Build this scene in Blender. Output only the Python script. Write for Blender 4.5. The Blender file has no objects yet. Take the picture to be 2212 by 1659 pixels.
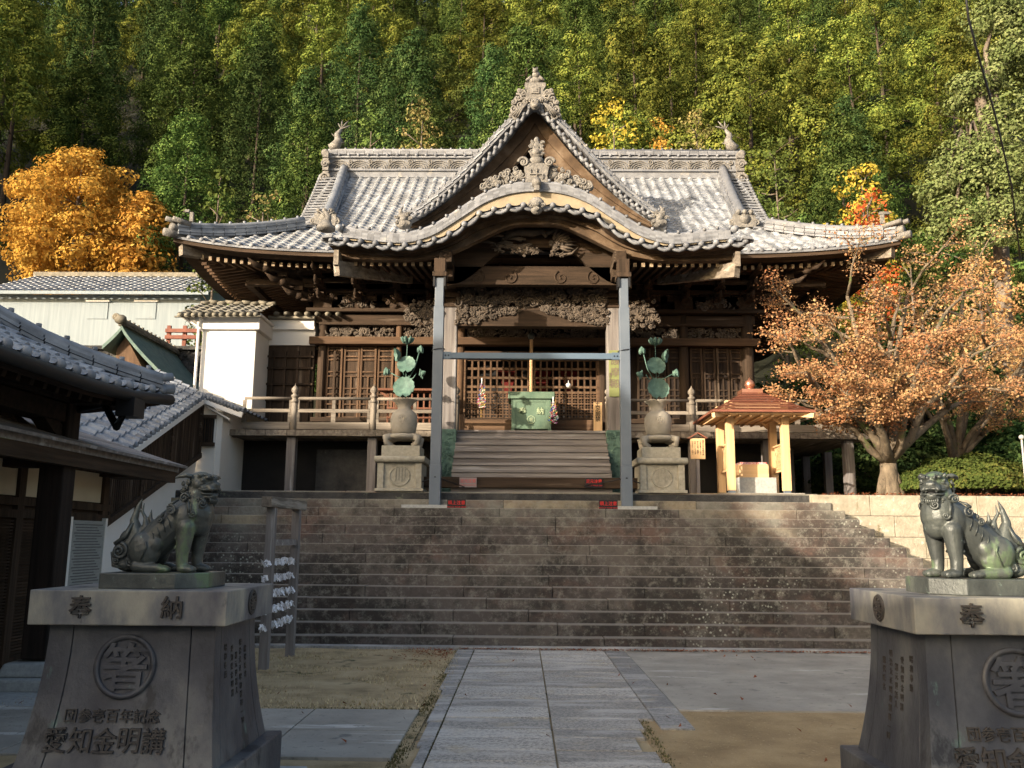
import bpy, bmesh, math, random
from math import sin, cos, pi, tan, radians as R, sqrt, atan2, exp, floor
from mathutils import Vector, Matrix, Euler, noise as mnoise

# ---------------------------------------------------------------- camera, sky, sun, exposure
scene = bpy.context.scene
COL = scene.collection
EYE = 1.6
PITCH, YAW, ROLL, FPX = R(9.97), R(0.75), R(0.45), 1912.0
cam_d = bpy.data.cameras.new('camera'); cam_d.sensor_width = 36; cam_d.lens = 36*FPX/2212
cam_d.clip_end = 2000; cam_d.clip_start = .05
cam = bpy.data.objects.new('camera', cam_d); COL.objects.link(cam)
CAMR = Matrix.Rotation(YAW, 3, 'Z') @ Matrix.Rotation(pi/2+PITCH, 3, 'X') @ Matrix.Rotation(ROLL, 3, 'Z')
cam.matrix_world = Matrix.Translation((0, 0, EYE)) @ CAMR.to_4x4()
scene.camera = cam

SUN_AZ, SUN_EL = R(48), R(14.5)          # sun stands behind the viewer, to the left, low
world = bpy.data.worlds.new('World'); scene.world = world; world.use_nodes = True
nt = world.node_tree
sky = nt.nodes.new('ShaderNodeTexSky'); sky.sky_type = 'NISHITA'; sky.sun_disc = False
sky.sun_elevation = SUN_EL; sky.dust_density = 5.0; sky.ozone_density = .4; sky.sun_rotation = pi + SUN_AZ
bg = nt.nodes['Background']; bg.inputs['Strength'].default_value = 0.135
nt.links.new(sky.outputs[0], bg.inputs['Color'])
sd = bpy.data.lights.new('sun', 'SUN'); sd.energy = 3.9; sd.angle = R(0.5); sd.color = (1, .85, .66)
sun = bpy.data.objects.new('sun', sd); COL.objects.link(sun)
SDIR = Vector((sin(SUN_AZ)*cos(SUN_EL), cos(SUN_AZ)*cos(SUN_EL), -sin(SUN_EL)))
sun.rotation_euler = SDIR.to_track_quat('-Z', 'Y').to_euler()
vs = scene.view_settings; vs.view_transform = 'Standard'; vs.look = 'None'; vs.exposure = 1.36; vs.gamma = 1

def U(px, py, Y):
    """pixel of the 2212 wide photo -> (X, Z) on the plane at depth Y"""
    d = CAMR @ Vector(((px-1106)/FPX, -(py-829.5)/FPX, -1))
    return d.x/d.y*Y, EYE + d.z/d.y*Y
def UX(px, Y, py=900): return U(px, py, Y)[0]
def UZ(py, Y, px=1150): return U(px, py, Y)[1]
random.seed(7)

# ---------------------------------------------------------------- materials
MATS = {}
def _ramp(nt, fac, stops):
    r = nt.nodes.new('ShaderNodeValToRGB'); e = r.color_ramp.elements
    while len(e) < len(stops): e.new(.5)
    for el, (p, c) in zip(e, stops):
        el.position = p; el.color = (*c, 1) if len(c) == 3 else c
    nt.links.new(fac, r.inputs[0]); return r.outputs[0]
def _noise(nt, vec, scale, stretch=(1,1,1), detail=8, rough=.6, dist=0):
    mp = nt.nodes.new('ShaderNodeMapping'); mp.inputs['Scale'].default_value = stretch
    nt.links.new(vec, mp.inputs[0])
    n = nt.nodes.new('ShaderNodeTexNoise'); n.inputs['Scale'].default_value = scale
    n.inputs['Detail'].default_value = detail; n.inputs['Roughness'].default_value = rough
    n.inputs['Distortion'].default_value = dist
    nt.links.new(mp.outputs[0], n.inputs['Vector']); return n.outputs[0]
def _mix(nt, fac, a, b, mode='MIX'):
    m = nt.nodes.new('ShaderNodeMix'); m.data_type = 'RGBA'; m.blend_type = mode
    for s, v in ((0, fac), (6, a), (7, b)):
        if hasattr(v, 'node'): nt.links.new(v, m.inputs[s])
        elif s == 0: m.inputs[0].default_value = v
        else: m.inputs[s].default_value = (*v, 1)
    return m.outputs[2]
def _math(nt, op, a, b=0., c=0., clamp=False):
    m = nt.nodes.new('ShaderNodeMath'); m.operation = op; m.use_clamp = clamp
    for i, v in enumerate((a, b, c)):
        if hasattr(v, 'node'): nt.links.new(v, m.inputs[i])
        else: m.inputs[i].default_value = v
    return m.outputs[0]
def new_mat(name):
    m = bpy.data.materials.new(name); m.use_nodes = True
    nt = m.node_tree; b = nt.nodes['Principled BSDF']; MATS[name] = m
    tc = nt.nodes.new('ShaderNodeTexCoord')
    return m, nt, b, tc.outputs['Object']
def nmat(name, stops, scale=3, stretch=(1,1,1), rough=.85, bump=.3, bscale=None, metal=0, spots=(), island=0, spec=.3, bdist=.02, dist=0):
    """noise-driven colour; stops = ramp; spots = (colour, scale, threshold, stretch)"""
    m, nt, b, v = new_mat(name)
    if len(stops) == 1: stops = [(0.3, tuple(c*.75 for c in stops[0][1])), (.7, tuple(c*1.15 for c in stops[0][1]))]
    col = _ramp(nt, _noise(nt, v, scale, stretch, dist=dist), stops)
    for sp in spots:
        sc_, s, th = sp[0], sp[1], sp[2]; st = sp[3] if len(sp) > 3 else (1,1,1)
        f = _ramp(nt, _noise(nt, v, s, st, 6, .65), [(th, (0,0,0)), (min(1, th+.06), (1,1,1))])
        col = _mix(nt, f, col, sc_)
    if island:
        g = nt.nodes.new('ShaderNodeNewGeometry')
        mul = _math(nt, 'MULTIPLY_ADD', g.outputs['Random Per Island'], 2*island, 1-island)
        h = nt.nodes.new('ShaderNodeHueSaturation'); nt.links.new(mul, h.inputs['Value']); nt.links.new(col, h.inputs['Color']); col = h.outputs[0]
    nt.links.new(col, b.inputs['Base Color'])
    b.inputs['Roughness'].default_value = rough; b.inputs['Metallic'].default_value = metal
    b.inputs['Specular IOR Level'].default_value = spec
    if bump:
        bp = nt.nodes.new('ShaderNodeBump'); bp.inputs['Strength'].default_value = bump; bp.inputs['Distance'].default_value = bdist
        nt.links.new(_noise(nt, v, bscale or scale*4, stretch, 8, .65), bp.inputs['Height']); nt.links.new(bp.outputs[0], b.inputs['Normal'])
    return m

def wood(name, d, l, axis, rough=.85, bump=.5, sc=6, pale=None, island=.25):
    st = {'x': (.06, 1, 1), 'y': (1, .06, 1), 'z': (1, 1, .06)}[axis]
    sp = [] if pale is None else [(pale, sc*.7, .60, st)]
    return nmat(name, [(.32, d), (.68, l)], sc*2.2, st, rough, bump, sc*7, spots=sp, island=island, spec=.2, bdist=.015)
DW, LW, PW = (.026, .018, .012), (.070, .046, .031), (.14, .105, .078)
for ax in 'xyz': wood('wood_'+ax, DW, LW, ax, pale=PW)
for ax in 'xyz': wood('greywood_'+ax, (.10, .085, .07), (.26, .225, .185), ax, pale=(.34, .31, .27))
for ax in 'xz': wood('warmwood_'+ax, (.062, .038, .024), (.15, .092, .056), ax)
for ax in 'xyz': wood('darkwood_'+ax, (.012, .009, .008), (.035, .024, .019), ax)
for ax in 'xyz': wood('newwood_'+ax, (.58, .37, .19), (.70, .49, .28), ax, bump=.15, island=.08)
for ax in 'xz': wood('silverwood_'+ax, (.14, .125, .12), (.27, .25, .24), ax, pale=(.36, .35, .35))
nmat('carving', [(.3, (.05, .04, .032)), (.7, (.14, .112, .088))], 5, island=.25, bump=.4)
nmat('rafter_end', [(.3, (.18, .13, .085)), (.7, (.36, .29, .2))], 6, island=.3)
nmat('plaster_white', [(.3, (.72, .70, .66)), (.7, (.80, .78, .75))], 1.2, bump=.05, rough=.9)
nmat('plaster_cream', [(.3, (.55, .47, .34)), (.7, (.64, .55, .41))], 1.2, bump=.05)
nmat('plaster_shed', [(.3, (.19, .23, .26)), (.7, (.27, .315, .345))], 1.5, (6, 6, .3), bump=.25, bscale=8, spots=[((.2,.22,.23), .9, .62)])
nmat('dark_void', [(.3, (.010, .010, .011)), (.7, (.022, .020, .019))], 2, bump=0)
nmat('rock_dark', [(.3, (.022, .023, .025)), (.7, (.07, .068, .065))], 2.5, bump=.8, bscale=7, bdist=.08, spots=[((.11, .12, .09), 3, .62)])
nmat('steel_grey', [(.3, (.095, .12, .155)), (.7, (.125, .15, .185))], 2, bump=.03, rough=.45, spec=.4)
nmat('steel_blue', [(.3, (.075, .115, .165)), (.7, (.10, .145, .20))], 2, bump=.03, rough=.45, spec=.4)
nmat('bronze_green', [(.25, (.04, .075, .065)), (.55, (.09, .165, .135)), (.8, (.20, .30, .23))], 7, rough=.6, bump=.3, island=.12)
nmat('bronze_box', [(.3, (.075, .13, .09)), (.7, (.15, .22, .155))], 3, (1,1,.5), rough=.6, bump=.2)
nmat('bronze_dark', [(.22, (.028, .032, .033)), (.48, (.062, .070, .067)), (.66, (.115, .128, .112)), (.8, (.19, .225, .16))], 5, (1,1,.7), rough=.42, bump=.25, bscale=30, metal=.25, spec=.5,
     spots=[((.12, .17, .10), 4.5, .57, (1,1,.5)), ((.20, .26, .23), 16, .64)])
nmat('bronze_lit', [(.22, (.09, .10, .085)), (.5, (.19, .195, .165)), (.7, (.27, .29, .22)), (.85, (.36, .42, .25))], 5, (1,1,.7), rough=.42, bump=.25, bscale=30, metal=.25, spec=.5,
     spots=[((.42, .46, .20), 3.2, .61, (1,1,.5))])
nmat('bronze_letter', [(.3, (.028, .026, .026)), (.7, (.07, .062, .056))], 12, rough=.6, bump=.3)
nmat('bronze_plate', [(.36, (.035, .038, .050)), (.48, (.062, .066, .078)), (.58, (.10, .105, .112)), (.70, (.15, .155, .15))], 2.2, (1,1,.7), rough=.5, bump=.3, bscale=22, metal=.1, spec=.45,
     spots=[((.026, .028, .034), 3, .58, (1,1,.5)), ((.32, .34, .32), 5, .70, (2.0,2.0,.14)), ((.10, .17, .15), 4, .66, (1,1,.5))])
nmat('bronze_cap', [(.36, (.075, .078, .095)), (.48, (.16, .162, .165)), (.58, (.27, .262, .225)), (.68, (.36, .345, .28))], 2.8, (1,1,.5), rough=.55, bump=.3, bscale=22, metal=.05, spec=.4,
     spots=[((.045, .045, .055), 4, .59, (1.2,1.2,.5)), ((.46, .46, .43), 8, .66, (1.8,1.8,.14))])
nmat('granite', [(.3, (.26, .245, .20)), (.7, (.40, .375, .31))], 14, bump=.25, bscale=60, spots=[((.18, .17, .14), 3, .64)])
nmat('granite_grey', [(.3, (.27, .28, .28)), (.7, (.42, .43, .42))], 22, bump=.25, bscale=60)
nmat('granite_urn', [(.3, (.30, .275, .23)), (.7, (.37, .34, .29))], 10, bump=.1)
nmat('copper', [(.3, (.23, .085, .055)), (.7, (.32, .13, .085))], 4, rough=.45, metal=.35, bump=.1)
nmat('copper_green', [(.3, (.07, .12, .11)), (.7, (.14, .20, .17))], 5, (1,1,1), rough=.7)
nmat('red_rail', [(.3, (.13, .05, .038)), (.7, (.22, .09, .065))], 5)
nmat('concrete', [(.3, (.225, .212, .185)), (.7, (.36, .34, .30))], 1.6, bump=.5, bscale=25, spots=[((.50,.49,.46), 1.3, .60, (.35,2.2,1)), ((.15,.15,.14), 2.6, .62), ((.2,.19,.17), 14, .60)])
nmat('concrete_block', [(.3, (.27, .24, .18)), (.7, (.42, .38, .30))], 6, bump=.7, bscale=26, bdist=.03, island=.07, spots=[((.20,.17,.10), 2.0, .60, (1,1,.5)), ((.16,.15,.12), 1.4, .62), ((.50,.47,.39), 9, .60)])
nmat('paper_white', [(.5, (.80, .80, .82))], 4, bump=0)
nmat('sign_black', [(.5, (.018, .016, .018))], 4, bump=0, rough=.4)
nmat('sign_faded', [(.5, (.30, .24, .23))], 4, bump=0, rough=.4)
nmat('sign_red', [(.5, (.62, .035, .03))], 4, bump=0)
nmat('sign_pink', [(.5, (.62, .14, .13))], 4, bump=0)
nmat('ink', [(.5, (.02, .018, .016))], 4, bump=0)
nmat('ink_brown', [(.5, (.16, .12, .10))], 4, bump=0)
nmat('plaque_green', [(.3, (.15, .17, .06)), (.7, (.21, .23, .10))], 3, bump=.1, rough=.5)
nmat('rope', [(.3, (.42, .25, .12)), (.7, (.62, .42, .24))], 20, bump=.3)
nmat('rubber', [(.5, (.015, .015, .017))], 4, bump=0, rough=.5)
nmat('lattice_text', [(.3, (.25, .26, .25)), (.7, (.34, .35, .33))], 12, (.5, .5, 4), bump=0)
nmat('bark', [(.3, (.07, .055, .04)), (.55, (.17, .135, .095)), (.75, (.27, .22, .16))], 6, (1,1,.5), bump=1, bscale=14, bdist=.05, spots=[((.10, .12, .045), 2.5, .58), ((.05,.04,.03), 9, .60)])
nmat('bark_grey', [(.3, (.07, .055, .045)), (.7, (.20, .165, .13))], 7, (1,1,.4), bump=.6)
nmat('bark_brown', [(.3, (.03, .022, .017)), (.7, (.085, .065, .048))], 5, (1,1,.2), bump=.6)

def leafmat(name, stops, rnd=.36, trans=.08):
    m, nt, b, v = new_mat(name)
    g = nt.nodes.new('ShaderNodeNewGeometry'); oi = nt.nodes.new('ShaderNodeObjectInfo')
    f = _math(nt, 'MULTIPLY_ADD', g.outputs['Random Per Island'], .28, .08)
    f = _math(nt, 'ADD', f, _math(nt, 'MULTIPLY', _noise(nt, v, .9, detail=3), .75))
    f = _math(nt, 'SUBTRACT', f, .1, clamp=True)
    col = _ramp(nt, f, stops)
    h = nt.nodes.new('ShaderNodeHueSaturation')
    nt.links.new(_math(nt, 'MULTIPLY_ADD', oi.outputs['Random'], 2*rnd, 1-rnd), h.inputs['Value'])
    nt.links.new(_math(nt, 'MULTIPLY_ADD', oi.outputs['Random'], .03, .485), h.inputs['Hue'])
    nt.links.new(col, h.inputs['Color'])
    nt.nodes.remove(b); o = nt.nodes['Material Output']
    d = nt.nodes.new('ShaderNodeBsdfDiffuse'); t = nt.nodes.new('ShaderNodeBsdfTranslucent'); mx = nt.nodes.new('ShaderNodeMixShader')
    nt.links.new(h.outputs[0], d.inputs[0]); nt.links.new(h.outputs[0], t.inputs[0]); mx.inputs[0].default_value = trans
    nt.links.new(d.outputs[0], mx.inputs[1]); nt.links.new(t.outputs[0], mx.inputs[2]); nt.links.new(mx.outputs[0], o.inputs[0])
    return m
leafmat('leaf_cedar', [(.25, (.022, .034, .010)), (.45, (.075, .10, .022)), (.66, (.20, .22, .046)), (.9, (.25, .19, .055))])
leafmat('leaf_cypress', [(.28, (.014, .03, .010)), (.48, (.05, .085, .024)), (.7, (.14, .19, .05))])
leafmat('leaf_bluegreen', [(.28, (.014, .03, .012)), (.5, (.04, .075, .026)), (.75, (.11, .155, .05))])
leafmat('leaf_broad', [(.25, (.045, .075, .02)), (.5, (.09, .13, .035)), (.8, (.16, .20, .06))])
leafmat('leaf_camphor', [(.25, (.085, .13, .045)), (.5, (.18, .24, .09)), (.8, (.33, .37, .18))])
leafmat('leaf_yellow', [(.25, (.20, .20, .03)), (.5, (.38, .34, .05)), (.8, (.50, .36, .07))], .15)
leafmat('leaf_orange', [(.25, (.30, .13, .03)), (.5, (.47, .25, .055)), (.8, (.55, .37, .11))], .1, .3)
leafmat('leaf_maple', [(.2, (.28, .10, .055)), (.42, (.42, .21, .11)), (.65, (.50, .33, .17)), (.85, (.44, .35, .15))], .08, .3)
leafmat('leaf_red', [(.25, (.22, .03, .018)), (.5, (.40, .07, .03)), (.8, (.50, .18, .05))], .15)
leafmat('leaf_brush', [(.25, (.10, .11, .04)), (.5, (.20, .18, .07)), (.8, (.34, .24, .10))], .15)
leafmat('leaf_azalea', [(.25, (.035, .055, .015)), (.5, (.065, .095, .025)), (.7, (.13, .13, .035)), (.88, (.30, .15, .05))], .1)
leafmat('leaf_fallen', [(.25, (.12, .035, .02)), (.5, (.20, .07, .035)), (.8, (.30, .14, .07))], .1, 0)

def tilemat(name, a, b_, c, lichen=.5, rough=.5, warm=(.42,.37,.30)):
    m, nt, b, v = new_mat(name)
    uv = nt.nodes.new('ShaderNodeUVMap').outputs[0]
    fl = nt.nodes.new('ShaderNodeVectorMath'); fl.operation = 'FLOOR'; nt.links.new(uv, fl.inputs[0])
    wn = nt.nodes.new('ShaderNodeTexWhiteNoise'); wn.noise_dimensions = '2D'; nt.links.new(fl.outputs[0], wn.inputs['Vector'])
    col = _ramp(nt, wn.outputs['Value'], [(0, a), (.55, b_), (1, c)])
    n1 = _noise(nt, v, 1.1, detail=6)
    col = _mix(nt, _ramp(nt, n1, [(.45, (0,0,0)), (.62, (lichen,)*3)]), col, warm)
    n2 = _noise(nt, v, 9, detail=8)
    col = _mix(nt, _ramp(nt, n2, [(.5, (0,0,0)), (.72, (.7,)*3)]), col, tuple(min(1, x*1.45) for x in c))
    nt.links.new(col, b.inputs['Base Color']); b.inputs['Roughness'].default_value = rough
    b.inputs['Specular IOR Level'].default_value = .45
    bp = nt.nodes.new('ShaderNodeBump'); bp.inputs['Strength'].default_value = .35; bp.inputs['Distance'].default_value = .02
    nt.links.new(_noise(nt, v, 30), bp.inputs['Height']); nt.links.new(bp.outputs[0], b.inputs['Normal'])
    return m
tilemat('tile_main', (.12, .13, .15), (.185, .20, .225), (.31, .33, .36), .22, warm=(.24,.23,.21))
tilemat('tile_blue', (.10, .115, .14), (.17, .19, .225), (.26, .285, .32), .12, .38, (.2,.2,.19))
tilemat('tile_old', (.09, .09, .085), (.16, .155, .145), (.24, .23, .20), .5, .7, (.26,.23,.16))
nmat('tile_trim', [(.3, (.115, .122, .14)), (.7, (.205, .215, .235))], 5, bump=.35, island=.28, rough=.6, spots=[((.27,.26,.24), 2.2, .62)])
nmat('tile_trim_blue', [(.3, (.13, .145, .17)), (.7, (.25, .27, .30))], 5, bump=.35, island=.25, rough=.5)
nmat('tile_trim_old', [(.3, (.09, .085, .07)), (.7, (.24, .215, .165))], 5, bump=.35, island=.25, rough=.7)
nmat('mortar', [(.3, (.22, .18, .125)), (.7, (.32, .27, .19))], 4, bump=.3)
nmat('ornament', [(.3, (.10, .095, .09)), (.7, (.235, .225, .21))], 9, bump=.6, bscale=25, bdist=.04, rough=.7)

# stair stone: per block colour, dark streaks, lichen dots
def stairmat():
    m, nt, b, v = new_mat('stair_stone')
    g = nt.nodes.new('ShaderNodeNewGeometry'); rnd = g.outputs['Random Per Island']
    sep = nt.nodes.new('ShaderNodeSeparateXYZ'); nt.links.new(v, sep.inputs[0])
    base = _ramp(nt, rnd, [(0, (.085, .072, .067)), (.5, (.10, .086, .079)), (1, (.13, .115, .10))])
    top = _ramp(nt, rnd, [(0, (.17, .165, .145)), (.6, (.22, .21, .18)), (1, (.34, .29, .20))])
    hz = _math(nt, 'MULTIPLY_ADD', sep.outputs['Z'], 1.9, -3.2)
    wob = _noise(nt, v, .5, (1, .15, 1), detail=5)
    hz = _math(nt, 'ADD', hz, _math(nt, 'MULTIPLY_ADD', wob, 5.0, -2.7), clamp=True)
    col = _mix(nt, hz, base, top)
    red = _ramp(nt, _noise(nt, v, .9, (1, .12, 1.6), 9), [(.5, (0,)*3), (.62, (.5,)*3)])
    col = _mix(nt, red, col, (.15, .085, .066))
    st = _ramp(nt, _noise(nt, v, 1.1, (.8, .10, 1.0), 13, .74), [(.44, (0,)*3), (.56, (.85,)*3)])
    lf = nt.nodes.new('ShaderNodeRGBToBW'); nt.links.new(st, lf.inputs[0])
    st = _math(nt, 'MULTIPLY', lf.outputs[0], _math(nt, 'MULTIPLY_ADD', hz, -.65, 1))
    col = _mix(nt, st, col, (.030, .029, .027))
    pale = _ramp(nt, _noise(nt, v, 7, (1, .3, 1.0), 13, .82), [(.50, (0,)*3), (.64, (.6,)*3)])
    col = _mix(nt, pale, col, (.27, .26, .225))
    vo = nt.nodes.new('ShaderNodeTexVoronoi'); vo.inputs['Scale'].default_value = 15; nt.links.new(v, vo.inputs['Vector'])
    dn = _noise(nt, v, 30, detail=3)
    dd = _math(nt, 'ADD', vo.outputs['Distance'], _math(nt, 'MULTIPLY', dn, .42))
    dots = _ramp(nt, dd, [(.38, (.8,)*3), (.50, (0,)*3)])
    zone = _ramp(nt, _noise(nt, v, .55, (1, .15, 1.4), 5), [(.54, (0,)*3), (.66, (1,)*3)])
    mk = nt.nodes.new('ShaderNodeMix'); mk.data_type = 'RGBA'; mk.blend_type = 'MULTIPLY'; mk.inputs[0].default_value = 1
    nt.links.new(dots, mk.inputs[6]); nt.links.new(zone, mk.inputs[7])
    col = _mix(nt, mk.outputs[2], col, (.40, .42, .36))
    # worn, dusty treads
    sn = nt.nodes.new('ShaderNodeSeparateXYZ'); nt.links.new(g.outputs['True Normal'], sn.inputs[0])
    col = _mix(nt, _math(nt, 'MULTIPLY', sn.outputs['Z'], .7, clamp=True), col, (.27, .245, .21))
    nt.links.new(col, b.inputs['Base Color']); b.inputs['Roughness'].default_value = .9; b.inputs['Specular IOR Level'].default_value = .2
    bp = nt.nodes.new('ShaderNodeBump'); bp.inputs['Strength'].default_value = .7; bp.inputs['Distance'].default_value = .03
    nt.links.new(_noise(nt, v, 16, (1,1,.7), 9, .7), bp.inputs['Height']); nt.links.new(bp.outputs[0], b.inputs['Normal'])
stairmat()
def pathmat(name, a, b_, isl, sc=34):
    m, nt, b, v = new_mat(name)
    g = nt.nodes.new('ShaderNodeNewGeometry')
    col = _ramp(nt, g.outputs['Random Per Island'], [(0, a), (1, b_)])
    col = _mix(nt, _ramp(nt, _noise(nt, v, sc, detail=8, rough=.8), [(.46, (0,)*3), (.56, (.75,)*3)]), col, (.12, .12, .12))
    col = _mix(nt, _ramp(nt, _noise(nt, v, 1.7, (.6, 2.2, 1), 7), [(.48, (0,)*3), (.64, (.7,)*3)]), col, (.52, .50, .47))
    col = _mix(nt, _ramp(nt, _noise(nt, v, 2.6, (1, 1, 1), 7), [(.56, (0,)*3), (.70, (.6,)*3)]), col, (.40, .34, .24))
    nt.links.new(col, b.inputs['Base Color']); b.inputs['Roughness'].default_value = .85
    bp = nt.nodes.new('ShaderNodeBump'); bp.inputs['Strength'].default_value = .6; bp.inputs['Distance'].default_value = .012
    nt.links.new(_noise(nt, v, 45, detail=6, rough=.75), bp.inputs['Height']); nt.links.new(bp.outputs[0], b.inputs['Normal'])
pathmat('path_stone', (.30, .28, .25), (.54, .51, .46), .2)
pathmat('kerb_stone', (.22, .215, .205), (.34, .33, .315), .2)
nmat('sand', [(.3, (.22, .155, .08)), (.5, (.31, .225, .12)), (.7, (.40, .30, .165))], 1.8, bump=.8, bscale=40, bdist=.02, spots=[((.10,.075,.045), 1.3, .62), ((.46,.36,.21), 30, .60), ((.10,.08,.05), 26, .63)])
nmat('lawn_soil', [(.3, (.20, .155, .085)), (.5, (.40, .31, .18)), (.7, (.50, .40, .25))], 2.2, bump=.8, bscale=70, bdist=.03, spots=[((.075, .075, .035), 1.6, .60), ((.44, .36, .2), 60, .60)])
nmat('soil', [(.3, (.07, .055, .035)), (.7, (.14, .11, .07))], 1.0, bump=.6)
nmat('forest_floor', [(.3, (.008, .010, .005)), (.7, (.022, .022, .011))], .3, bump=.6)

# ---------------------------------------------------------------- mesh builder
class MB:
    def __init__(s): s.v = []; s.f = []; s.uv = None; s.smooth = []
    def add(s, vs, fs, sm=False):
        n = len(s.v); s.v.extend([tuple(p) for p in vs]); s.f.extend([tuple(i+n for i in f) for f in fs]); s.smooth.extend([sm]*len(fs))
    def box(s, a, b, M=None, rot=None, taper=0):
        x0,y0,z0 = a; x1,y1,z1 = b
        x0,x1 = min(x0,x1),max(x0,x1); y0,y1 = min(y0,y1),max(y0,y1); z0,z1 = min(z0,z1),max(z0,z1)
        t = taper
        p = [(x0,y0,z0),(x1,y0,z0),(x1,y1,z0),(x0,y1,z0),(x0+t,y0+t,z1),(x1-t,y0+t,z1),(x1-t,y1-t,z1),(x0+t,y1-t,z1)]
        if rot is not None:
            c = Vector(((x0+x1)/2,(y0+y1)/2,(z0+z1)/2)); Rm = Euler(rot).to_matrix()
            p = [Rm @ (Vector(q)-c) + c for q in p]
        if M is not None: p = [M @ Vector(q) for q in p]
        s.add(p, [(0,3,2,1),(4,5,6,7),(0,1,5,4),(1,2,6,5),(2,3,7,6),(3,0,4,7)])
    def beam(s, p, q, w, h, up=(0,0,1), w2=None, h2=None):
        p = Vector(p); q = Vector(q); d = (q-p).normalized(); up = Vector(up)
        x = d.cross(up).normalized(); z = x.cross(d).normalized(); w2 = w2 or w; h2 = h2 or h
        vs = []
        for c, ww, hh in ((p, w, h), (q, w2, h2)):
            for a, b in ((-1,-1),(1,-1),(1,1),(-1,1)): vs.append(c + x*a*ww/2 + z*b*hh/2)
        s.add(vs, [(3,2,1,0),(4,5,6,7),(0,1,5,4),(1,2,6,5),(2,3,7,6),(3,0,4,7)])
    def tube(s, pts, r, n=8, cap=True, sm=True, flat=None):
        pts = [Vector(p) for p in pts]; m = len(pts)
        rr = r if isinstance(r, (list, tuple)) else [r]*m
        vs = []; prev = None
        for i, p in enumerate(pts):
            d = (pts[min(i+1, m-1)] - pts[max(i-1, 0)])
            if d.length < 1e-9: d = Vector((0,0,1))
            d.normalize()
            if prev is None:
                a = Vector((0,0,1)) if abs(d.z) < .9 else Vector((1,0,0))
                x = d.cross(a).normalized()
            else:
                x = (prev - d*prev.dot(d)); x = x.normalized() if x.length > 1e-6 else d.cross(Vector((0,1,0))).normalized()
            prev = x; y = d.cross(x)
            for k in range(n):
                t = 2*pi*k/n; f = 1 if flat is None else flat
                vs.append(p + x*cos(t)*rr[i] + y*sin(t)*rr[i]*f)
        fs = []
        for i in range(m-1):
            for k in range(n):
                a = i*n+k; b = i*n+(k+1) % n; fs.append((a, b, b+n, a+n))
        if cap: fs.append(tuple(range(n-1, -1, -1))); fs.append(tuple((m-1)*n+k for k in range(n)))
        s.add(vs, fs, sm)
    def lathe(s, prof, c=(0,0,0), n=24, sm=True, sx=1, sy=1, M=None):
        vs = []; fs = []; c = Vector(c)
        for r, z in prof:
            for k in range(n):
                t = 2*pi*k/n; p = Vector((r*cos(t)*sx, r*sin(t)*sy, z))
                vs.append((M @ p if M else p) + c)
        for i in range(len(prof)-1):
            for k in range(n):
                a = i*n+k; b = i*n+(k+1) % n; fs.append((a, b, b+n, a+n))
        fs.append(tuple(range(n-1, -1, -1))); fs.append(tuple((len(prof)-1)*n+k for k in range(n)))
        s.add(vs, fs, sm)
    def ball(s, c, r, n=10, m=6, rot=None, sm=True):
        r = r if isinstance(r, (tuple, list)) else (r, r, r); c = Vector(c)
        Rm = Euler(rot).to_matrix() if rot else Matrix.Identity(3)
        vs = [c + Rm @ Vector((0,0,-r[2]))]; fs = []
        for j in range(1, m):
            ph = -pi/2 + pi*j/m
            for k in range(n):
                t = 2*pi*k/n; vs.append(c + Rm @ Vector((r[0]*cos(ph)*cos(t), r[1]*cos(ph)*sin(t), r[2]*sin(ph))))
        vs.append(c + Rm @ Vector((0,0,r[2]))); L = len(vs)-1
        for k in range(n): fs.append((0, 1+(k+1)%n, 1+k))
        for j in range(m-2):
            for k in range(n):
                a = 1+j*n+k; b = 1+j*n+(k+1)%n; fs.append((a, b, b+n, a+n))
        o = 1+(m-2)*n
        for k in range(n): fs.append((o+k, o+(k+1)%n, L))
        s.add(vs, fs, sm)
    def quad(s, a, b, c, d): s.add([a, b, c, d], [(0,1,2,3)])
    def prism(s, outline, y0, y1):
        """outline [(x,z)] counter-clockwise seen from -Y, extruded from y0 to y1"""
        n = len(outline)
        vs = [(x, y0, z) for x, z in outline] + [(x, y1, z) for x, z in outline]
        s.add(vs, [tuple(range(n)), tuple(range(2*n-1, n-1, -1))] + [(i, i+n, (i+1)%n+n, (i+1)%n) for i in range(n)])
    def ribbon(s, top, bot, y0, y1):
        """band between two equal-length polylines [(x,z)], thick in Y"""
        n = len(top)
        vs = [(x, y0, z) for x, z in top]+[(x, y0, z) for x, z in bot]+[(x, y1, z) for x, z in top]+[(x, y1, z) for x, z in bot]
        fs = []
        for i in range(n-1):
            fs += [(n+i, n+i+1, i+1, i), (2*n+i, 2*n+i+1, 3*n+i+1, 3*n+i), (i, i+1, 2*n+i+1, 2*n+i), (n+i+1, n+i, 3*n+i, 3*n+i+1)]
        fs += [(0, 2*n, 3*n, n), (n-1, 2*n-1, 4*n-1, 3*n-1)]
        s.add(vs, fs)
    def spiral(s, c, r, turns, ax, ay, thick, hand=1, a0=0, n=7, lift=0, tip=1.5):
        """flat scroll in the plane of unit vectors ax, ay around c"""
        c = Vector(c); ax = Vector(ax); ay = Vector(ay); nn = ax.cross(ay)
        pts = []; rr = []; N = int(10*turns)+4
        for i in range(N+1):
            t = i/N; a = a0 + hand*2*pi*turns*t; q = r*(1-.86*t)
            pts.append(c + ax*cos(a)*q + ay*sin(a)*q + nn*lift*t); rr.append(thick*(1-.55*t))
        s.tube(pts, rr, n); s.ball(pts[-1], thick*.75*tip, 7, 5)
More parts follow.
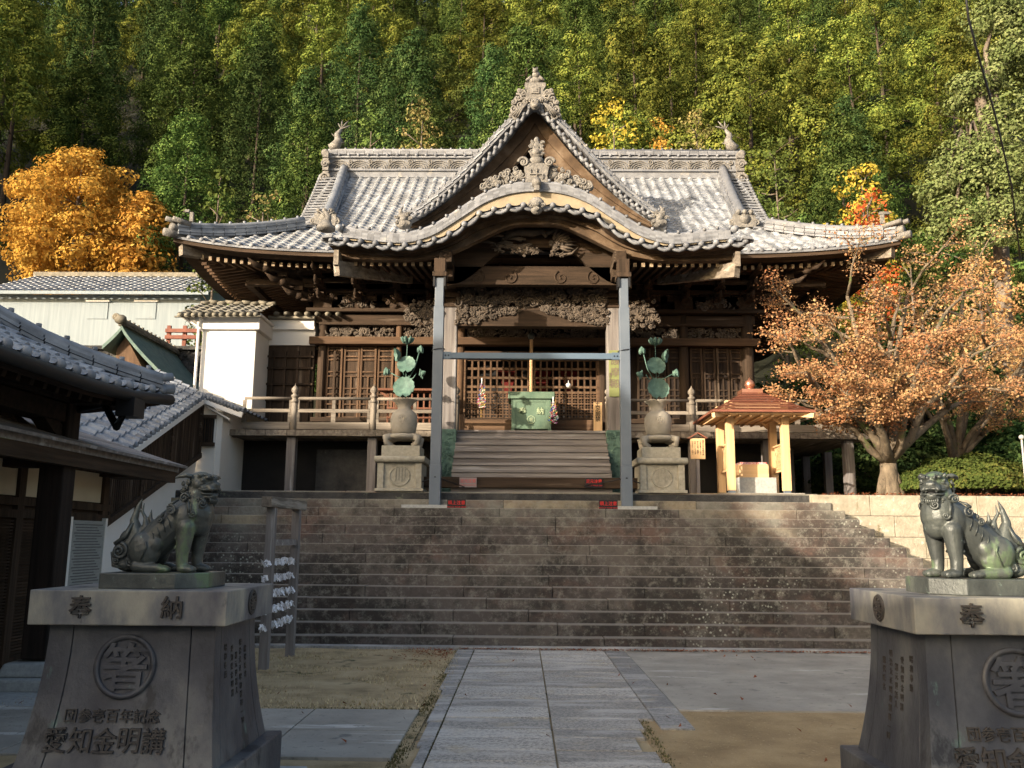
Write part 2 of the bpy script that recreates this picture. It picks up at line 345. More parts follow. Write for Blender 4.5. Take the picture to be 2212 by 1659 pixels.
    def build(s, name, mat, parent=None, uvs=None, origin=None, bevel=0):
        me = bpy.data.meshes.new(name)
        off = Vector(origin) if origin is not None else (WORLDPOS.get(parent.name_full) if parent is not None else None)
        vs = s.v if off is None else [(x-off.x, y-off.y, z-off.z) for x, y, z in s.v]
        me.from_pydata(vs, [], s.f); me.update()
        if any(s.smooth): me.polygons.foreach_set('use_smooth', s.smooth)
        me.materials.append(MATS[mat] if isinstance(mat, str) else mat)
        if uvs:
            ul = me.uv_layers.new(name='UVMap')
            for i, l in enumerate(me.loops): ul.data[i].uv = uvs[l.vertex_index]
        o = bpy.data.objects.new(name, me); COL.objects.link(o)
        if parent is not None: o.parent = parent; WORLDPOS[o.name_full] = off
        elif off is not None: o.location = off; WORLDPOS[o.name_full] = off
        else: WORLDPOS[o.name_full] = Vector((0,0,0))
        if bevel:
            bv = o.modifiers.new('bevel', 'BEVEL'); bv.width = bevel; bv.segments = 2; bv.limit_method = 'ANGLE'; bv.angle_limit = R(40)
        return o
WORLDPOS = {}
def tag(o, label, cat=None, group=None, kind=None):
    if label: o['label'] = label
    if cat: o['category'] = cat
    if group: o['group'] = group
    if kind: o['kind'] = kind
    return o
def thing(name, label, cat, loc=(0,0,0), group=None):
    o = bpy.data.objects.new(name, None); COL.objects.link(o); o.location = loc; o.empty_display_size = .2
    WORLDPOS[o.name_full] = Vector(loc)
    return tag(o, label, cat, group)
def dup_tree(root, loc, label=None, group=None, rotz=None, scale=None):
    r = root.copy(); COL.objects.link(r); r.location = loc
    if rotz is not None: r.rotation_euler = (0, 0, rotz)
    if scale is not None: r.scale = scale
    if label: r['label'] = label
    if group: r['group'] = group
    WORLDPOS[r.name_full] = Vector(loc)
    for ch in list(root.children):
        c = ch.copy(); COL.objects.link(c); c.parent = r
        for g in list(ch.children):
            d = g.copy(); COL.objects.link(d); d.parent = c
    return r
def text_verts(body, size, depth=.01, bold=0., vertical=False, lead=1.1, font=None):
    """text centred on the origin in the XZ plane, facing -Y"""
    if vertical: body = '\n'.join(body)
    cu = bpy.data.curves.new('t', 'FONT'); cu.body = body; cu.size = size; cu.extrude = depth/2; cu.offset = bold*size
    cu.align_x = 'CENTER'; cu.align_y = 'CENTER'; cu.space_line = lead; cu.resolution_u = 3
    o = bpy.data.objects.new('t', cu); COL.objects.link(o)
    dg = bpy.context.evaluated_depsgraph_get(); me = bpy.data.meshes.new_from_object(o.evaluated_get(dg))
    vs = [(v.co.x, -v.co.z, v.co.y) for v in me.vertices]; fs = [tuple(p.vertices) for p in me.polygons]
    if vs:
        cx = (min(v[0] for v in vs)+max(v[0] for v in vs))/2; cz = (min(v[2] for v in vs)+max(v[2] for v in vs))/2
        vs = [(x-cx, y, z-cz) for x, y, z in vs]
    bpy.data.objects.remove(o); bpy.data.curves.remove(cu); bpy.data.meshes.remove(me)
    return vs, fs
def add_text(mb, body, size, at, depth=.01, fn=None, **k):
    vs, fs = text_verts(body, size, depth, **k)
    at = Vector(at)
    vs = [(fn(v) if fn else v) for v in vs]
    mb.add([(v[0]+at.x, v[1]+at.y, v[2]+at.z) for v in vs], fs)
def lerp_tab(tab, x):
    if x <= tab[0][0]: return tab[0][1]
    for (a, p), (b, q) in zip(tab, tab[1:]):
        if x <= b: return p+(q-p)*(x-a)/(b-a)
    return tab[-1][1]
def smooth_tab(tab, x):
    """Catmull-Rom through a table"""
    n = len(tab)
    if x <= tab[0][0]: return tab[0][1]
    if x >= tab[-1][0]: return tab[-1][1]
    for i in range(n-1):
        if x <= tab[i+1][0]:
            x0, y0 = tab[i]; x1, y1 = tab[i+1]; h = x1-x0; t = (x-x0)/h
            m0 = (y1-tab[i-1][1])/(x1-tab[i-1][0])*h if i > 0 else 0 if tab[0][0] == 0 else (y1-y0)
            m1 = (tab[i+2][1]-y0)/(tab[i+2][0]-x0)*h if i+2 < n else (y1-y0)
            return (2*t**3-3*t*t+1)*y0+(t**3-2*t*t+t)*m0+(-2*t**3+3*t*t)*y1+(t**3-t*t)*m1

def tile_sheet(name, fn, S, T, mat, parent, pitch=.29, course=.24, ns=7, rib=.045, step=.028, clampfn=None, thick=0):
    """fn(s,t) -> point, s metres across (0..S), t metres up the slope (0..T)"""
    mb = MB(); uvs = []
    prof = [0, .12, .25, .38, .5, .68, .86][:ns]
    def ribh(f): # rib centred at .25, shallow pan elsewhere
        d = abs(f-.25)/.25
        return rib*cos(d*pi/2)**.7 if d < 1 else -.012*sin((f-.5)/.5*pi)
    ss = []; k = 0
    while k*pitch < S:
        ss += [(k+f)*pitch for f in prof]; k += 1
    ss = [q for q in ss if q < S] + [S]
    tt = []; k = 0
    while k*course < T-1e-6:
        tt += [(k*course, k, 1), (min(T, (k+.97)*course), k+.0, 0)]; k += 1
    W = len(ss)
    for (t, kk, top) in tt:
        for q in ss:
            p = fn(q, t); a = fn(q+.03, t); b = fn(q, t+.03)
            nrm = (a-p).cross(b-p)
            nrm = nrm.normalized() if nrm.length > 1e-9 else Vector((0,0,1))
            if nrm.z < 0: nrm = -nrm
            f = (q/pitch) % 1
            h = ribh(f) + (step if top else 0)
            mb.v.append(tuple(p + nrm*h)); uvs.append((q/pitch+.001, kk+.5))
    for j in range(len(tt)-1):
        for i in range(W-1):
            a = j*W+i; mb.f.append((a, a+1, a+1+W, a+W)); mb.smooth.append(False)
    return mb.build(name, mat, parent, uvs)
def ridge_band(mb, pts, w, h, courses=3, cap=.07, beads=.28, bead_r=.045, seg=.3):
    """stacked ridge tiles along a polyline of Vectors; rounded cap on top"""
    P = [Vector(p) for p in pts]
    # resample
    L = [0]
    for a, b in zip(P, P[1:]): L.append(L[-1]+(b-a).length)
    def at(d):
        for i in range(len(P)-1):
            if d <= L[i+1] or i == len(P)-2:
                t = (d-L[i])/max(1e-6, L[i+1]-L[i]); return P[i].lerp(P[i+1], t)
    n = max(2, int(L[-1]/seg)); Q = [at(L[-1]*i/n) for i in range(n+1)]
    for c in range(courses):
        hh = h/courses; ww = w*(1-.13*c)+(.05 if c % 2 else 0)
        for i in range(n):
            a, b = Q[i], Q[i+1]; d = (b-a)*.03
            mb.beam(a+Vector((0,0,hh*(c+.5)))+d, b+Vector((0,0,hh*(c+.5)))-d, ww, hh*.8)
    mb.tube([q+Vector((0,0,h+cap*.2)) for q in Q], cap, 8)
    if beads:
        m = int(L[-1]/beads)
        for i in range(m):
            p = at(L[-1]*(i+.5)/m); mb.tube([p+Vector((0,-.001,h+cap*.9)), p+Vector((0,0,h+cap*1.15+.04))], bead_r, 6)
    return Q
# ---------------------------------------------------------------- setting
XC = 0.25
H0, DS, Y0, NS = .168, .28, 13.6, 15
ZP = H0*NS
def struct(mb, name, mat, label=None, **k):
    o = mb.build(name, mat, **k); o['kind'] = 'structure'
    if label: o['label'] = label
    return o
mb = MB(); mb.box((-400, -300, -1), (400, 400, -.012)); struct(mb, 'ground', 'soil'); mb = MB(); mb.box((-.95, -3, -.012), (1.5, 13.4, -.002)); struct(mb, 'path_bed', 'lawn_soil')
mb = MB(); mb.box((1.02, -8, -.012), (30, 9.1, 0)); mb.box((1.5, 13.42, -.012), (30, 14, -.004)); struct(mb, 'gravel_yard', 'sand', 'sandy brown gravel to the right of the stone path')
# dry lawn, gently uneven
def sheet(x0, x1, y0, y1, z, amp, nx, ny, sc=1.):
    mb = MB()
    for j in range(ny+1):
        for i in range(nx+1):
            x = x0+(x1-x0)*i/nx; y = y0+(y1-y0)*j/ny
            mb.v.append((x, y, z+amp*mnoise.noise((x*sc, y*sc, 0))))
    for j in range(ny):
        for i in range(nx):
            a = j*(nx+1)+i; mb.f.append((a, a+1, a+nx+2, a+nx+1)); mb.smooth.append(True)
    return mb
struct(sheet(-9, -.86, 4, 13.7, .008, .02, 60, 60, 1.5), 'dry_lawn', 'lawn_soil', 'dry beige lawn at the foot of the stone steps')
mb = MB()
rs = random.Random(3)
for i in range(26000):
    x = rs.uniform(-7.5, -.8); y = rs.uniform(8.66, 13.55)
    if -6.9 < x < -5 and y < 11: continue
    if mnoise.noise((x*.8, y*.8, 3)) < -.28: continue
    h = rs.uniform(.012, .038); a = rs.uniform(0, 2*pi); w = .006; t = rs.uniform(.3, 1.4)*h
    dx, dy = cos(a)*w, sin(a)*w
    mb.add([(x-dx, y-dy, 0), (x+dx, y+dy, 0), (x+dy*t/w, y-dx*t/w, h)], [(0,1,2)])
nmat('grass_dry', [(.3, (.34, .27, .14)), (.7, (.56, .46, .28))], 1.5, bump=0, island=.25, spots=[((.16,.17,.07), 1.1, .64)])
tag(mb.build('lawn_grass', 'grass_dry'), 'short dry grass blades of the beige lawn', kind='stuff')
# moss and grass edging along the slabs and path
mb = MB()
for i in range(9000):
    c = rs.random()
    if c < .35: x, y = rs.gauss(-.92, .035), rs.uniform(5.5, 13.5)
    elif c < .6: x, y = rs.uniform(-4, -.95), rs.gauss(8.72, .05)
    elif c < .8: x, y = rs.gauss(-.69, .012), rs.uniform(6, 13.4)
    elif rs.random() < .2: x, y = rs.gauss(1.08, .03), rs.uniform(6, 9.1)
    else: continue
    h = rs.uniform(.008, .028); a = rs.uniform(0, 2*pi); w = .007
    dx, dy = cos(a)*w, sin(a)*w
    mb.add([(x-dx, y-dy, 0), (x+dx, y+dy, 0), (x+dy, y-dx, h)], [(0,1,2)])
nmat('moss', [(.3, (.05, .05, .02)), (.7, (.13, .12, .05))], 2, bump=0, island=.3)
tag(mb.build('moss_edging', 'moss'), 'moss and tiny weeds in the joints of the paving', kind='stuff')

# stone path
mb = MB(); y = -3.
while y < 13.38:
    d = rs.uniform(.26, .5); y2 = min(13.38, y+d)
    for (a, b) in ((-.69, .255), (.262, .985 if y < 8 else 1.19)):
        z = .022+rs.uniform(-.003, .004); bb = b + (rs.uniform(-.06, .10) if (a > 0 and y < 8) else 0)
        mb.box((a+.004, y+.009, -.05), (bb-.004, y2-.009, z), rot=(0, 0, rs.uniform(-.003, .003)))
    y = y2 + (0 if rs.random() < .8 else .004)
struct(mb, 'path', 'path_stone', 'grey stone slab path leading to the steps', bevel=.005)
mb = MB(); y = -3.
while y < 13.3:
    d = rs.uniform(.7, 1.5); y2 = min(13.38, y+d)
    mb.box((-.80-.14*min(1, max(0, (y-7)/4))+rs.uniform(-.03, .03), y+.004, -.05), (-.70, y2-.004, .018+rs.uniform(-.003, .003)))
    y = y2
y = 8.0
while y < 13.3:
    d = rs.uniform(.7, 1.3); y2 = min(13.38, y+d); mb.box((1.2, y+.004, -.05), (1.49, y2-.004, .018+rs.uniform(-.003, .003))); y = y2
struct(mb, 'path_edging', 'kerb_stone', 'long darker edge stones along both sides of the path', bevel=.006)
mb = MB()
for i in range(5):
    for j in range(2):
        mb.box((-.955-.97*(i+1)+.008, 6.8+.925*j+.006, -.04), (-.955-.97*i-.008 if i else -.955, 6.8+.925*(j+1)-.006, .03+.002*((i+j) % 2)))
struct(mb, 'slab_pavement', 'concrete', 'square grey paving slabs on the lawn left of the path', bevel=.004)
mb = MB(); mb.box((1.5, 9.1, -.03), (16, 13.4, .012)); mb.box((1.5, 8.86, -.03), (16, 9.092, .016))
struct(mb, 'concrete_pavement', 'concrete', 'smooth grey concrete strip in front of the steps right of the path')

# stone stairs, wrapping round at the right end
stairs = thing('stone_stairs', 'broad flight of dark weathered stone steps with lichen below the temple', 'stairs', (0, Y0, 0))
mb = MB()
for k in range(NS):
    yf = Y0+k*DS; zt = (k+1)*H0; xr = 5.78+.157*(NS-1-k)+.0; xl = -8.2
    x = xl+rs.uniform(-.6, 0)
    while x < xr:
        L = rs.uniform(1.1, 2.3); x2 = x+L
        if xr-x2 < .55: x2 = xr
        j = rs.uniform(-.006, .006)
        mb.box((x+.003, yf+j, zt-H0-.02), (x2-.003, yf+.36, zt+rs.uniform(-.004, .004)), rot=(0, 0, rs.uniform(-.002, .002)))
        x = x2
    # side return at the right end
    y = yf+.37
    while y < 17.5:
        y2 = min(17.52, y+rs.uniform(.8, 1.5)); mb.box((xr-.34, y, zt-H0-.02), (xr+rs.uniform(-.006,.006), y2-.005, zt+rs.uniform(-.004, .004))); y = y2
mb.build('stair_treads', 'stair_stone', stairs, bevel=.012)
mb = MB(); mb.box((-8.4, Y0-.22, -.05), (8.35, Y0+.1, .05)); mb.build('foundation_course', 'kerb_stone', stairs, bevel=.01)
mb = MB()
for k in range(NS): mb.box((-8.2, Y0+k*DS+.2, k*H0-.2), (5.7+.157*(NS-1-k), 17.5, (k+1)*H0-.03))
mb.build('stair_core', 'rock_dark', stairs)

# terrace on top of the steps
def hillz(x, y):
    z = ZP
    if y > 32.5: z += (y-32.5)*.80
    if x > 9 and y > 21: z = max(z, ZP + min(1, (x-9)/3)*(y-21)*.34)
    if x < -9 and y > 26: z = max(z, ZP + min(1, (-x-9)/6)*(y-26)*.25)
    if y > 33: z += 1.2*mnoise.noise((x*.06, y*.06, 1))
    return z
mb = MB()
mb.box((-60, 17.75, -.5), (60, 34, ZP-.01))
struct(mb, 'terrace', 'soil', 'raised temple terrace on top of the steps')
mb = MB(); mb.box((-3.6, 17.9, ZP-.01), (4.2, 21.5, ZP+.012)); mb.box((2.6, 17.53, ZP-.01), (5.0, 18.0, ZP+.006)); struct(mb, 'terrace_sand', 'sand', 'pale sandy strip of ground on the terrace edge')
mb = MB(); NXX, NYY = 70, 50
for j in range(NYY+1):
    for i in range(NXX+1):
        x = -110+220*i/NXX; y = 20+150*(j/NYY)**1.4
        mb.v.append((x, y, hillz(x, y)-.05*(1 if y > 22 else 3)))
for j in range(NYY):
    for i in range(NXX):
        a = j*(NXX+1)+i; mb.f.append((a, a+1, a+NXX+2, a+NXX+1)); mb.smooth.append(True)
struct(mb, 'hillside', 'forest_floor', 'steep wooded hillside behind the temple')
mb = MB(); _u, _d = Vector((cos(SUN_AZ), -sin(SUN_AZ), 0)), Vector((sin(SUN_AZ), cos(SUN_AZ), 0))  # unseen mound, added only to shade the forest at upper left
for j in range(13):
    for i in range(31):
        u_ = -115+64*i/30; s_ = -45+40*j/12; h_ = 47*min(1, (-50-u_)/9)*sin(pi*j/12)**.7*(1+.12*mnoise.noise((u_*.15, s_*.1, 0))) if u_ < -50 else 0
        p = _u*u_+_d*s_; mb.v.append((p.x, p.y, max(-.5, h_)))
for j in range(12):
    for i in range(30): a = j*31+i; mb.f.append((a, a+1, a+32, a+31)); mb.smooth.append(False)
struct(mb, 'shade_mound', 'forest_floor', 'unseen mound added out of frame at the left to shade the forest')

# right retaining wall of pale blocks
rw = thing('retaining_wall', 'pale beige concrete block retaining wall right of the stone steps', 'wall', (6, 17.55, 0))
mb = MB(); zc = ZP-.02; row = 0
while zc > -.1:
    hh = .40; x = 5.6 - (row % 2)*.5
    while x < 22:
        x2 = x+rs.uniform(.95, 1.1); a = max(x, 5.6); mb.box((a+.005, 17.30+rs.uniform(-.006, .006), zc-hh+.006), (x2-.005, 17.62, zc)); x = x2
    zc -= hh; row += 1
mb.build('wall_blocks', 'concrete_block', rw, bevel=.008)
mb = MB(); mb.box((5.7, 17.34, -.1), (22, 17.6, ZP-.03)); mb.build('wall_core', 'rock_dark', rw)
mb = MB()
for i in range(1000):
    x = rs.uniform(5.9, 14); y = rs.uniform(17.3, 18.2); s = rs.uniform(.02, .045); a = rs.uniform(0, 6.3); t = rs.uniform(-.5, .5)
    z = ZP+rs.uniform(0, .03); mb.add([(x, y, z), (x+cos(a)*s, y+sin(a)*s, z+t*.02), (x+cos(a+.9)*s*1.2, y+sin(a+.9)*s*1.2, z+.02)], [(0,1,2)])
for i in range(1500):
    x = rs.uniform(-.9, 7) if rs.random() < .8 else rs.uniform(-2.3, -.9); y = 13.36-abs(rs.gauss(0, .045)); s = rs.uniform(.015, .04); a = rs.uniform(0, 6.3)
    if x < -.9: y = 13.3-abs(rs.gauss(0, .6)); x = -1-abs(rs.gauss(0, .35))
    z = .02+rs.uniform(0, .02); mb.add([(x, y, z), (x+cos(a)*s, y+sin(a)*s, z+.005), (x+cos(a+.9)*s*1.2, y+sin(a+.9)*s*1.2, z+.015)], [(0,1,2)])
for i in range(60):
    x = rs.uniform(-5, 3.2); y = rs.uniform(6.6, 12.8); s = rs.uniform(.02, .05); a = rs.uniform(0, 6.3)
    mb.add([(x, y, .04), (x+cos(a)*s, y+sin(a)*s, .05), (x+cos(a+.9)*s*1.2, y+sin(a+.9)*s*1.2, .07)], [(0,1,2)])
tag(mb.build('fallen_leaves', 'leaf_fallen'), 'red fallen maple leaves along the foot of the steps and on the wall top', kind='stuff')
# mossy rocks left of the steps
mb = MB()
for i in range(46):
    t = rs.random(); x = -8.3-1.6*rs.random(); y = 13.2+t*5; z = max(0, (y-13.4))*.58*rs.random()
    mb.ball((x, y, z), (rs.uniform(.3, .6), rs.uniform(.3, .6), rs.uniform(.25, .45)), 9, 6, rot=(rs.random()*3, rs.random()*3, 0), sm=False)
tag(mb.build('rock_bank', 'rock_dark', origin=(-8.6, 15, 0)), 'dark mossy rock bank left of the stone steps behind the left lion statue', 'rocks')
# ---------------------------------------------------------------- temple hall
T = thing('temple_hall', 'large old wooden temple hall with grey tiled roof and pointed gable above a curved porch', 'temple', (XC, 21, ZP))
ZF = UZ(931, 19.5)                       # veranda floor height
YW = 21.0                                # hall front wall plane
XL, XR = UX(682, YW), UX(1628, YW)
def zw(py, Y=None): return UZ(py, YW if Y is None else Y)
yr_, ye, ys = 26.0, 19.3, 21.4           # ridge, eave, start of the gable part
def lim(y):
    if y < ys: return 8.28+(5.95-8.28)*((y-ye)/(ys-ye))**.85
    return 5.95+.55*((y-ys)/(yr_-ys))
ZE = UZ(546, ye, 1700)
def roofz(x, y):
    d = y-ye; z = ZE + .55*d + .022*d*d
    f = max(0, 1-d/2.6)
    return z + .36*(min(1, abs(x-XC)/8.28)**5)*f
# front slope
rf = MB()
def front(sgn):
    def fn(q, t):
        y = yr_ - 0 - (6.7 - t*.86)      # t measured along the slope, about 7.8 m
        y = min(yr_, y); l = lim(y); x = max(-l, min(l, q-8.28))
        return Vector((XC+x, y, roofz(XC+x, y)))
    return fn
roof = tile_sheet('roof', front(-1), 16.56, 7.79, 'tile_main', T, pitch=.29, course=.25)
# back slope, plain
mb = MB(); n = 24
for j in range(9):
    for i in range(n+1):
        y = yr_+6.9*j/8; yy = 2*yr_-y; l = lim(max(ye, yy)); x = -l+2*l*i/n
        mb.v.append((XC+x, y, roofz(XC+x, max(ye, yy))))
for j in range(8):
    for i in range(n): a = j*(n+1)+i; mb.f.append((a, a+1, a+n+2, a+n+1)); mb.smooth.append(False)
mb.build('back_roof', 'tile_trim', T)
# side skirts left and right (between the corner ridges)
for s in (-1, 1):
    def side(q, t, s=s):
        d = t*.86; l0 = 8.28-d*1.12
        y = ye+q; lo = ye+d*.98; hi = 2*yr_-ye-d*.98; y = max(lo, min(hi, y))
        x = XC+s*l0; fade = max(0, 1-d/2.6)
        e = (abs(y-yr_)/(yr_-ye))**5*.36*fade
        return Vector((x, y, ZE+.55*d+.022*d*d+e))
    tile_sheet('side_roof', side, 13.4, 2.9, 'tile_main', T, course=.25)
# gable ends (above the skirts)
for s in (-1, 1):
    mb = MB(); pts = []
    for j in range(13):
        y = ys-.3+(2*yr_-2*ys+.6)*j/12; yy = y if y < yr_ else 2*yr_-y
        pts.append((y, roofz(XC, yy)-.25))
    x = XC+s*5.3
    vs = [(x, y, z) for y, z in pts]+[(x, y, 8.6) for y, z in pts]; m = len(pts)
    mb.add(vs, [(i, i+1, i+1+m, i+m) for i in range(m-1)])
    mb.build('gable_wall', 'wood_z', T)
# soffit / eave underside: slab + flying rafters, following the corner lift
def liftat(x, y): return .36*(min(1, max(abs(x-XC)/8.28, abs(y-yr_)/6.7 if abs(x-XC) > 5 else 0))**5)
mb = MB(); n = 44
for (o1, z1, o2, z2) in ((0, -.05, 0, -.15), (0, -.15, .35, -.17), (.35, -.17, 3.2, .45)):   # fascia, under-fascia, boards
    vs = []
    for i in range(n+1):
        x = -8.28+16.56*i/n; e = .36*(abs(x)/8.28)**5
        f = 8.28
        vs.append((XC+x*(f-o1)/f, ye+o1, ZE+e*(1-o1/3.2)+z1))
    for i in range(n+1):
        x = -8.28+16.56*i/n; e = .36*(abs(x)/8.28)**5
        vs.append((XC+x*(8.28-o2)/8.28, ye+o2, ZE+e*(1-o2/3.2)+z2))
    mb.add(vs, [(i+n+1, i+n+2, i+1, i) for i in range(n)])
    for s in (-1, 1):
        vs = []
        for oo, zz in ((o1, z1), (o2, z2)):
            for i in range(n+1):
                y = -6.7+13.4*i/n; e = .36*(abs(y)/6.7)**5
                vs.append((XC+s*(8.28-oo), yr_+y*(6.7-oo)/6.7, ZE+e*(1-oo/3.2)+zz))
        fs = [(i+n+1, i+n+2, i+1, i) for i in range(n)]
        mb.add(vs, fs)
mb.build('eave_boards', 'wood_x', T)
def rafters(name, mat, o0, o1, z0, z1, pitch, w, h, sides=(-1, 1), front=True, skip=None):
    mb = MB()
    x = -8.28+o0+.12
    if front:
        while x < 8.28-o0-.05:
            e = .36*(abs(x)/8.28)**5
            if not (skip and skip[0] < x+XC < skip[1]):
                o1x = o1 if abs(x) < 5.4 else min(o1, max(o0+.2, 8.28-abs(x)))
                k = (o1x-o0)/(o1-o0)
                mb.beam((XC+x, ye+o0, ZE+e*(1-o0/3.2)+z0), (XC+x, ye+o1x, ZE+e*(1-o1x/3.2)*(.9)+z0+(z1-z0)*k), w, h)
            x += pitch
    for s in sides:
        y = -6.7+o0+.12
        while y < 6.7-o0-.05:
            e = .36*(abs(y)/6.7)**5; o1y = o1 if abs(y) < 3.8 else min(o1, max(o0+.2, 6.7-abs(y))); k = (o1y-o0)/(o1-o0)
            mb.beam((XC+s*(8.28-o0), yr_+y, ZE+e*(1-o0/3.2)+z0), (XC+s*(8.28-o1y), yr_+y, ZE+e*(1-o1y/3.2)*.9+z0+(z1-z0)*k), w, h)
            y += pitch
    return mb.build(name, mat, T)
rafters('flying_rafters', 'warmwood_x', .42, 1.9, -.25, .03, .185, .075, .10)
rafters('base_rafters', 'warmwood_x', 1.45, 3.3, -.30, .10, .185, .085, .11)
mb = MB()
x = -8.28+.54
while x < 7.85:
    e = .36*(abs(x)/8.28)**5*(1-.42/3.2); mb = MB(); mb.box((XC+x-.035, ye+.395, ZE+e-.30), (XC+x+.035, ye+.418, ZE+e-.205)); x += .185
    if abs(x) > 3.9: mb.build('rafter_end', 'rafter_end', T)
# eave support beams (continuous purlins) and corner hip rafters
mb = MB()
for o, z, w, h in ((1.35, -.36, .16, .14), (2.2, -.22, .2, .2)):
    mb.box((XC-8.28+o, ye+o-w/2, ZE+z-h/2), (XC+8.28-o, ye+o+w/2, ZE+z+h/2))
    for s in (-1, 1): mb.box((XC+s*(8.28-o)-w/2, ye+o, ZE+z-h/2+.003), (XC+s*(8.28-o)+w/2, 2*yr_-ye-o, ZE+z+h/2+.003))
mb.build('eave_purlins', 'wood_x', T)
for s in (-1, 1):
    mb = MB(); mb.beam((XC+s*8.15, ye+.13, ZE+.06), (XC+s*5.2, ye+3.1, ZE+.42), .2, .26); mb.build('hip_rafter', 'greywood_y', T)
# round end tiles along the eave
mb = MB(); mb2 = MB()
k = 0
while k*.29 < 16.4:
    x = (k+.25)*.29-8.28
    xx = max(-8.2, min(8.2, x)); z = roofz(XC+xx, ye)
    if not (-4.15 < x < 4.15):
        mb.ball((XC+xx, ye-.015, z+.015), (.062, .05, .062), 9, 6)
    k += 1
for i in range(60):
    a = -8.28+16.56*i/60; b = a+16.56/60
    mb2.beam((XC+a, ye-.01, roofz(XC+a, ye)-.035), (XC+b, ye-.01, roofz(XC+b, ye)-.035), .06, .055)
mb.build('eave_end_tiles', 'tile_trim', T); mb2.build('eave_edge', 'tile_trim', T)
# main ridge
zr = roofz(XC, yr_)
rid = MB()
X0, X1 = XC-6.3, XC+6.3
rid.box((X0, yr_-.16, zr-.1), (X1, yr_+.16, zr+.62)); rid.box((X0-.03, yr_-.22, zr+.10), (X1+.03, yr_+.22, zr+.16)); rid.box((X0-.03, yr_-.24, zr+.52), (X1+.03, yr_+.24, zr+.57))
mr = rid.build('main_ridge', 'tile_trim', T)
mb = MB()
for c in range(3): 
    i = 0
    x = X0-.05
    while x < X1: mb.box((x+.006, yr_-.22+.02*c, zr+.63+.055*c), (min(X1+.05, x+.28)-.006, yr_+.22-.02*c, zr+.675+.055*c)); x += .28
mb.tube([(X0-.1, yr_, zr+.82), (X1+.1, yr_, zr+.82)], .085, 10)
x = X0
while x < X1+.01: mb.ball((x, yr_-.25, zr+.60), .05, 8, 5); mb.tube([(x+.14, yr_-.0, zr+.88), (x+.14, yr_, zr+.94)], .035, 6); x += .30
mb.build('ridge_cap', 'tile_trim', mr)
mb = MB(); q = random.Random(5)
x = X0+.3                                     # wave relief between the ridge mouldings
while x < X1-.2:
    if abs(x-XC) > 1.6:
        for k in range(4):
            r = .27-.06*k; pts = [(x+cos(a)*r*1.25, yr_-.18, zr+.17+sin(a)*r) for a in [pi*j/10 for j in range(11)]]; mb.tube(pts, .018, 5)
        mb.spiral((x+.33, yr_-.19, zr+.40), .09, 1.3, (1,0,0), (0,0,1), .022, a0=q.random()*6)
    x += .62
mb.build('ridge_waves', 'ornament', mr)
# fish finials and demon tiles at the ridge ends
for s in (-1, 1):
    mb = MB(); x = XC+s*6.28
    for j in range(5): mb.box((x-.02, yr_-.34-.03*j+.03, zr-.35+.2*j), (x+s*.2, yr_+.34-.03, zr-.17+.2*j))
    mb.spiral((x+s*.12, yr_-.38, zr-.2), .16, 1.4, (1,0,0), (0,0,1), .05); mb.spiral((x+s*.12, yr_-.38, zr+.25), .14, 1.4, (1,0,0), (0,0,1), .045)
    mb.ball((x+s*.14, yr_-.34, zr+.62), (.13, .1, .12)); mb.build('ridge_end_tile', 'ornament', mr)
    mb = MB(); b = Vector((XC+s*6.05, yr_, zr+.9))
    pts = [b+Vector((s*.32, 0, .02)), b+Vector((s*.12, 0, .12)), b+Vector((s*.05, 0, .3)), b+Vector((s*.1, 0, .5)), b+Vector((-s*.02, 0, .68))]
    mb.tube(pts, [.13, .17, .13, .09, .04], 9)
    for a, l in ((.35, .34), (.9, .36), (1.5, .30), (2.1, .22)):
        d = Vector((-s*cos(a), 0, sin(a))); e = pts[-1]; mb.tube([e-d*.04, e+d*l*.6, e+d*l], [.03, .05, .008], 6, flat=.5)
    for a in (2.4, 1.9): mb.tube([pts[2], pts[2]+Vector((s*.3*abs(cos(a)), -.05, .3*sin(a)))], [.06, .01], 6, flat=.4)
    for a in (2.6, 3.4): mb.tube([pts[1], pts[1]+Vector((-s*.3*abs(cos(a)), -.05, .1))], [.05, .01], 6, flat=.4)
    mb.build('fish_finial', 'ornament', mr)
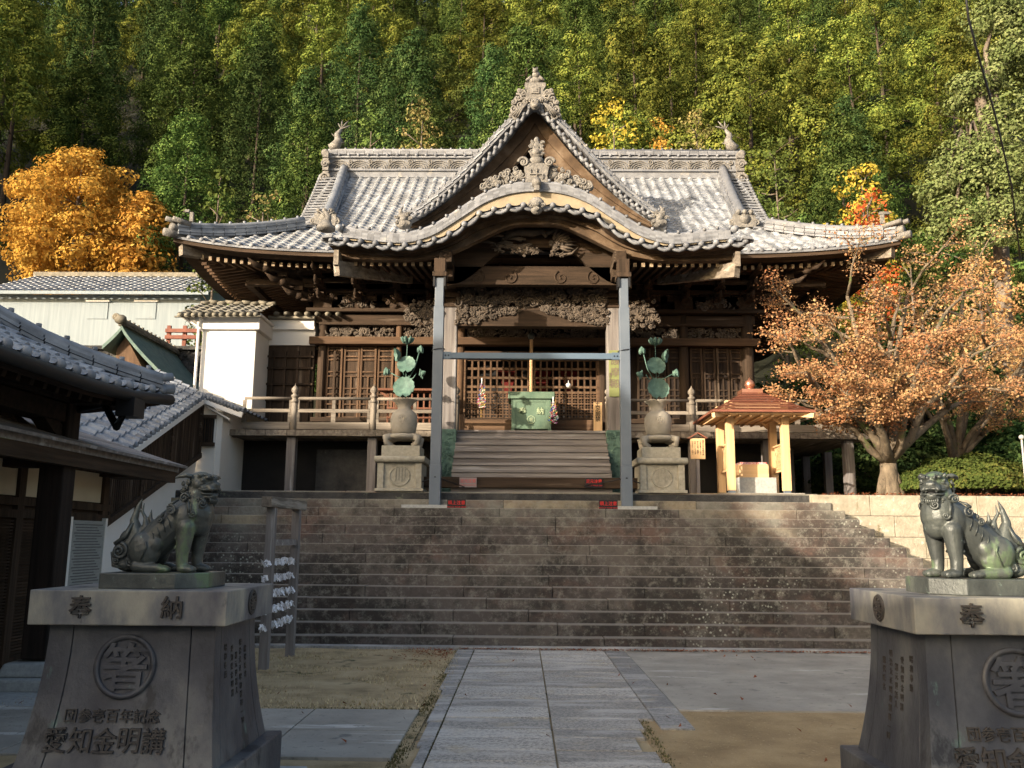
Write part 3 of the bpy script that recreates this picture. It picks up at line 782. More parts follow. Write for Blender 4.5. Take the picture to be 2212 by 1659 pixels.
# descending ridges on the gable edges, corner ridges
for s in (-1, 1):
    mb = MB()
    pts = [Vector((XC+s*(lim(y)-.62-.0*(y-ys)), y, roofz(XC, y)+.03)) for y in [25.9-.47*i for i in range(10)]]
    ridge_band(mb, pts, .34, .26, 3, .13, 0, seg=.24)
    for i in range(19):
        t = i/18*(len(pts)-1.01); p = pts[int(t)].lerp(pts[int(t)+1], t-int(t)); mb.tube([p+Vector((-.14, 0, .30)), p+Vector((0, .03, .425)), p+Vector((.14, 0, .30))], .018, 5)
    dr = mb.build('descending_ridge', 'tile_trim_blue' if s < 0 else 'tile_trim', T)
    e = pts[-1]; mb = MB()
    mb.box((e.x-.28, e.y-.12, e.z-.02), (e.x+.28, e.y+.02, e.z+.32)); mb.tube([(e.x, e.y-.12, e.z+.2), (e.x, e.y-.16, e.z+.2)], .13, 14)
    mb.spiral((e.x-.3, e.y-.08, e.z+.1), .1, 1.2, (1,0,0), (0,0,1), .04); mb.spiral((e.x+.3, e.y-.08, e.z+.1), .1, 1.2, (-1,0,0), (0,0,1), .04)
    for dx in (-.16, 0, .16): mb.tube([(e.x+dx, e.y-.2, e.z+.36), (e.x+dx, e.y+.1, e.z+.38)], .06, 8)
    o = mb.build('ridge_end_tile', 'ornament', dr)
    mb = MB()                                            # verge tiles outside the descending ridge
    for y in [ys+.1+.23*i for i in range(20)]:
        if y > 25.9: break
        x1 = XC+s*lim(y); mb.beam((x1-s*.40, y, roofz(XC, y)+.07), (x1+s*.10, y, roofz(XC, y)+.05), .1, .045); mb.ball((x1+s*.1, y, roofz(XC, y)+.05), .065, 8, 5)
    mb.build('verge_tiles', 'tile_trim', T)
    mb = MB()                                            # corner ridge
    pts = []
    for i in range(12):
        t = i/11; y = ys-.05-(ys-ye-.02)*t; x = XC+s*(5.85+(8.22-5.85)*t); pts.append(Vector((x, y, roofz(x, y)+.02)))
    ridge_band(mb, pts, .27, .24, 4, .085, .36, .035, seg=.26)
    cr = mb.build('corner_ridge', 'tile_trim_blue' if s < 0 else 'tile_trim', T)
    e = pts[-1]; mb = MB()
    mb.tube([e+Vector((0, 0, .16)), e+Vector((s*.1, -.1, .17))], .10, 12); mb.tube([e+Vector((-s*.1, .1, .02)), e+Vector((s*.2, -.2, .02))], .09, 12)
    mb.tube([e+Vector((-s*.1, .1, .3)), e+Vector((s*.18, -.18, .34))], .06, 8); mb.tube([e+Vector((-s*.28, .1, .30)), e+Vector((s*.02, -.18, .34))], .06, 8)
    mb.box((e.x-s*.32-.04, e.y, e.z+.34), (e.x-s*.32+.04, e.y+.06, e.z+.56)); mb.box((e.x-s*.32-.06, e.y-.01, e.z+.56), (e.x-s*.32+.16*s, e.y+.07, e.z+.62))
    mb.build('corner_end_tile', 'ornament', cr)

# ------------- dormer gable (triangular) above the porch
YG = 20.2
tab_o = [(dx, UZ(y, YG, 1152)) for dx, y in [(0, 210), (18, 222), (68, 266), (140, 340), (195, 392), (245, 432), (300, 468)]]
tab_i = [(dx, UZ(y, YG, 1152)) for dx, y in [(0, 226), (12, 238), (49, 280), (90, 327), (140, 376), (200, 428), (262, 470)]]
YB_ = YG+.5
tab_b = [(dx, UZ(y, YB_, 1152)) for dx, y in [(0, 312), (29, 341), (84, 391), (126, 421), (190, 456), (262, 490)]]
px2m = YG/FPX*1.0
def gz(tab, ax): return smooth_tab(tab, ax/px2m)
HW = 300*px2m
def dormer(s):
    def fn(q, t):
        ax = HW-min(HW, t*.72); y = YG-.12+q
        return Vector((XC+s*ax, y, gz(tab_o, ax)-.17))
    return fn
gab = thing  # alias kept short below
for s in (-1, 1):
    tile_sheet('dormer_roof', dormer(s), 6.2, HW/.72, 'tile_main', T, course=.24)
    xs = [HW*i/22 for i in range(23)]
    mb = MB()                                             # stacked verge tiles at the gable front
    for c in range(3):
        for i in range(22):
            a, b = xs[i], xs[i+1]
            p = Vector((XC+s*a, YG+.05+.0*c, gz(tab_o, a)-.20+.065*c)); r_ = Vector((XC+s*b, YG+.05, gz(tab_o, b)-.20+.065*c)); d = (r_-p)*.015
            mb.beam(p+d, r_-d, .30-.04*c, .055)
    mb.tube([(XC+s*a, YG+.02, gz(tab_o, a)-.01) for a in xs], .05, 8)
    N = 24
    for i in range(N):
        a = HW*(i+.5)/N; mb.tube([(XC+s*a, YG-.02, gz(tab_o, a)+.01), (XC+s*a, YG-.02, gz(tab_o, a)+.07)], .024, 6)
    mb.build('dormer_verge', 'tile_trim', T)
    mb = MB()                                             # scalloped pale edge tiles
    N = 21
    for i in range(N):
        a = .15+(HW-.35)*i/N; b = .15+(HW-.35)*(i+1)/N; za, zb = gz(tab_i, a), gz(tab_i, b)
        mb.tube([(XC+s*a, YG-.16, za+.03), (XC+s*a, YG+.16, za+.06)], .05, 8)
        m_ = (a+b)/2; zm = (za+zb)/2
        mb.tube([(XC+s*a, YG-.1, za+.02), (XC+s*(a+(m_-a)*.6), YG-.1, zm+.02-.055), (XC+s*b, YG-.1, zb+.01)], .045, 7)
    mb.build('dormer_edge_tiles', 'plaster_tile' if 'plaster_tile' in MATS else 'tile_trim', T)
    mb = MB()                                             # bargeboards
    f_ = YB_/YG; top = [(XC+s*a*f_, UZ(226, YB_) if a == 0 else gz(tab_i, a)+.06) for a in xs]; bot = [(XC+s*a*f_, min(gz(tab_i, a)-.02, smooth_tab(tab_b, a/px2m))) for a in xs]
    if s < 0: top = top[::-1]; bot = bot[::-1]
    mb.ribbon(top, bot, YB_, YB_+.14)
    mid = [(x, zt*.5+zb*.5) for (x, zt), (_, zb) in zip(top, bot)]; mb.ribbon(top, mid, YB_-.06, YB_-.002)
    bt = [(x, zb+.07) for (x, zb) in bot]; mb.ribbon(bt, bot, YB_-.03, YB_-.003)
    nmat('barge_wood', [(.25, (.035, .024, .016)), (.5, (.095, .062, .038)), (.75, (.21, .16, .115))], 2.5, (1,1,1), bump=.4, bscale=14)
    mb.build('bargeboard', 'barge_wood', T)
mb = MB()
mb.add([(XC-HW+.3, YG+1.15, UZ(478, YG)), (XC+HW-.3, YG+1.15, UZ(478, YG)), (XC, YG+1.15, UZ(235, YG))], [(0,1,2)])
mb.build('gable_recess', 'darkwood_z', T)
mb = MB(); mb.box((XC-1.3, YG+.9, UZ(372, YG)-.10), (XC+1.3, YG+1.08, UZ(372, YG)+.02)); mb.build('gable_beam', 'warmwood_x', T)
# dormer ridge running back
mb = MB(); za = gz(tab_o, 0)
mb.box((XC-.14, YG, za-.15), (XC+.14, YG+5.4, za+.14)); mb.tube([(XC, YG, za+.18), (XC, YG+5.4, za+.18)], .09, 8); mb.build('dormer_ridge', 'tile_trim', T)
# big demon tile on the dormer apex
ot = thing
mb = MB(); c = Vector((XC, YG-.12, UZ(225, YG)))
sh = [(-.20,.02),(.20,.02),(.24,.16),(.19,.30),(.26,.42),(.25,.50),(-.25,.50),(-.26,.42),(-.19,.30),(-.24,.16)]
mb.prism([(c.x+x, c.z+z) for x, z in sh], c.y-.02, c.y+.12); mb.box((c.x-.10, c.y-.05, c.z+.20), (c.x+.10, c.y-.02, c.z+.38)); mb.box((c.x-.05, c.y-.062, c.z+.24), (c.x+.05, c.y-.05, c.z+.34))
for s in (-1, 1):
    for k, (dx, dz, r) in enumerate(((.30,.22,.10),(.42,.10,.11),(.36,-.08,.12),(.50,-.18,.12),(.46,-.36,.10),(.30,-.2,.10),(.26,.02,.09),(.58,-.34,.07),(.52,.0,.07),(.38,.30,.06))):
        mb.spiral((c.x+s*dx, c.y-.0, c.z+dz), r, 1.3, (s,0,0), (0,0,1), .033, a0=k*1.1)
        mb.ball((c.x+s*dx, c.y+.08, c.z+dz), (r, .09, r), 8, 5)
    for k in range(4): mb.tube([(c.x+s*(.18+.04*k), c.y-.06, c.z-.05-.02*k), (c.x+s*(.30+.05*k), c.y-.08, c.z-.2-.02*k), (c.x+s*(.42+.05*k), c.y-.06, c.z-.42+.02*k)], [.025,.03,.012], 6)
mb.ball((c.x, c.y-.12, c.z-.13), (.13, .10, .15)); mb.ball((c.x, c.y-.2, c.z-.2), (.09, .06, .06))
for s in (-1, 1): mb.ball((c.x+s*.06, c.y-.2, c.z-.09), .03, 7, 5); mb.spiral((c.x+s*.13, c.y-.12, c.z-.03), .07, 1.2, (s,0,0), (0,0,1), .03)
mb.build('apex_ornament', 'ornament', T)
mb = MB(); d = c+Vector((0, .04, .52))                     # small beast on the very top
mb.ball(d+Vector((0, .05, .07)), (.20, .13, .11)); mb.ball(d+Vector((.02, -.02, .2)), (.10, .10, .10)); mb.ball(d+Vector((.0, -.08, .27)), (.07, .08, .07))
for s in (-1, 1): mb.tube([d+Vector((s*.03, -.05, .31)), d+Vector((s*.06, 0, .42))], [.028, .008], 6); mb.tube([d+Vector((s*.1, -.02, .14)), d+Vector((s*.22, -.03, .05))], [.05, .03], 7)
mb.tube([d+Vector((0, .1, .15)), d+Vector((.03, .12, .32)), d+Vector((-.01, .1, .44))], [.05, .045, .01], 7)
mb.build('beast_finial', 'ornament', T)
# beasts at the feet of the dormer gable
for s, px, py in ((-1, 872, 494), (1, 1424, 492)):
    x, z = U(px, py, YG-.3); mb = MB(); c = Vector((x, YG-.3, z))
    mb.ball(c+Vector((0, 0, .12)), (.20, .16, .14)); mb.ball(c+Vector((s*.02, -.03, .28)), (.14, .12, .12)); mb.ball(c+Vector((0, -.1, .20)), (.09, .08, .07))
    for k in range(7): a = k*.9; mb.spiral(c+Vector((cos(a)*.16, -.12, .2+sin(a)*.13)), .055, 1.1, (1,0,0), (0,0,1), .022, a0=a)
    mb.tube([c+Vector((s*.05, 0, .34)), c+Vector((s*.1, .02, .46)), c+Vector((s*.02, .02, .56))], [.06, .05, .01], 7); mb.tube([c+Vector((-s*.08, 0, .36)), c+Vector((-s*.2, .02, .42))], [.05, .01], 7)
    mb.build('roof_beast', 'ornament', T)

# ------------- porch with curved (cusped) gable
YP = 17.2
m2 = YP/FPX
tab_z = [(dx, UZ(y, YP, 1150)) for dx, y in [(0, 446), (50, 448), (98, 456), (138, 468), (162, 487), (202, 511), (262, 529), (309, 534), (349, 531), (425, 524), (500, 521)]]
tab_t = [(dx, UZ(y, YP+.35, 1150)) for dx, y in [(0, 405), (63, 411), (122, 431), (182, 467), (242, 501), (309, 516), (425, 506), (470, 503)]]
tab_k = [(dx, UZ(y, YP+.18, 1150)) for dx, y in [(0, 486), (55, 489), (110, 511), (150, 530), (193, 548), (248, 560), (303, 564), (460, 561)]]
PW_ = 472*m2
def kz(tab, ax): return smooth_tab(tab, ax/m2)
def porch(q, t):
    x = q-PW_; y = YP+t
    return Vector((XC+x, y, kz(tab_z, abs(x))+.02+(.16+.09*min(1, abs(x)/2.4))*t))
tile_sheet('porch_roof', porch, 2*PW_, 3.6, 'tile_main', T, course=.25, pitch=.30, rib=.05)
mb = MB(); mb2 = MB(); k = 0
while k*.30 < 2*PW_:
    x = (k+.25)*.30-PW_
    if abs(x) < PW_:
        z = kz(tab_z, abs(x)); mb.ball((XC+x, YP-.04, z+.02), (.062, .06, .062), 9, 6); mb.tube([(XC+x, YP-.03, z+.03), (XC+x, YP+.3, z+.09)], .058, 8)
        x1 = x+.3; xm = x+.15
        if abs(x1) < PW_:
            z1 = kz(tab_z, abs(x1)); zm = (z+z1)/2
            mb2.tube([(XC+x, YP-.0, z-.0), (XC+x+.07, YP-.02, zm+(z-zm)*.5-.06), (XC+xm, YP-.02, zm-.085), (XC+x+.23, YP-.02, zm+(z1-zm)*.5-.06), (XC+x1, YP, z1)], .035, 6)
    k += 1
xq_ = [-PW_+2*PW_*i/90 for i in range(91)]; mb2.ribbon([(XC+x, kz(tab_z, abs(x))+.012) for x in xq_], [(XC+x, kz(tab_z, abs(x))-.05) for x in xq_], YP+.02, YP+.10)
mb.build('porch_end_tiles', 'tile_trim', T); mb2.build('porch_edge_tiles', 'tile_trim', T)
N = 66; xs = [-PW_+2*PW_*i/N for i in range(N+1)]
mb = MB()
mb.ribbon([(XC+x, kz(tab_t, abs(x))-.12) for x in xs[2:-2]], [(XC+x, min(kz(tab_t, abs(x))-.13, kz(tab_z, abs(x))+.02)) for x in xs[2:-2]], YP+.22, YP+.5)
mb.build('mortar_bed', 'mortar', T)
mb = MB()
for c in range(4):
    for i in range(2, N-2):
        a = Vector((XC+xs[i], YP+.34, kz(tab_t, abs(xs[i]))-.13+.052*c)); b = Vector((XC+xs[i+1], YP+.34, kz(tab_t, abs(xs[i+1]))-.13+.052*c)); d = (b-a)*.012
        mb.beam(a+d, b-d, .34-.035*c, .045)
mb.tube([(XC+x, YP+.32, kz(tab_t, abs(x))+.075) for x in xs[2:-2]], .06, 8)
for i in range(31):
    x = -PW_+.25+(2*PW_-.5)*i/30; mb.tube([(XC+x, YP+.28, kz(tab_t, abs(x))+.1), (XC+x, YP+.26, kz(tab_t, abs(x))+.16)], .032, 7)
mb.build('porch_front_ridge', 'tile_trim', T)
# centre boss tile
mb = MB(); z = kz(tab_z, 0); tz = kz(tab_t, 0)
mb.tube([(XC, YP+.30, tz+.02), (XC, YP+.1, tz+.03), (XC, YP+.02, tz-.08)], .095, 10); mb.box((XC-.055, YP-.01, tz-.2), (XC+.055, YP+.1, tz-.09))
mb.ball((XC, YP-.05, z+.05), (.16, .12, .13)); mb.ball((XC, YP-.12, z+.0), (.09, .08, .07)); mb.ball((XC, YP-.06, z-.10), (.12, .09, .10))
for s in (-1, 1): mb.spiral((XC+s*.12, YP-.12, z-.03), .055, 1.3, (s,0,0), (0,0,1), .022)
mb.spiral((XC, YP-.16, z-.12), .05, 1.3, (1,0,0), (0,0,1), .022)
mb.build('centre_boss', 'ornament', T)
# side edge of the porch roof
for s in (-1, 1):
    mb = MB(); x = XC+s*PW_
    for i in range(9):
        y = YP+.0+.25*i; mb.beam((x-s*.1, y, kz(tab_z, PW_)+.02+.25*(y-YP)+.05), (x+s*.1, y, kz(tab_z, PW_)+.02+.25*(y-YP)+.03), .24, .05); mb.ball((x+s*.1, y, kz(tab_z, PW_)+.25*(y-YP)+.04), .055, 8, 5)
    e = Vector((x-s*.18, YP+.4, kz(tab_t, PW_)+.02)); mb.tube([e+Vector((0, -.3, .0)), e+Vector((0, 1.7, .42))], .07, 8)
    mb.build('porch_verge', 'tile_trim', T)
mb = MB()   # dancing shachi on the left of the porch roof and matching one
for px, py in ((704, 497),):
    x, z = U(px, py, YP+.5); c = Vector((x, YP+.5, z))
    mb.lathe([(.0, -.02), (.2, 0), (.2, .06), (.13, .12), (.1, .2), (0, .22)], c, 12); mb.tube([c+Vector((0,0,.15)), c+Vector((.04,0,.3)), c+Vector((-.03,0,.42))], [.1,.07,.02], 8)
    for a in (.6, 1.2, 1.9, 2.5): mb.tube([c+Vector((0,0,.3)), c+Vector((cos(a)*.2, 0, .3+sin(a)*.2))], [.04,.008], 6)
    mb.build('porch_beast', 'ornament', T)
# ridge figure standing on the porch ridge, in front of the dormer
mb = MB(); c = Vector((XC, YP+.35, kz(tab_t, 0)+.08)); q = random.Random(11)
mb.prism([(c.x+x, c.z+z) for x, z in ((-.24,0),(.24,0),(.22,.15),(.26,.33),(.15,.42),(-.15,.42),(-.26,.33),(-.22,.15))], c.y-.1, c.y+.08)
mb.box((c.x-.14, c.y-.13, c.z+.16), (c.x+.14, c.y-.1, c.z+.18)); mb.box((c.x-.012, c.y-.135, c.z+.06), (c.x+.012, c.y-.1, c.z+.30))
mb.box((c.x-.14, c.y-.13, c.z+.18), (c.x-.115, c.y-.1, c.z+.28)); mb.box((c.x+.115, c.y-.13, c.z+.06), (c.x+.14, c.y-.1, c.z+.16))
for s in (-1, 1):
    mb.spiral((c.x+s*.27, c.y-.1, c.z+.44), .11, 1.6, (s,0,0), (0,0,1), .035)
    for k in range(26):
        x = .28+.85*(k+.5)/26; hmax = .34*(1-((x-.28)/.95)**1.2)+.06; z = q.uniform(.02, hmax)
        mb.spiral((c.x+s*x, c.y-.02+q.uniform(-.06,.06), c.z+z-.10*((x-.2)/.9)**2), q.uniform(.05, .09), 1.2, (s,0,0), (0,0,1), .026, a0=q.random()*6)
        mb.ball((c.x+s*x, c.y+.04, c.z+z*.7-.10*((x-.2)/.9)**2), (.09,.06,.07), 7, 5)
mb.ball(c+Vector((0,0,.50)), (.16,.12,.12)); mb.ball(c+Vector((0,-.02,.66)), (.14,.12,.14)); mb.ball(c+Vector((0,-.1,.66)), (.08,.06,.06)); mb.ball(c+Vector((0,-.02,.83)), (.11,.1,.12)); mb.ball(c+Vector((0,-.02,.96)), (.06,.06,.08))
for k in range(16): a = k*2.4; mb.spiral(c+Vector((cos(a)*.12, -.09, .62+.02*k)), .045, 1.1, (1,0,0), (0,0,1), .02, a0=a)
mb.build('porch_ridge_ornament', 'ornament', T)
# curved bargeboard + inner board + soffit
mb = MB(); xs2 = [x for x in xs if abs(x) < 455*m2]
YK = YP+.46; fk = YK/YP
tab_k = [(dx, UZ(y, YK, 1150)) for dx, y in [(0, 486), (55, 489), (110, 511), (150, 530), (193, 548), (248, 560), (303, 564), (460, 561)]]
mb.ribbon([(XC+x*fk, kz(tab_z, abs(x))+.0) for x in xs2], [(XC+x*fk, kz(tab_k, abs(x))) for x in xs2], YK, YK+.14)
mb.ribbon([(XC+x*fk, kz(tab_z, abs(x))+.02) for x in xs2], [(XC+x*fk, kz(tab_z, abs(x))*.5+kz(tab_k, abs(x))*.5+.02) for x in xs2], YK-.08, YK-.003)
mb.ribbon([(XC+x*fk, kz(tab_k, abs(x))+.05) for x in xs2], [(XC+x*fk, kz(tab_k, abs(x))+.002) for x in xs2], YK-.04, YK-.004)
mb.build('curved_bargeboard', 'barge_wood', T)
tab_k2 = [(0, UZ(497, YP)), (70, UZ(500, YP)), (104, UZ(520, YP)), (140, UZ(552, YP)), (180, UZ(577, YP)), (240, UZ(590, YP))]
mb = MB(); xs3 = [x for x in xs if abs(x) < 240*m2]
mb.ribbon([(XC+x, kz(tab_z, abs(x))-.06) for x in xs3], [(XC+x, kz(tab_k2, abs(x))) for x in xs3], YP+1.1, YP+1.25)
mb.build('inner_arch', 'wood_x', T)
mb = MB()
vs = [(XC+x, YP+.06, kz(tab_z, abs(x))-.07) for x in xs]+[(XC+x, YP+3.8, kz(tab_z, abs(x))+.35) for x in xs]
mb.add(vs, [(i, i+1, i+N+2, i+N+1) for i in range(N)]); mb.build('porch_soffit', 'wood_y', T)
mb = MB(); mbe = MB(); x = -PW_+.12
while x < PW_-.05:
    if abs(x) > 1.98:
        z = UZ(571, YP+.6); mb.beam((XC+x, YP+.62, z), (XC+x, YP+3.3, z+.45), .075, .085); mbe = MB(); mbe.box((XC+x-.035, YP+.60, z-.045), (XC+x+.035, YP+.618, z+.04)); mbe.build('porch_rafter_end', 'rafter_end', T)
    x += .172
mb.build('porch_rafters', 'wood_y', T)
for s in (-1, 1):   # closing panel of the porch eave end and bracket beak
    mb = MB(); x = XC+s*(455*m2)
    mb.box((x-.05, YP+.12, UZ(566, YP)-.03), (x+.05, YP+.62, UZ(537, YP))); mb.beam((x, YP+.2, UZ(575, YP)), (x-s*1.2, YP+2.6, UZ(600, YP+2.6)), .14, .3)
    mb.build('porch_corner_beam', 'greywood_y', T)

# ------------- porch pillars, beams and carvings
YQ = 19.15
def carve(mb, x0, x1, z0, z1, y, n, r0=.05, r1=.11, th=.03, seed=1, depth=.06, shape=None):
    q = random.Random(seed)
    for i in range(n):
        for _ in range(20):
            x = q.uniform(x0, x1); z = q.uniform(z0, z1)
            if shape is None or shape((x-x0)/(x1-x0), (z-z0)/(z1-z0)): break
        yy = y-q.uniform(0, depth); r = q.uniform(r0, r1); k = q.random()
        if k < .5: mb.spiral((x, yy, z), r, q.uniform(.9, 1.6), (q.choice((-1,1)),0,0), (0,0,1), th*q.uniform(.7, 1.1), a0=q.random()*6.3, n=6)
        elif k < .8:
            a = q.uniform(0, 6.3); d = Vector((cos(a), 0, sin(a)*.7)); p = Vector((x, yy, z)); c_ = Vector((-d.z, 0, d.x))*r*.5
            mb.tube([p-d*r, p+c_, p+d*r*1.3], [th*.4, th*1.1, th*.25], 6)
        else:
            for j in range(5): a = j*1.257+q.random(); mb.ball((x+cos(a)*r*.5, yy, z+sin(a)*r*.5), (r*.42, th*1.2, r*.3), 6, 4, rot=(0, -a, 0))
            mb.ball((x, yy-th*.6, z), r*.25, 6, 4)
xpl, xpr = UX(970, YQ), UX(1326, YQ)
for s, xp in ((-1, xpl), (1, xpr)):
    mb = MB(); w = .15; zt = UZ(668, YQ)
    mb.prism([(xp-w, ZP), (xp+w, ZP), (xp+w, zt), (xp-w, zt)], YQ-w, YQ+w)
    p = mb.build('porch_pillar', 'silverwood_z', T, bevel=.03)
    mb = MB(); zc = UZ(930, YQ); mb.box((xp-w-.018, YQ-w-.018, ZP), (xp+w+.018, YQ+w+.018, zc))
    carve(mb, xp-w, xp+w, ZP+.1, zc-.05, YQ-w-.015, 60, .03, .06, .012, 4+s, .01)
    mb.build('copper_pillar_sheath', 'bronze_green', p)
mb = MB(); q = random.Random(9)
zb0, zb1 = UZ(708, YQ), UZ(664, YQ)
mb.box((xpl+.151, YQ-.13, zb0), (xpr-.151, YQ+.13, zb1)); mb.build('rainbow_beam', 'wood_x', T, bevel=.015)
mb = MB(); mb.box((xpl+.1, YQ-.08, UZ(628, YQ)), (xpr-.1, YQ+.1, UZ(662, YQ))); mb.build('carved_frieze_panel', 'darkwood_x', T)
mb = MB(); carve(mb, xpl+.15, xpr-.15, UZ(662, YQ), UZ(630, YQ), YQ-.10, 330, .05, .12, .03, 21, .12)
mb.build('peony_frieze', 'carving', T)
mb = MB(); carve(mb, xpl+.12, xpr-.12, UZ(703, YQ), UZ(668, YQ), YQ-.14, 330, .03, .07, .02, 22, .05, lambda u, v: abs(u-.5) > .04+.16*(1-v) and v > .9-abs(u-.5)*2.2)
mb.build('beam_flower_relief', 'carving', T)
for z0, z1, y, nm in ((618, 578, 18.4, 'upper_porch_beam'), (570, 545, YQ+.6, 'back_porch_beam')):
    mb = MB(); mb.box((xpl-.1, y-.1, UZ(z0, y)), (xpr+.1, y+.1, UZ(z1, y))); o = mb.build(nm, 'wood_x', T, bevel=.015)
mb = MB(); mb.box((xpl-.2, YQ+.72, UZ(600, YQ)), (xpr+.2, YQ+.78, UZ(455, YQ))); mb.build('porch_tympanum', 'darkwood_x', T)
mb = MB()
for s in (-1, 1):
    for dx in (.55, 1.25): mb.spiral((XC+s*dx, 18.29, UZ(600, 18.3)), .16, 1.3, (s,0,0), (0,0,1), .02, a0=2)
mb.build('beam_scroll_relief', 'wood_x', T)
for s, xp in ((-1, xpl), (1, xpr)):   # struts above the pillars carrying the bargeboard
    mb = MB(); xs_ = xp-.02*s
    for k, (w, h) in enumerate(((.34, .10), (.24, .12), (.42, .10), (.26, .14))): z = UZ(668, YQ)+sum((.10,.12,.10,.14)[:k]); mb.box((xp-w/2, YQ-w/2, z+.001), (xp+w/2, YQ+w/2, z+h))
    mb.box((xp-.12, YQ-1.2, UZ(632, YQ)), (xp+.12, YQ-.2, UZ(610, YQ))); mb.box((xp-.13, YP+.3, UZ(592, YQ)-.25), (xp+.13, YQ+.1, UZ(592, YQ)))
    mb.build('pillar_bracket', 'wood_y', T, bevel=.01)
    # lion and elephant nosings carved either side of the pillar head
    mb = MB(); x0, x1 = sorted((UX(868 if s < 0 else 1342, YQ), UX(950 if s < 0 else 1428, YQ)))
    z0, z1 = UZ(712, YQ), UZ(655, YQ); q = random.Random(31+s)
    tip = x0 if s < 0 else x1; root = x1 if s < 0 else x0
    mb.tube([(root, YQ, (z0+z1)/2+.05), ((root+tip)/2, YQ-.03, (z0+z1)/2+.03), (tip-s*.2, YQ-.05, (z0+z1)/2)], [.20, .17, .12], 9)
    mb.ball((tip-s*.22, YQ-.05, (z0+z1)/2+.02), (.17,.14,.13), 10, 7); mb.tube([(tip-s*.2, YQ-.1, (z0+z1)/2-.03), (tip-s*.03, YQ-.12, (z0+z1)/2-.12), (tip+s*.0, YQ-.12, (z0+z1)/2-.02)], [.07,.05,.02], 7)
    carve(mb, x0+.05, x1-.03, z0, z1, YQ-.12, 120, .03, .075, .022, 40+s, .12, lambda u, v: (u > .12 if s < 0 else u < .88) or .25 < v < .7)
    mb.build('lion_nosing', 'carving', T)
# plank across the foot of the porch
mb = MB(); x0, x1 = UX(885, 17.95), UX(1406, 17.95)
mb.box((x0, 17.9, UZ(1054, 17.9)), (x1, 18.12, UZ(1031, 17.9))); mb.build('foot_plank', 'wood_x', T, bevel=.01)

# dragon carving hanging inside the curved gable
mb = MB(); yD = YP+.95
def D(px, py, y=yD):
    x, z = U(px, py, y); return (x, y, z)
def chain(pxs, r): mb.tube([D(*p) for p in pxs], r, 7)
chain([(1180,512),(1172,500),(1150,504),(1120,502),(1100,508),(1085,520)], [.04,.07,.08,.08,.07,.05]); chain([(1180,505),(1200,497),(1222,496)], [.05,.04,.01])
chain([(1085,520),(1098,532),(1118,536),(1140,532),(1150,528)], [.05,.06,.08,.07,.03])
chain([(1120,545),(1140,542),(1160,540),(1175,545)], [.07,.09,.05,.01]); chain([(1190,520),(1200,535),(1195,548),(1210,552)], [.05,.07,.07,.03]); chain([(1210,552),(1235,548),(1248,535)], [.04,.03,.01])
for k in range(9):   # spread wing / fan at the right
    a = R(-30+k*13); p = Vector(D(1190, 528)); d = Vector((cos(a), 0, sin(a)*.75)); mb.tube([p+d*.12, p+d*.35+Vector((0,-.03,0)), p+d*(.55+.05*sin(k))], [.022,.03,.004], 5)
    if k < 8:
        a2 = a+R(13); d2 = Vector((cos(a2), .02, sin(a2)*.75)); mb.quad(p+d*.1+Vector((0,.02,0)), p+d*.46+Vector((0,.02,0)), p+d2*.46, p+d2*.1)
for k in range(15):  # flame-like mane to the left
    px = 1068+q.uniform(0, 80); py = 497+q.uniform(0, 40); p = Vector(D(px, py)); mb.tube([p, p+Vector((-.15,-.03,.03)), p+Vector((-.34-.1*q.random(),0,-.02+.06*q.random()))], [.035,.03,.004], 5)
for k in range(24):
    px = 1085+q.uniform(0, 60); py = 496+q.uniform(0, 14); p = Vector(D(px, py)); mb.tube([p, p+Vector((-.12,-.02,.05))], [.02,.003], 5)
carve(mb, D(1110,0)[0], D(1165,0)[0], UZ(556, yD), UZ(536, yD), yD-.06, 26, .02, .045, .014, 51, .05); carve(mb, D(1185,0)[0], D(1215,0)[0], UZ(558, yD), UZ(520, yD), yD-.06, 20, .02, .05, .014, 52, .05)
carve(mb, D(1070,0)[0], D(1100,0)[0], UZ(548, yD), UZ(530, yD), yD-.03, 14, .02, .045, .012, 53, .05)
mb.build('dragon_carving', 'carving', T)

# ------------- hall front wall
mb = MB()
zT = zw(590)
for (a, b, z0, z1) in ((XL, UX(860, YW), ZF, zw(676)), (UX(1360, YW), XR, ZF, zw(676)), (XL, XR, zw(680), zT+.9)):
    mb.box((a, YW+.10, z0), (b, YW+.2, z1))
mb.box((XL, YW+.2, ZF), (XL+.1, 30, zT+.9)); mb.box((XR-.1, YW+.2, ZF), (XR, 30, zT+.9)); mb.box((XL, 30, ZF), (XR, 30.1, zT+.9))
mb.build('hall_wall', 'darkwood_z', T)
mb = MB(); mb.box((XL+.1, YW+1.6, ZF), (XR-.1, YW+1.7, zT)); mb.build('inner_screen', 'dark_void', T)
px_p = [(690, 19), (857, 14), (992, 20), (1303, 20), (1480, 22), (1620, 26)]
for px, w in px_p:
    x = UX(px, YW); r = w/2/FPX*YW; mb = MB(); mb.lathe([(r, ZF), (r, zw(676))], (x, YW, 0), 16)
    mb.build('hall_pillar', 'warmwood_z' if 840 < px < 1100 else 'wood_z', T)
beams = [('head_beam', 733, 749, -.22, .05, 'warmwood_x', XL-.2, XR+.18), ('frieze_rail', 700, 706, -.12, .06, 'wood_x', XL, XR), ('tie_beam', 683, 701, -.10, .08, 'wood_x', XL-.1, XR+.1), ('plate_beam', 672, 680, -.25, .2, 'wood_x', XL-.3, XR+.3), ('floor_sill', 905, 915, -.14, .09, 'wood_x', XL-.1, XR+.1)]
for nm, y0, y1, a, b, m_, xa, xb in beams:
    mb = MB(); mb.box((xa, YW+a, zw(y1)), (xb, YW+b, zw(y0))); mb.build(nm, m_, T, bevel=.012)
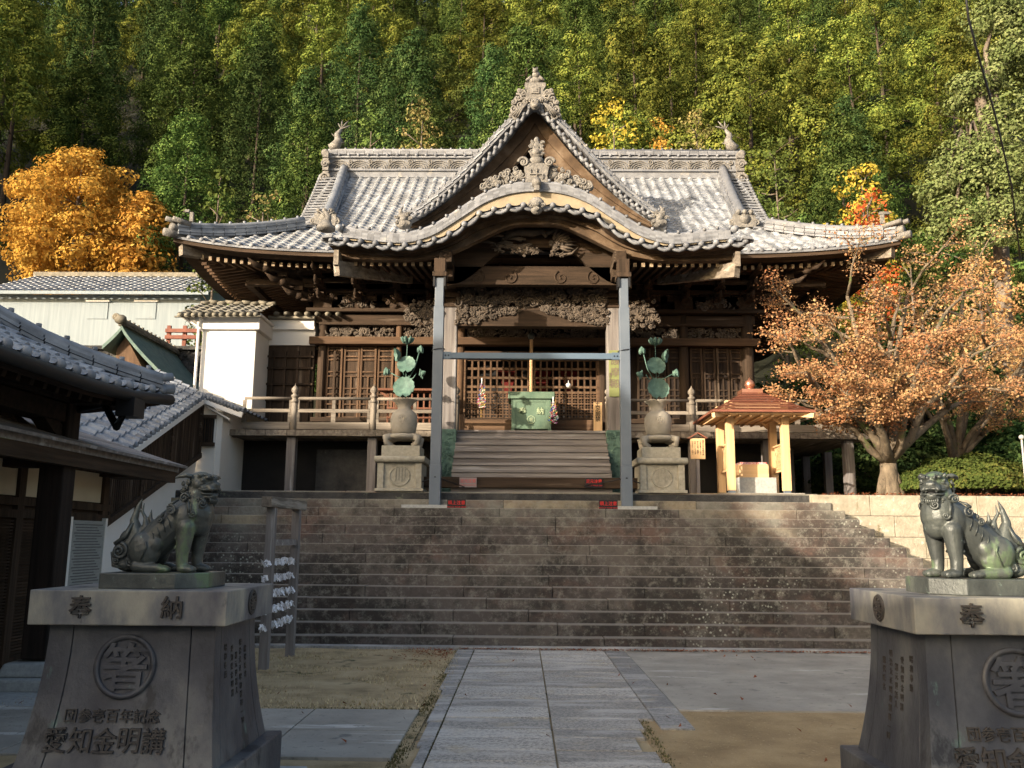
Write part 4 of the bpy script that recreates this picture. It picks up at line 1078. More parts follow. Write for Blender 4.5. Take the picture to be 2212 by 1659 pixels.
for x0, x1, sd_ in ((700, 848, 1), (866, 985, 2), (1010, 1290, 3), (1310, 1468, 4), (1490, 1608, 5)):   # carved transoms
    mb = MB(); a, b = UX(x0, YW), UX(x1, YW); carve(mb, a, b, zw(731), zw(707), YW+.06, int((b-a)*62), .04, .10, .022, 60+sd_, .05)
    mb.build('carved_transom', 'carving', T)
mb = MB(); carve(mb, UX(700, YW), UX(775, YW), zw(735), zw(718), YW-.12, 26, .04, .09, .025, 71, .04); mb.build('dragon_transom_end', 'carving', T)
# bracket complexes under the eaves
def bracket(x, seed, diag=0):
    mb = MB(); q = random.Random(seed); z = zw(672)
    mb.box((x-.22, YW-.22, z+.01), (x+.22, YW+.22, z+.2), taper=-.0)
    for k in range(3):
        y = YW-.32*k-.1; zz = z+.2+.24*k; L = .55+.22*k
        mb.box((x-L, y-.07, zz), (x+L, y+.07, zz+.13)); mb.box((x-.08+diag*0, y-.42, zz-.02), (x+.08, y+.3, zz+.12))
        for j in (-1, -.5, 0, .5, 1): mb.box((x+L*j*.9-.09, y-.09, zz+.131), (x+L*j*.9+.09, y+.09, zz+.235), taper=-.015)
        mb.tube([(x, y-.4, zz+.05), (x, y-.6, zz+.02), (x, y-.72, zz+.12)], [.07, .06, .015], 7)
        if diag:
            mb.beam((x, YW, zz+.05), (x+diag*(.5+.32*k), YW-.5-.32*k, zz+.07), .14, .13)
            e = Vector((x+diag*(.5+.32*k), YW-.5-.32*k, zz+.07)); mb.tube([e, e+Vector((diag*.2, -.2, -.02)), e+Vector((diag*.34, -.34, .1))], [.08, .07, .012], 7)
            mb.box((e.x-.1, e.y-.1, e.z+.07), (e.x+.1, e.y+.1, e.z+.17)); mb.ball(e+Vector((0, -.05, -.06)), (.12,.1,.09), 8, 5)
    carve(mb, x-.3, x+.3, z+.05, z+.7, YW-.35, 8, .05, .08, .025, seed, .15)
    return mb.build('bracket_complex', 'wood_y', T)
for i, (px, w) in enumerate(px_p): bracket(UX(px, YW), 80+i, -1 if i == 0 else 1 if i == 5 else 0)
for i, px in enumerate((770, 925, 1080, 1225, 1395, 1550)): bracket(UX(px, YW), 90+i)
for s, x in ((-1, XL), (1, XR)):
    for i, y in enumerate((24.2, 26.2, 28.2)):
        mb = MB(); z = zw(672)
        for k in range(3):
            xx = x+s*(.32*k+.1); zz = z+.2+.24*k; L = .5+.2*k; mb.box((xx-.07, y-L, zz), (xx+.07, y+L, zz+.13)); mb.box((xx-.3, y-.08, zz-.02), (xx+.35, y+.08, zz+.12))
        mb.build('bracket_complex', 'wood_y', T)
mb = MB()
for i in range(5): mb.box((XL-.3-.0*i, YW-.28-.27*i, zw(640)+.16*i), (XR+.3, YW-.16-.27*i, zw(640)+.16*i+.10))
mb.build('bracket_tie_beams', 'wood_x', T)
# frog-leg struts between
for px in (770, 1550):
    mb = MB(); x = UX(px, YW); carve(mb, x-.5, x+.5, zw(670), zw(650), YW-.2, 30, .04, .1, .03, px, .06, lambda u, v: v < 1.1-abs(u-.5)*1.6); mb.build('frog_leg_strut', 'carving', T)

# panelled doors
def door(x0, x1, zlo, zhi, y, mat, lights=True):
    mb = MB(); w = x1-x0; f = .05
    mb.box((x0, y-.03, zlo), (x0+f, y+.03, zhi)); mb.box((x1-f, y-.03, zlo), (x1, y+.03, zhi))
    H = zhi-zlo
    for z in (0, .10, .18, .32, .40, .57, .63, .80, .85, .93, .972): mb.box((x0+f, y-.024, zlo+H*z), (x1-f, y+.024, zlo+H*z+.035))
    mb.box((x0+w/2-.02, y-.02, zlo+H*.11), (x0+w/2+.02, y+.022, zlo+H*.57))
    d = mb.build('door_frame', mat, T, bevel=.004)
    mb = MB(); mb.box((x0+f-.01, y+.012, zlo), (x1-f+.01, y+.02, zhi)); mb.build('door_panel', 'wood_z' if mat == 'warmwood_z' else 'darkwood_z', d)
zlo, zhi = zw(905), zw(750)
for k in range(4): door(UX(700+37*k, YW), UX(735+37*k, YW), zlo, zhi, YW+.02+.03*(k % 2), 'warmwood_z')
for k in range(3): door(UX(1378+33*k, YW), UX(1409+33*k, YW), zlo, zhi, YW+.02+.03*(k % 2), 'wood_z')
for k in range(4): door(UX(1494+29*k, YW), UX(1521+29*k, YW), zlo, zhi, YW+.02+.03*(k % 2), 'wood_z')
# centre lattice screen
yl = YW+.02; xa, xb = UX(1005, yl), UX(1290, yl); mb = MB(); nx = 21
zt_, zm_, zb_ = zw(778), zw(848), zw(908)
for i in range(nx+1):
    x = xa+(xb-xa)*i/nx; mb.box((x-.022, yl-.025, zb_), (x+.022, yl+.025, zt_))
for k in range(5): z = zt_-(zt_-zm_)*k/3.6 if k < 4 else zm_; mb.box((xa, yl-.034, z-.03), (xb, yl-.026, z+.03))
for k in range(5): z = zb_+(zm_-zb_)*k/5; mb.box((xa, yl-.034, z-.018), (xb, yl-.026, z+.018))
for i in range(nx):
    x = xa+(xb-xa)*(i+.5)/nx
    for k in range(5):
        z = zb_+(zm_-zb_)*(k+.5)/5; mb.box((x-.01, yl-.01, z-.06), (x+.01, yl+.01, z+.06)); mb.box((x-.05, yl-.012, z-.01), (x+.05, yl+.008, z+.01))
mb.build('lattice_screen', 'warmwood_z', T, bevel=.004)
mb = MB(); 
for z0, z1 in ((760, 768), (772, 778)): mb.box((xa-.15, yl-.08, zw(z1)), (xb+.15, yl+.06, zw(z0)))
mb.box((xa-.12, yl-.08, zb_-.02), (xa-.0, yl+.05, zt_)); mb.box((xb+.0, yl-.08, zb_-.02), (xb+.12, yl+.05, zt_)); mb.box((xa-.1, yl-.3, ZF), (xb+.1, yl+.05, zb_-.02))
mb.build('screen_frame', 'warmwood_x', T, bevel=.01)
nmat('altar_red', [(.5, (.12, .012, .010))], 3, bump=0); nmat('altar_gold', [(.5, (.45, .28, .07))], 3, bump=0)
mb = MB()
for x in (1090, 1165, 1225): a = UX(x, YW+1.5); mb.add([(a-.2, YW+1.4, zw(778)), (a+.3, YW+1.42, zw(778)), (a+.1, YW+1.4, zw(850))], [(0,2,1)])
mb.build('altar_cloth', 'altar_red', T)
mb = MB()
for x in (1040, 1120, 1200): a = UX(x, YW+1.2); mb.lathe([(.02, ZF), (.12, ZF+.05), (.03, ZF+.2), (.03, ZF+.9), (.10, ZF+1.0), (.02, ZF+1.2)], (a, YW+1.2, 0), 8)
mb.build('altar_candlestick', 'altar_gold', T)
# desk-like low fence in the left open bay
mb = MB(); xa2, xb2 = UX(818, 20.4), UX(962, 20.4); z = UZ(846, 20.4)
mb.box((xa2, 20.15, z-.03), (xb2, 20.55, z+.02)); 
for i in range(10): x = xa2+.22+(xb2-xa2-.3)*i/9; mb.box((x-.02, 20.3, ZF+.1), (x+.02, 20.34, z-.03))
for k in range(4): mb.box((xa2+.2, 20.28, ZF+.15+.22*k), (xb2, 20.36, ZF+.19+.22*k))
mb.beam((xa2+.05, 20.3, z-.05), (xa2+.4, 20.3, z-.3), .05, .05)
nmat('redwood', [(.3, (.12, .05, .03)), (.7, (.20, .09, .055))], 4, bump=.2)
tag(mb.build('counter_fence', 'redwood', None, origin=((xa2+xb2)/2, 20.3, ZF), bevel=.006), 'reddish lattice counter on the veranda behind the left stone urn', 'counter')
# ---------------------------------------------------------------- veranda (part of the hall)
YV = 19.6
vx0, vx1 = UX(470, YV), UX(1872, YV)
xs0, xs1 = UX(984, 18.9), UX(1312, 18.9)       # wooden steps opening
mb = MB(); q = random.Random(2)
def planks(mb, x0, x1, y0, y1, z0, z1, w=.22):
    x = x0
    while x < x1: x2 = min(x1, x+w*q.uniform(.85, 1.15)); mb.box((x+.003, y0+q.uniform(-.012, .012), z0), (x2-.003, y1, z1+q.uniform(-.003, .003))); x = x2
planks(mb, vx0, vx1, YV-.06, YW+.1, ZF-.13, ZF)
mb.build('veranda_floor', 'greywood_y', T)
mb = MB(); zb = UZ(947, YV); 
mb.box((vx0-.1, YV+.10, zb), (vx1+.15, YV+.26, ZF-.135)); mb.build('veranda_beam', 'greywood_x', T, bevel=.01)
mb = MB(); planks(mb, vx1-2.0, vx1, YW+.1, 29, ZF-.13, ZF); mb.build('side_veranda_floor', 'greywood_y', T)
for px in (632, 806, 1497, 1655, 1830):
    x = UX(px, YV+.1); mb = MB(); mb.box((x-.10, YV+.07, ZP), (x+.10, YV+.29, zb-.001 if px != 1830 else ZF-.14)); mb.build('veranda_post', 'silverwood_z', T, bevel=.008)
for px, y in ((1700, 21.5), (1782, 22.5), (1735, 23.6)):
    x = UX(px, y); mb = MB(); mb.box((x-.09, y-.09, ZP), (x+.09, y+.09, ZF-.14)); mb.build('veranda_post', 'silverwood_z', T)
mb = MB(); mb.box((vx0, 20.6, ZP-.02), (XR+.3, 20.75, ZF-.14)); mb.build('underfloor_dark_sheet', 'dark_void', T)  # near-black sheet painted in for the shade under the veranda
mb = MB(); mb.box((UX(690, 20.5), 20.4, ZP), (UX(800, 20.5), 20.58, ZF-.35)); mb.build('underfloor_panel', 'rock_dark', T)
# railing
def rail_run(p, q_, posts=None, mat='greywood_x'):
    mb = MB(); p = Vector(p); q_ = Vector(q_); d = (q_-p); L = d.length; d.normalize()
    mb.tube([p+Vector((0,0,.72)), q_+Vector((0,0,.72))], .035, 8)
    mb.beam(p+Vector((0,0,.44)), q_+Vector((0,0,.44)), .05, .075); mb.beam(p+Vector((0,0,.10)), q_+Vector((0,0,.10)), .08, .16)
    n = max(1, round(L/1.0)); 
    for i in range(n+1):
        c = p+d*(L*i/n)
        mb.beam(c+Vector((0,0,.18)), c+Vector((0,0,.40)), .07, .10, up=d)
        if i % 2 == 0 or n < 3: mb.beam(c+Vector((0,0,.47)), c+Vector((0,0,.68)), .05, .07, up=d)
    return mb.build('railing', mat, T)
def giboshi(px, y=YV+.03, mat='greywood_z', h=.98):
    x = UX(px, y); mb = MB(); r = .075
    mb.lathe([(r, ZF-.1), (r, ZF+.62)], (x, y, 0), 14); p = mb.build('railing_post', mat, T)
    mb = MB(); z = ZF+.62; mb.lathe([(r+.01, z), (r+.01, z+.06), (r-.01, z+.065), (r-.01, z+.12), (r+.012, z+.13), (r+.012, z+.17), (.045, z+.20), (.05, z+.22), (.085, z+.27), (.08, z+.32), (.04, z+.37), (.012, z+.40), (.005, z+.44)], (x, y, 0), 14)
    mb.build('onion_finial', 'greywood_z', p); return x
g = [giboshi(px) for px in (635, 806, 985)]; g2 = [giboshi(px) for px in (1315, 1495)]
rx = UX(527, YV+.03); yr2 = YV+.03
rail_run((rx, yr2, ZF), (g[0]-.08, yr2, ZF)); rail_run((g[0]+.08, yr2, ZF), (g[1]-.08, yr2, ZF)); rail_run((g[1]+.08, yr2, ZF), (g[2]-.08, yr2, ZF))
rail_run((g2[0]+.08, yr2, ZF), (g2[1]-.08, yr2, ZF)); xe = UX(1832, yr2); rail_run((g2[1]+.08, yr2, ZF), (xe, yr2, ZF)); rail_run((xe, yr2, ZF), (xe, 28.5, ZF), mat='greywood_y')
giboshi(1832, h=.8)
# wooden steps
mb = MB(); n = 7
zs0 = ZP+.32; 
for k in range(n):
    z1 = zs0+(ZF-zs0)*(k+1)/n; z0 = zs0+(ZF-zs0)*k/n; y = 18.08+.215*k
    mb.box((xs0+.02*k*0, y, z1-.055), (xs1, y+.30, z1-.002*(k == n-1))); mb.box((xs0, y+.03, z0-.02), (xs1, y+.055, z1-.056))
mb.box((xs0, 17.99, ZP), (xs1, 18.07, zs0))
mb.build('wooden_steps', 'silverwood_x', T, bevel=.006)
mb = MB(); mb.box((xs0-.1, 19.53, ZF-.2), (xs1+.1, 19.75, ZF+.004)); mb.build('top_sill', 'greywood_x', T, bevel=.01)

# ---------------------------------------------------------------- steel support frame
YS = 17.25
F = thing('steel_frame', 'grey-blue steel posts and crossbar propping up the curved porch gable', 'steel frame', (XC, YS, ZP-.3))
zc = ZP-2*H0
sx = []
for px0, px1 in ((950, 940), (1347, 1353)):
    x = (UX(px0, YS, 600)+UX(px1, YS, 1080))/2; sx.append(x)
    mb = MB(); zmid = UZ(665, YS); zlow = UZ(1005, YS); zt = UZ(603, YS)
    mb.box((x-.085, YS-.085, zmid), (x+.085, YS+.085, zt)); mb.box((x-.10, YS-.10, zlow), (x+.10, YS+.10, zmid-.001)); mb.box((x-.108, YS-.108, zc+.06), (x+.108, YS+.108, zlow-.001))
    p = mb.build('steel_post', 'steel_grey', F, bevel=.006)
    mb = MB(); mb.box((x-.125, YS-.12, UZ(622, YS)), (x-.087, YS+.12, UZ(590, YS))); mb.box((x+.087, YS-.12, UZ(622, YS)), (x+.125, YS+.12, UZ(590, YS))); mb.build('head_bracket', 'rubber', p)
    mb = MB(); mb.box((x-.14, YS-.15, UZ(601, YS)), (x+.14, YS+.3, UZ(592, YS))); mb.box((x-.11, YS-.12, UZ(591, YS)), (x+.11, YS+.25, UZ(562, YS))); mb.build('wooden_packer', 'wood_z', p)
    s = -1 if x < 0 else 1
    mb = MB(); mb.box((x-.30-(.32 if s < 0 else 0), YS-.22, zc-.13), (x+.34+(.22 if s > 0 else 0), YS+.28, zc+.06)); mb.build('base_plate', 'granite_grey', p, bevel=.004)
    mb = MB(); z = UZ(757, YS); mb.tube([(x+cos(a)*.13, YS+sin(a)*.13, z+.02*cos(a)) for a in [2*pi*i/16 for i in range(17)]], .008, 5, cap=False); mb.build('cable_tie', 'rubber', p)
zb_, zt_ = UZ(776, YS), UZ(763.5, YS)
mb = MB(); mb.box((sx[0]+.101, YS-.06, zb_), (sx[1]-.101, YS+.06, zt_)); cb = mb.build('crossbar', 'steel_blue', F, bevel=.004)
mb = MB(); mb2 = MB()
for x, s in ((sx[0]+.101, 1), (sx[1]-.101, -1)):
    mb.box((x, YS-.068, zb_-.012), (x+s*.16, YS-.062, zt_+.012))
    for d in (.05, .11): mb2.tube([(x+s*d, YS-.069, (zb_+zt_)/2), (x+s*d, YS-.080, (zb_+zt_)/2)], .013, 6)
mb.build('end_plate', 'steel_blue', cb); mb2.build('bolts', 'rubber', cb)

# warning signs
signs = [(1011, 1042, 17.86, 37, 21, '足元注意', 'WATCH YOUR STEP', 1, 'faded pinkish warning sign fixed to the left part of the foot plank'),
         (1283, 1043, 17.86, 37, 21, '足元注意', 'WATCH YOUR STEP', 0, 'black watch-your-step sign with red lettering on the right part of the foot plank'),
         (986, 1089, 17.02, 40, 21, '頭上注意', 'WATCH YOUR HEAD', 0, 'black watch-your-head sign with red lettering beside the left steel post base'),
         (1314, 1091, 17.02, 40, 21, '頭上注意', 'WATCH YOUR HEAD', 0, 'black watch-your-head sign with red lettering beside the right steel post base')]
for px, py, y, w, h, a, b, fade, lab in signs:
    x, z = U(px, py, y); w *= y/FPX; h *= y/FPX
    s = thing('warning_sign', lab, 'sign', (x, y, z-h/2), 'warning signs at the foot of the porch')
    mb = MB(); mb.box((x-w/2, y, z-h/2), (x+w/2, y+.015, z+h/2)); 
    if y < 17.5: mb.box((x-w/2, y+.015, z-h/2-.02), (x+w/2, y+.12, z-h/2+.01)); mb.beam((x-w/3, y+.015, z+h/4), (x-w/3, y+.11, z-h/2), .02, .01); mb.beam((x+w/3, y+.015, z+h/4), (x+w/3, y+.11, z-h/2), .02, .01)
    mb.build('board', 'sign_faded' if fade else 'sign_black', s)
    mb = MB(); add_text(mb, a, w*.235, (x, y-.004, z+h*.16), .004, bold=.006); add_text(mb, b, w*.105, (x, y-.004, z-h*.28), .004); mb.build('lettering', 'sign_pink' if fade else 'sign_red', s)
# chains / ropes tied round the posts
mb = MB()
for s, (a, b) in ((-1, ((900, 1046), (1003, 1052))), (1, ((1262, 1050), (1402, 1052)))):
    p = [Vector((U(a[0], a[1], 17.8)[0], 17.8, U(a[0], a[1], 17.8)[1])), Vector((sx[0] if s < 0 else sx[1], YS-.12, UZ(1032, YS))), Vector((U(b[0], b[1], 17.8)[0], 17.8, U(b[0], b[1], 17.8)[1]))]
    mb.tube(p, .012, 5)
tag(mb.build('barrier_wire', 'rubber', origin=(XC, 17.6, ZP+.3)), 'dark wire tied round both steel posts above the foot plank', 'wire')

# ---------------------------------------------------------------- stone urns with bronze lotuses
def lotus_leaf(mb, c, r, nrm, cup=.25, wav=.06, n=28, notch=True):
    c = Vector(c); nrm = Vector(nrm).normalized(); x = nrm.cross(Vector((0,0,1))).normalized(); z = x.cross(nrm)
    vs = [c-nrm*r*cup]; N = n
    for k, f in enumerate((.35, .7, 1.0)):
        for i in range(N):
            a = 2*pi*i/N; rr = r*f*(1-.06*(i % 2)*(k == 2)); 
            if notch and abs(a-pi*1.5) < .15 and k == 2: rr *= .8
            vs.append(c + (x*cos(a)+z*sin(a))*rr + nrm*(r*cup*(f*f-1)+r*wav*(k == 2)*sin(7*a)))
    fs = [(0, 1+i, 1+(i+1) % N) for i in range(N)]
    for k in range(2):
        for i in range(N): a = 1+k*N+i; b = 1+k*N+(i+1) % N; fs.append((a, a+N, b+N, b))
    m = len(vs); back = [Vector(v)-nrm*.012 for v in vs]
    mb.add(vs+back, fs+[tuple(i+m for i in reversed(f)) for f in fs], True)
def bud(mb, c, r, h, d=(0,0,1)):
    c = Vector(c); Q = Vector((0,0,1)).rotation_difference(Vector(d).normalized()).to_matrix()
    mb.lathe([(r*.15, 0), (r*.8, h*.2), (r, h*.42), (r*.8, h*.7), (r*.35, h*.9), (.004, h)], c, 10, M=Q)
    for k in range(6): a = k*1.047; e = Vector((cos(a)*r*.9, sin(a)*r*.9, h*.35)); mb.ball(c+Q@e, (r*.25, r*.25, h*.36), 6, 5)
YU = 17.95
def urn(cx, lit, label, mir):
    z0 = ZP
    A = thing('stone_urn', label, 'urn', (cx, YU, z0))
    u = YU/FPX
    zt = lambda py: UZ(py, YU)
    mb = MB(); w = 48*u*.98
    mb.box((cx-w-.04, YU-w-.04, z0), (cx+w+.04, YU+w+.04, z0+.06)); mb.box((cx-w+.001, YU-w+.05, z0+.06), (cx+w-.001, YU+w, zt(1005)))
    for s in (-1, 1): mb.box((cx+s*w-.13*s, YU-w, z0+.06), (cx+s*w, YU-w+.05, zt(1005)-.001))
    mb.tube([(cx-w-.06, YU-w-.02, zt(998)), (cx+w+.06, YU-w-.02, zt(998))], .065, 10); mb.box((cx-w-.06, YU-w-.02, zt(1004.5)), (cx+w+.06, YU+w+.05, zt(991)))
    mb.box((cx-.385, YU-.36, zt(990.8)), (cx+.385, YU+.38, zt(968)))
    o = mb.build('pedestal', 'granite', A, bevel=.012)
    mb = MB()
    for k, dx in enumerate((-.09, -.03, .03, .09)): mb.box((cx+dx-.014, YU-w+.03, z0+.2+.03*(k % 2)), (cx+dx+.014, YU-w+.049, zt(1015)))
    mb.tube([(cx+cos(a)*.2, YU-w+.045, (z0+zt(1005))/2+.02+sin(a)*.19) for a in [2*pi*i/24 for i in range(25)]], .014, 6); mb.build('relief_crest', 'granite', o)
    mb = MB(); zz = zt(940)
    for sx_ in (-1, 1):
        for sy in (-1, 1):
            mb.tube([(cx+sx_*.20, YU+sy*.17, zz-.07), (cx+sx_*.33, YU+sy*.28, zz-.10), (cx+sx_*.31, YU+sy*.26, zz-.2), (cx+sx_*.22, YU+sy*.19, zz-.24), (cx+sx_*.27, YU+sy*.23, zt(968)+.005)], [.08,.075,.06,.055,.06], 8)
    mb.lathe([(.22, zz-.12), (.36, zz-.10), (.38, zz-.05), (.30, zz-.01), (.22, zz)], (cx, YU, 0), 24); mb.build('footed_stand', 'granite_urn', A)
    mb = MB(); b = zt(940); H = zt(866)-b
    prof = [(.20, 0), (.235, .03), (.26, .18), (.278, .34), (.272, .50), (.235, .62), (.165, .70), (.135, .74), (.14, .82), (.20, .93), (.265, .985), (.27, 1.0), (.24, 1.0), (.16, .9)]
    mb.lathe([(r, b+h*H) for r, h in prof], (cx, YU, 0), 32); o = mb.build('vase', 'granite_urn', A)
    mb = MB(); cz = b+.40*H; mb.tube([(cx+cos(a)*.085, YU-.275+.012*abs(cos(a)), cz+sin(a)*.085) for a in [2*pi*i/24 for i in range(25)]], .008, 6)
    for k in range(5): a = k*1.257+.3; mb.ball((cx+cos(a)*.045, YU-.275, cz+sin(a)*.045), (.02, .012, .02), 7, 4)
    mb.build('crest', 'granite_urn', o)
    L = thing('bronze_lotus', ('sunlit' if not mir else 'shaded') + ' green bronze lotus leaves and buds standing in the '+('left' if not mir else 'right')+' stone urn', 'lotus ornament', (cx, YU, zt(900)), 'bronze lotuses in the stone urns')
    s = 1 if mir == 0 else -1
    def P(px, py): return Vector((cx+s*(px-873)*u, YU, zt(py)))
    mb = MB(); stems = [((868, 900), (868, 835), .010), ((876, 900), (874, 800), .010), ((880, 900), (880, 812), .010), ((873, 900), (875, 742), .009)]
    for a, b_, r in stems: mb.tube([P(*a)+Vector((0,.03,0)), P(*b_)+Vector((0,.03,0))], r, 6)
    for a, b_ in (((880, 820), (902, 762)), ((868, 818), (838, 806)), ((878, 822), (897, 808)), ((870, 812), (852, 776))): mb.tube([P(*a)+Vector((0,.02,0)), (P(*a)+P(*b_))/2+Vector((s*.03,.0,-.03)), P(*b_)], .011, 6)
    mb.build('stems', 'bronze_green', L)
    for (px, py, r, nr) in ((871, 838, .235, (-.15*s, -1, .25)), (875, 789, .20, (-.1*s, -1, .35))):
        mb = MB(); lotus_leaf(mb, P(px, py)+Vector((0,-.06,0)), r, nr, .22, .05); mb.build('leaf', 'bronze_green', L)
    mb = MB(); lotus_leaf(mb, P(850, 768), .15, (-.9*s, -.3, -.2), .7, .05); mb.build('curled_leaf', 'bronze_green', L)
    mb = MB(); c = P(875, 742)
    mb.ball(c+Vector((0,0,.03)), (.05,.05,.05), 8, 6)
    for ring, (n_, tl, hh) in enumerate(((7, .10, .10), (6, .06, .13))):
        for k in range(n_): a = k*2*pi/n_+ring*.4; mb.ball(c+Vector((cos(a)*tl, sin(a)*tl, .05)), (.035, .035, hh*.75), 7, 5, rot=(-sin(a)*.6, cos(a)*.6, 0))
    mb.build('flower', 'bronze_green', L)
    for (px, py, d) in ((833, 812, (-.2*s, 0, 1)), (904, 764, (.1*s, 0, 1)), (903, 812, (.8*s, -.2, .4))):
        mb = MB(); bud(mb, P(px, py), .062, .17, d); mb.build('bud', 'bronze_green', L)
urn(UX(873, YU), 1, 'pale stone footed urn on a stepped granite pedestal left of the wooden steps', 0)
urn(UX(1421, YU), 0, 'pale stone footed urn on a stepped granite pedestal right of the wooden steps', 1)

# ---------------------------------------------------------------- offering box
YB = 19.95
x0, x1 = UX(1100, YB), UX(1195, YB); zt = UZ(847, YB); zl = UZ(862, YB); cx = (x0+x1)/2
B = thing('offering_box', 'green bronze offering box with a wide lid in front of the lattice screen', 'offering box', (cx, YB, ZF+.005))
mb = MB(); mb.box((x0+.07, YB, ZF+.10), (x1-.07, YB+.75, zl)); mb.box((x0+.05, YB-.012, ZF+.10), (x0+.15, YB, zl)); mb.box((x1-.15, YB-.012, ZF+.10), (x1-.05, YB, zl)); mb.box((x0+.15, YB-.012, ZF+.10), (x1-.15, YB, ZF+.17)); mb.box((x0+.15, YB-.012, zl-.07), (x1-.15, YB, zl))
bb = mb.build('box_body', 'bronze_box', B, bevel=.008)
mb = MB(); mb.box((x0-.03, YB-.07, zl+.001), (x1+.03, YB+.82, zt)); mb.build('box_lid', 'bronze_box', B, bevel=.01)
mb = MB()
for x in (x0+.08, x1-.08):
    for y in (YB+.04, YB+.70): mb.box((x-.05, y-.05, ZF+.004), (x+.05, y+.05, ZF+.099), taper=.012)
mb.build('box_feet', 'bronze_box', B)
mb = MB(); zc_ = (ZF+zl)/2+.1; add_text(mb, '奉', .17, (cx-.2, YB-.01, zc_+.02), .03, bold=.01); add_text(mb, '納', .17, (cx+.2, YB-.01, zc_+.02), .03, bold=.01)
mb.tube([(cx+cos(a)*.085, YB-.005, zc_-.18+sin(a)*.085) for a in [2*pi*i/24 for i in range(25)]], .008, 6); add_text(mb, '箸', .1, (cx, YB-.005, zc_-.18), .02)
nmat('box_letter', [(.5, (.38, .46, .30))], 5, bump=0); mb.build('raised_lettering', 'box_letter', bb)
# bell rope
mb = MB(); xr_ = UX(1147, 20.25); za, zb2 = UZ(725, 20.25), UZ(850, 20.25)
for k in range(3): mb.tube([(xr_+cos(t*9+k*2.1)*.022, 20.25+sin(t*9+k*2.1)*.022, za+(zb2-za)*t/7) for t in [7*i/90 for i in range(91)]], .022, 6)
BR = thing('bell_rope', 'thick twisted pale rope hanging above the green offering box', 'rope', (xr_, 20.25, zb2)); mb.build('twisted_cord', 'rope', BR)
mb = MB(); mb.ball((xr_, 20.25, za-.02), (.08, .08, .09)); mb.tube([(xr_, 20.25, za), (xr_, 20.25, za+.9)], .012, 6); mb.build('crocodile_bell', 'bronze_dark', BR)
# strings of paper cranes
cr_cols = [(.75,.7,.7),(.6,.08,.06),(.08,.15,.5),(.75,.6,.12),(.12,.4,.2),(.75,.75,.8),(.5,.12,.4)]
for i, c in enumerate(cr_cols): nmat('crane_%d' % i, [(.5, c)], 3, bump=0)
for px, p0, p1, lab in ((1040, 828, 880, 'colourful hanging bundle of folded paper cranes left of the offering box'), (1195, 868, 915, 'colourful hanging bundle of folded paper cranes at the right side of the offering box')):
    y = 20.7 if px < 1100 else 19.85; x = UX(px, y); za, zb2 = UZ(p0, y), UZ(p1, y); C_ = thing('paper_cranes', lab, 'paper cranes', (x, y, zb2), 'paper crane bundles')
    for i in range(len(cr_cols)):
        mb = MB()
        for k in range(16):
            t = q.random(); w = .09*(.35+t)*(1 if t < .85 else .6); c = Vector((x+q.uniform(-w, w), y+q.uniform(-w, w)*.6, za+(zb2-za)*t)); s_ = .035
            mb.add([c+Vector((-s_,0,s_*.6)), c+Vector((0,-.01,-s_*.7)), c+Vector((s_,0,s_*.6)), c+Vector((0,.02,.0))], [(0,1,3), (3,1,2)])
        mb.build('crane_string', 'crane_%d' % i, C_)
    mb = MB(); mb.tube([(x, y, za-.02), (x, y, za+.12)], .015, 5); mb.build('tie', 'paper_white', C_)
mb = MB(); x, z = U(1228, 831, 20.85); mb.lathe([(.01, z-.07), (.05, z-.05), (.065, z), (.04, z+.03), (.008, z+.05), (.008, z+.10)], (x, 20.85, 0), 8); tag(mb.build('paper_ornament', 'paper_white', origin=(x, 20.85, z-.12)), 'small white folded paper ornament hanging on the lattice screen', 'ornament')
# plaque on the right pillar and small wooden sign
xq = UX(1328, YQ-.17)
Pq = thing('pillar_plaque', 'green name board with dark vertical writing on the right porch pillar', 'plaque', (xq, YQ-.18, UZ(856, YQ)))
mb = MB(); mb.box((xq-.115, YQ-.19, UZ(856, YQ-.17)), (xq+.13, YQ-.155, UZ(756, YQ-.17))); mb.build('board', 'plaque_green', Pq, bevel=.004)
mb = MB(); add_text(mb, '護摩殿', .21, (xq+.02, YQ-.194, UZ(806, YQ)), .006, vertical=True, lead=1.22); add_text(mb, '愛知金明講', .055, (xq-.088, YQ-.194, UZ(822, YQ)), .006, vertical=True); mb.build('lettering', 'ink_brown', Pq)
ys_ = 19.62; x, z = U(1291, 878, ys_); S_ = thing('wooden_sign', 'small upright wooden board with black brush writing at the right top of the wooden steps', 'sign', (x, ys_, ZF))
mb = MB(); mb.box((x-.095, ys_-.02, ZF+.01), (x+.095, ys_+.01, UZ(869, ys_))); mb.build('board', 'newwood_z', S_); mb = MB(); add_text(mb, '土足厳禁', .125, (x, ys_-.023, UZ(888, ys_)), .004, vertical=True, lead=.9, bold=.01); mb.build('lettering', 'ink', S_)
mb = MB(); x = UX(994, ys_); mb.box((x-.1, ys_-.02, ZF+.005), (x+.1, ys_+.02, ZF+.38)); tag(mb.build('step_board', 'warmwood_z', origin=(x, ys_, ZF)), 'plain brown wooden board at the left top of the wooden steps', 'board')

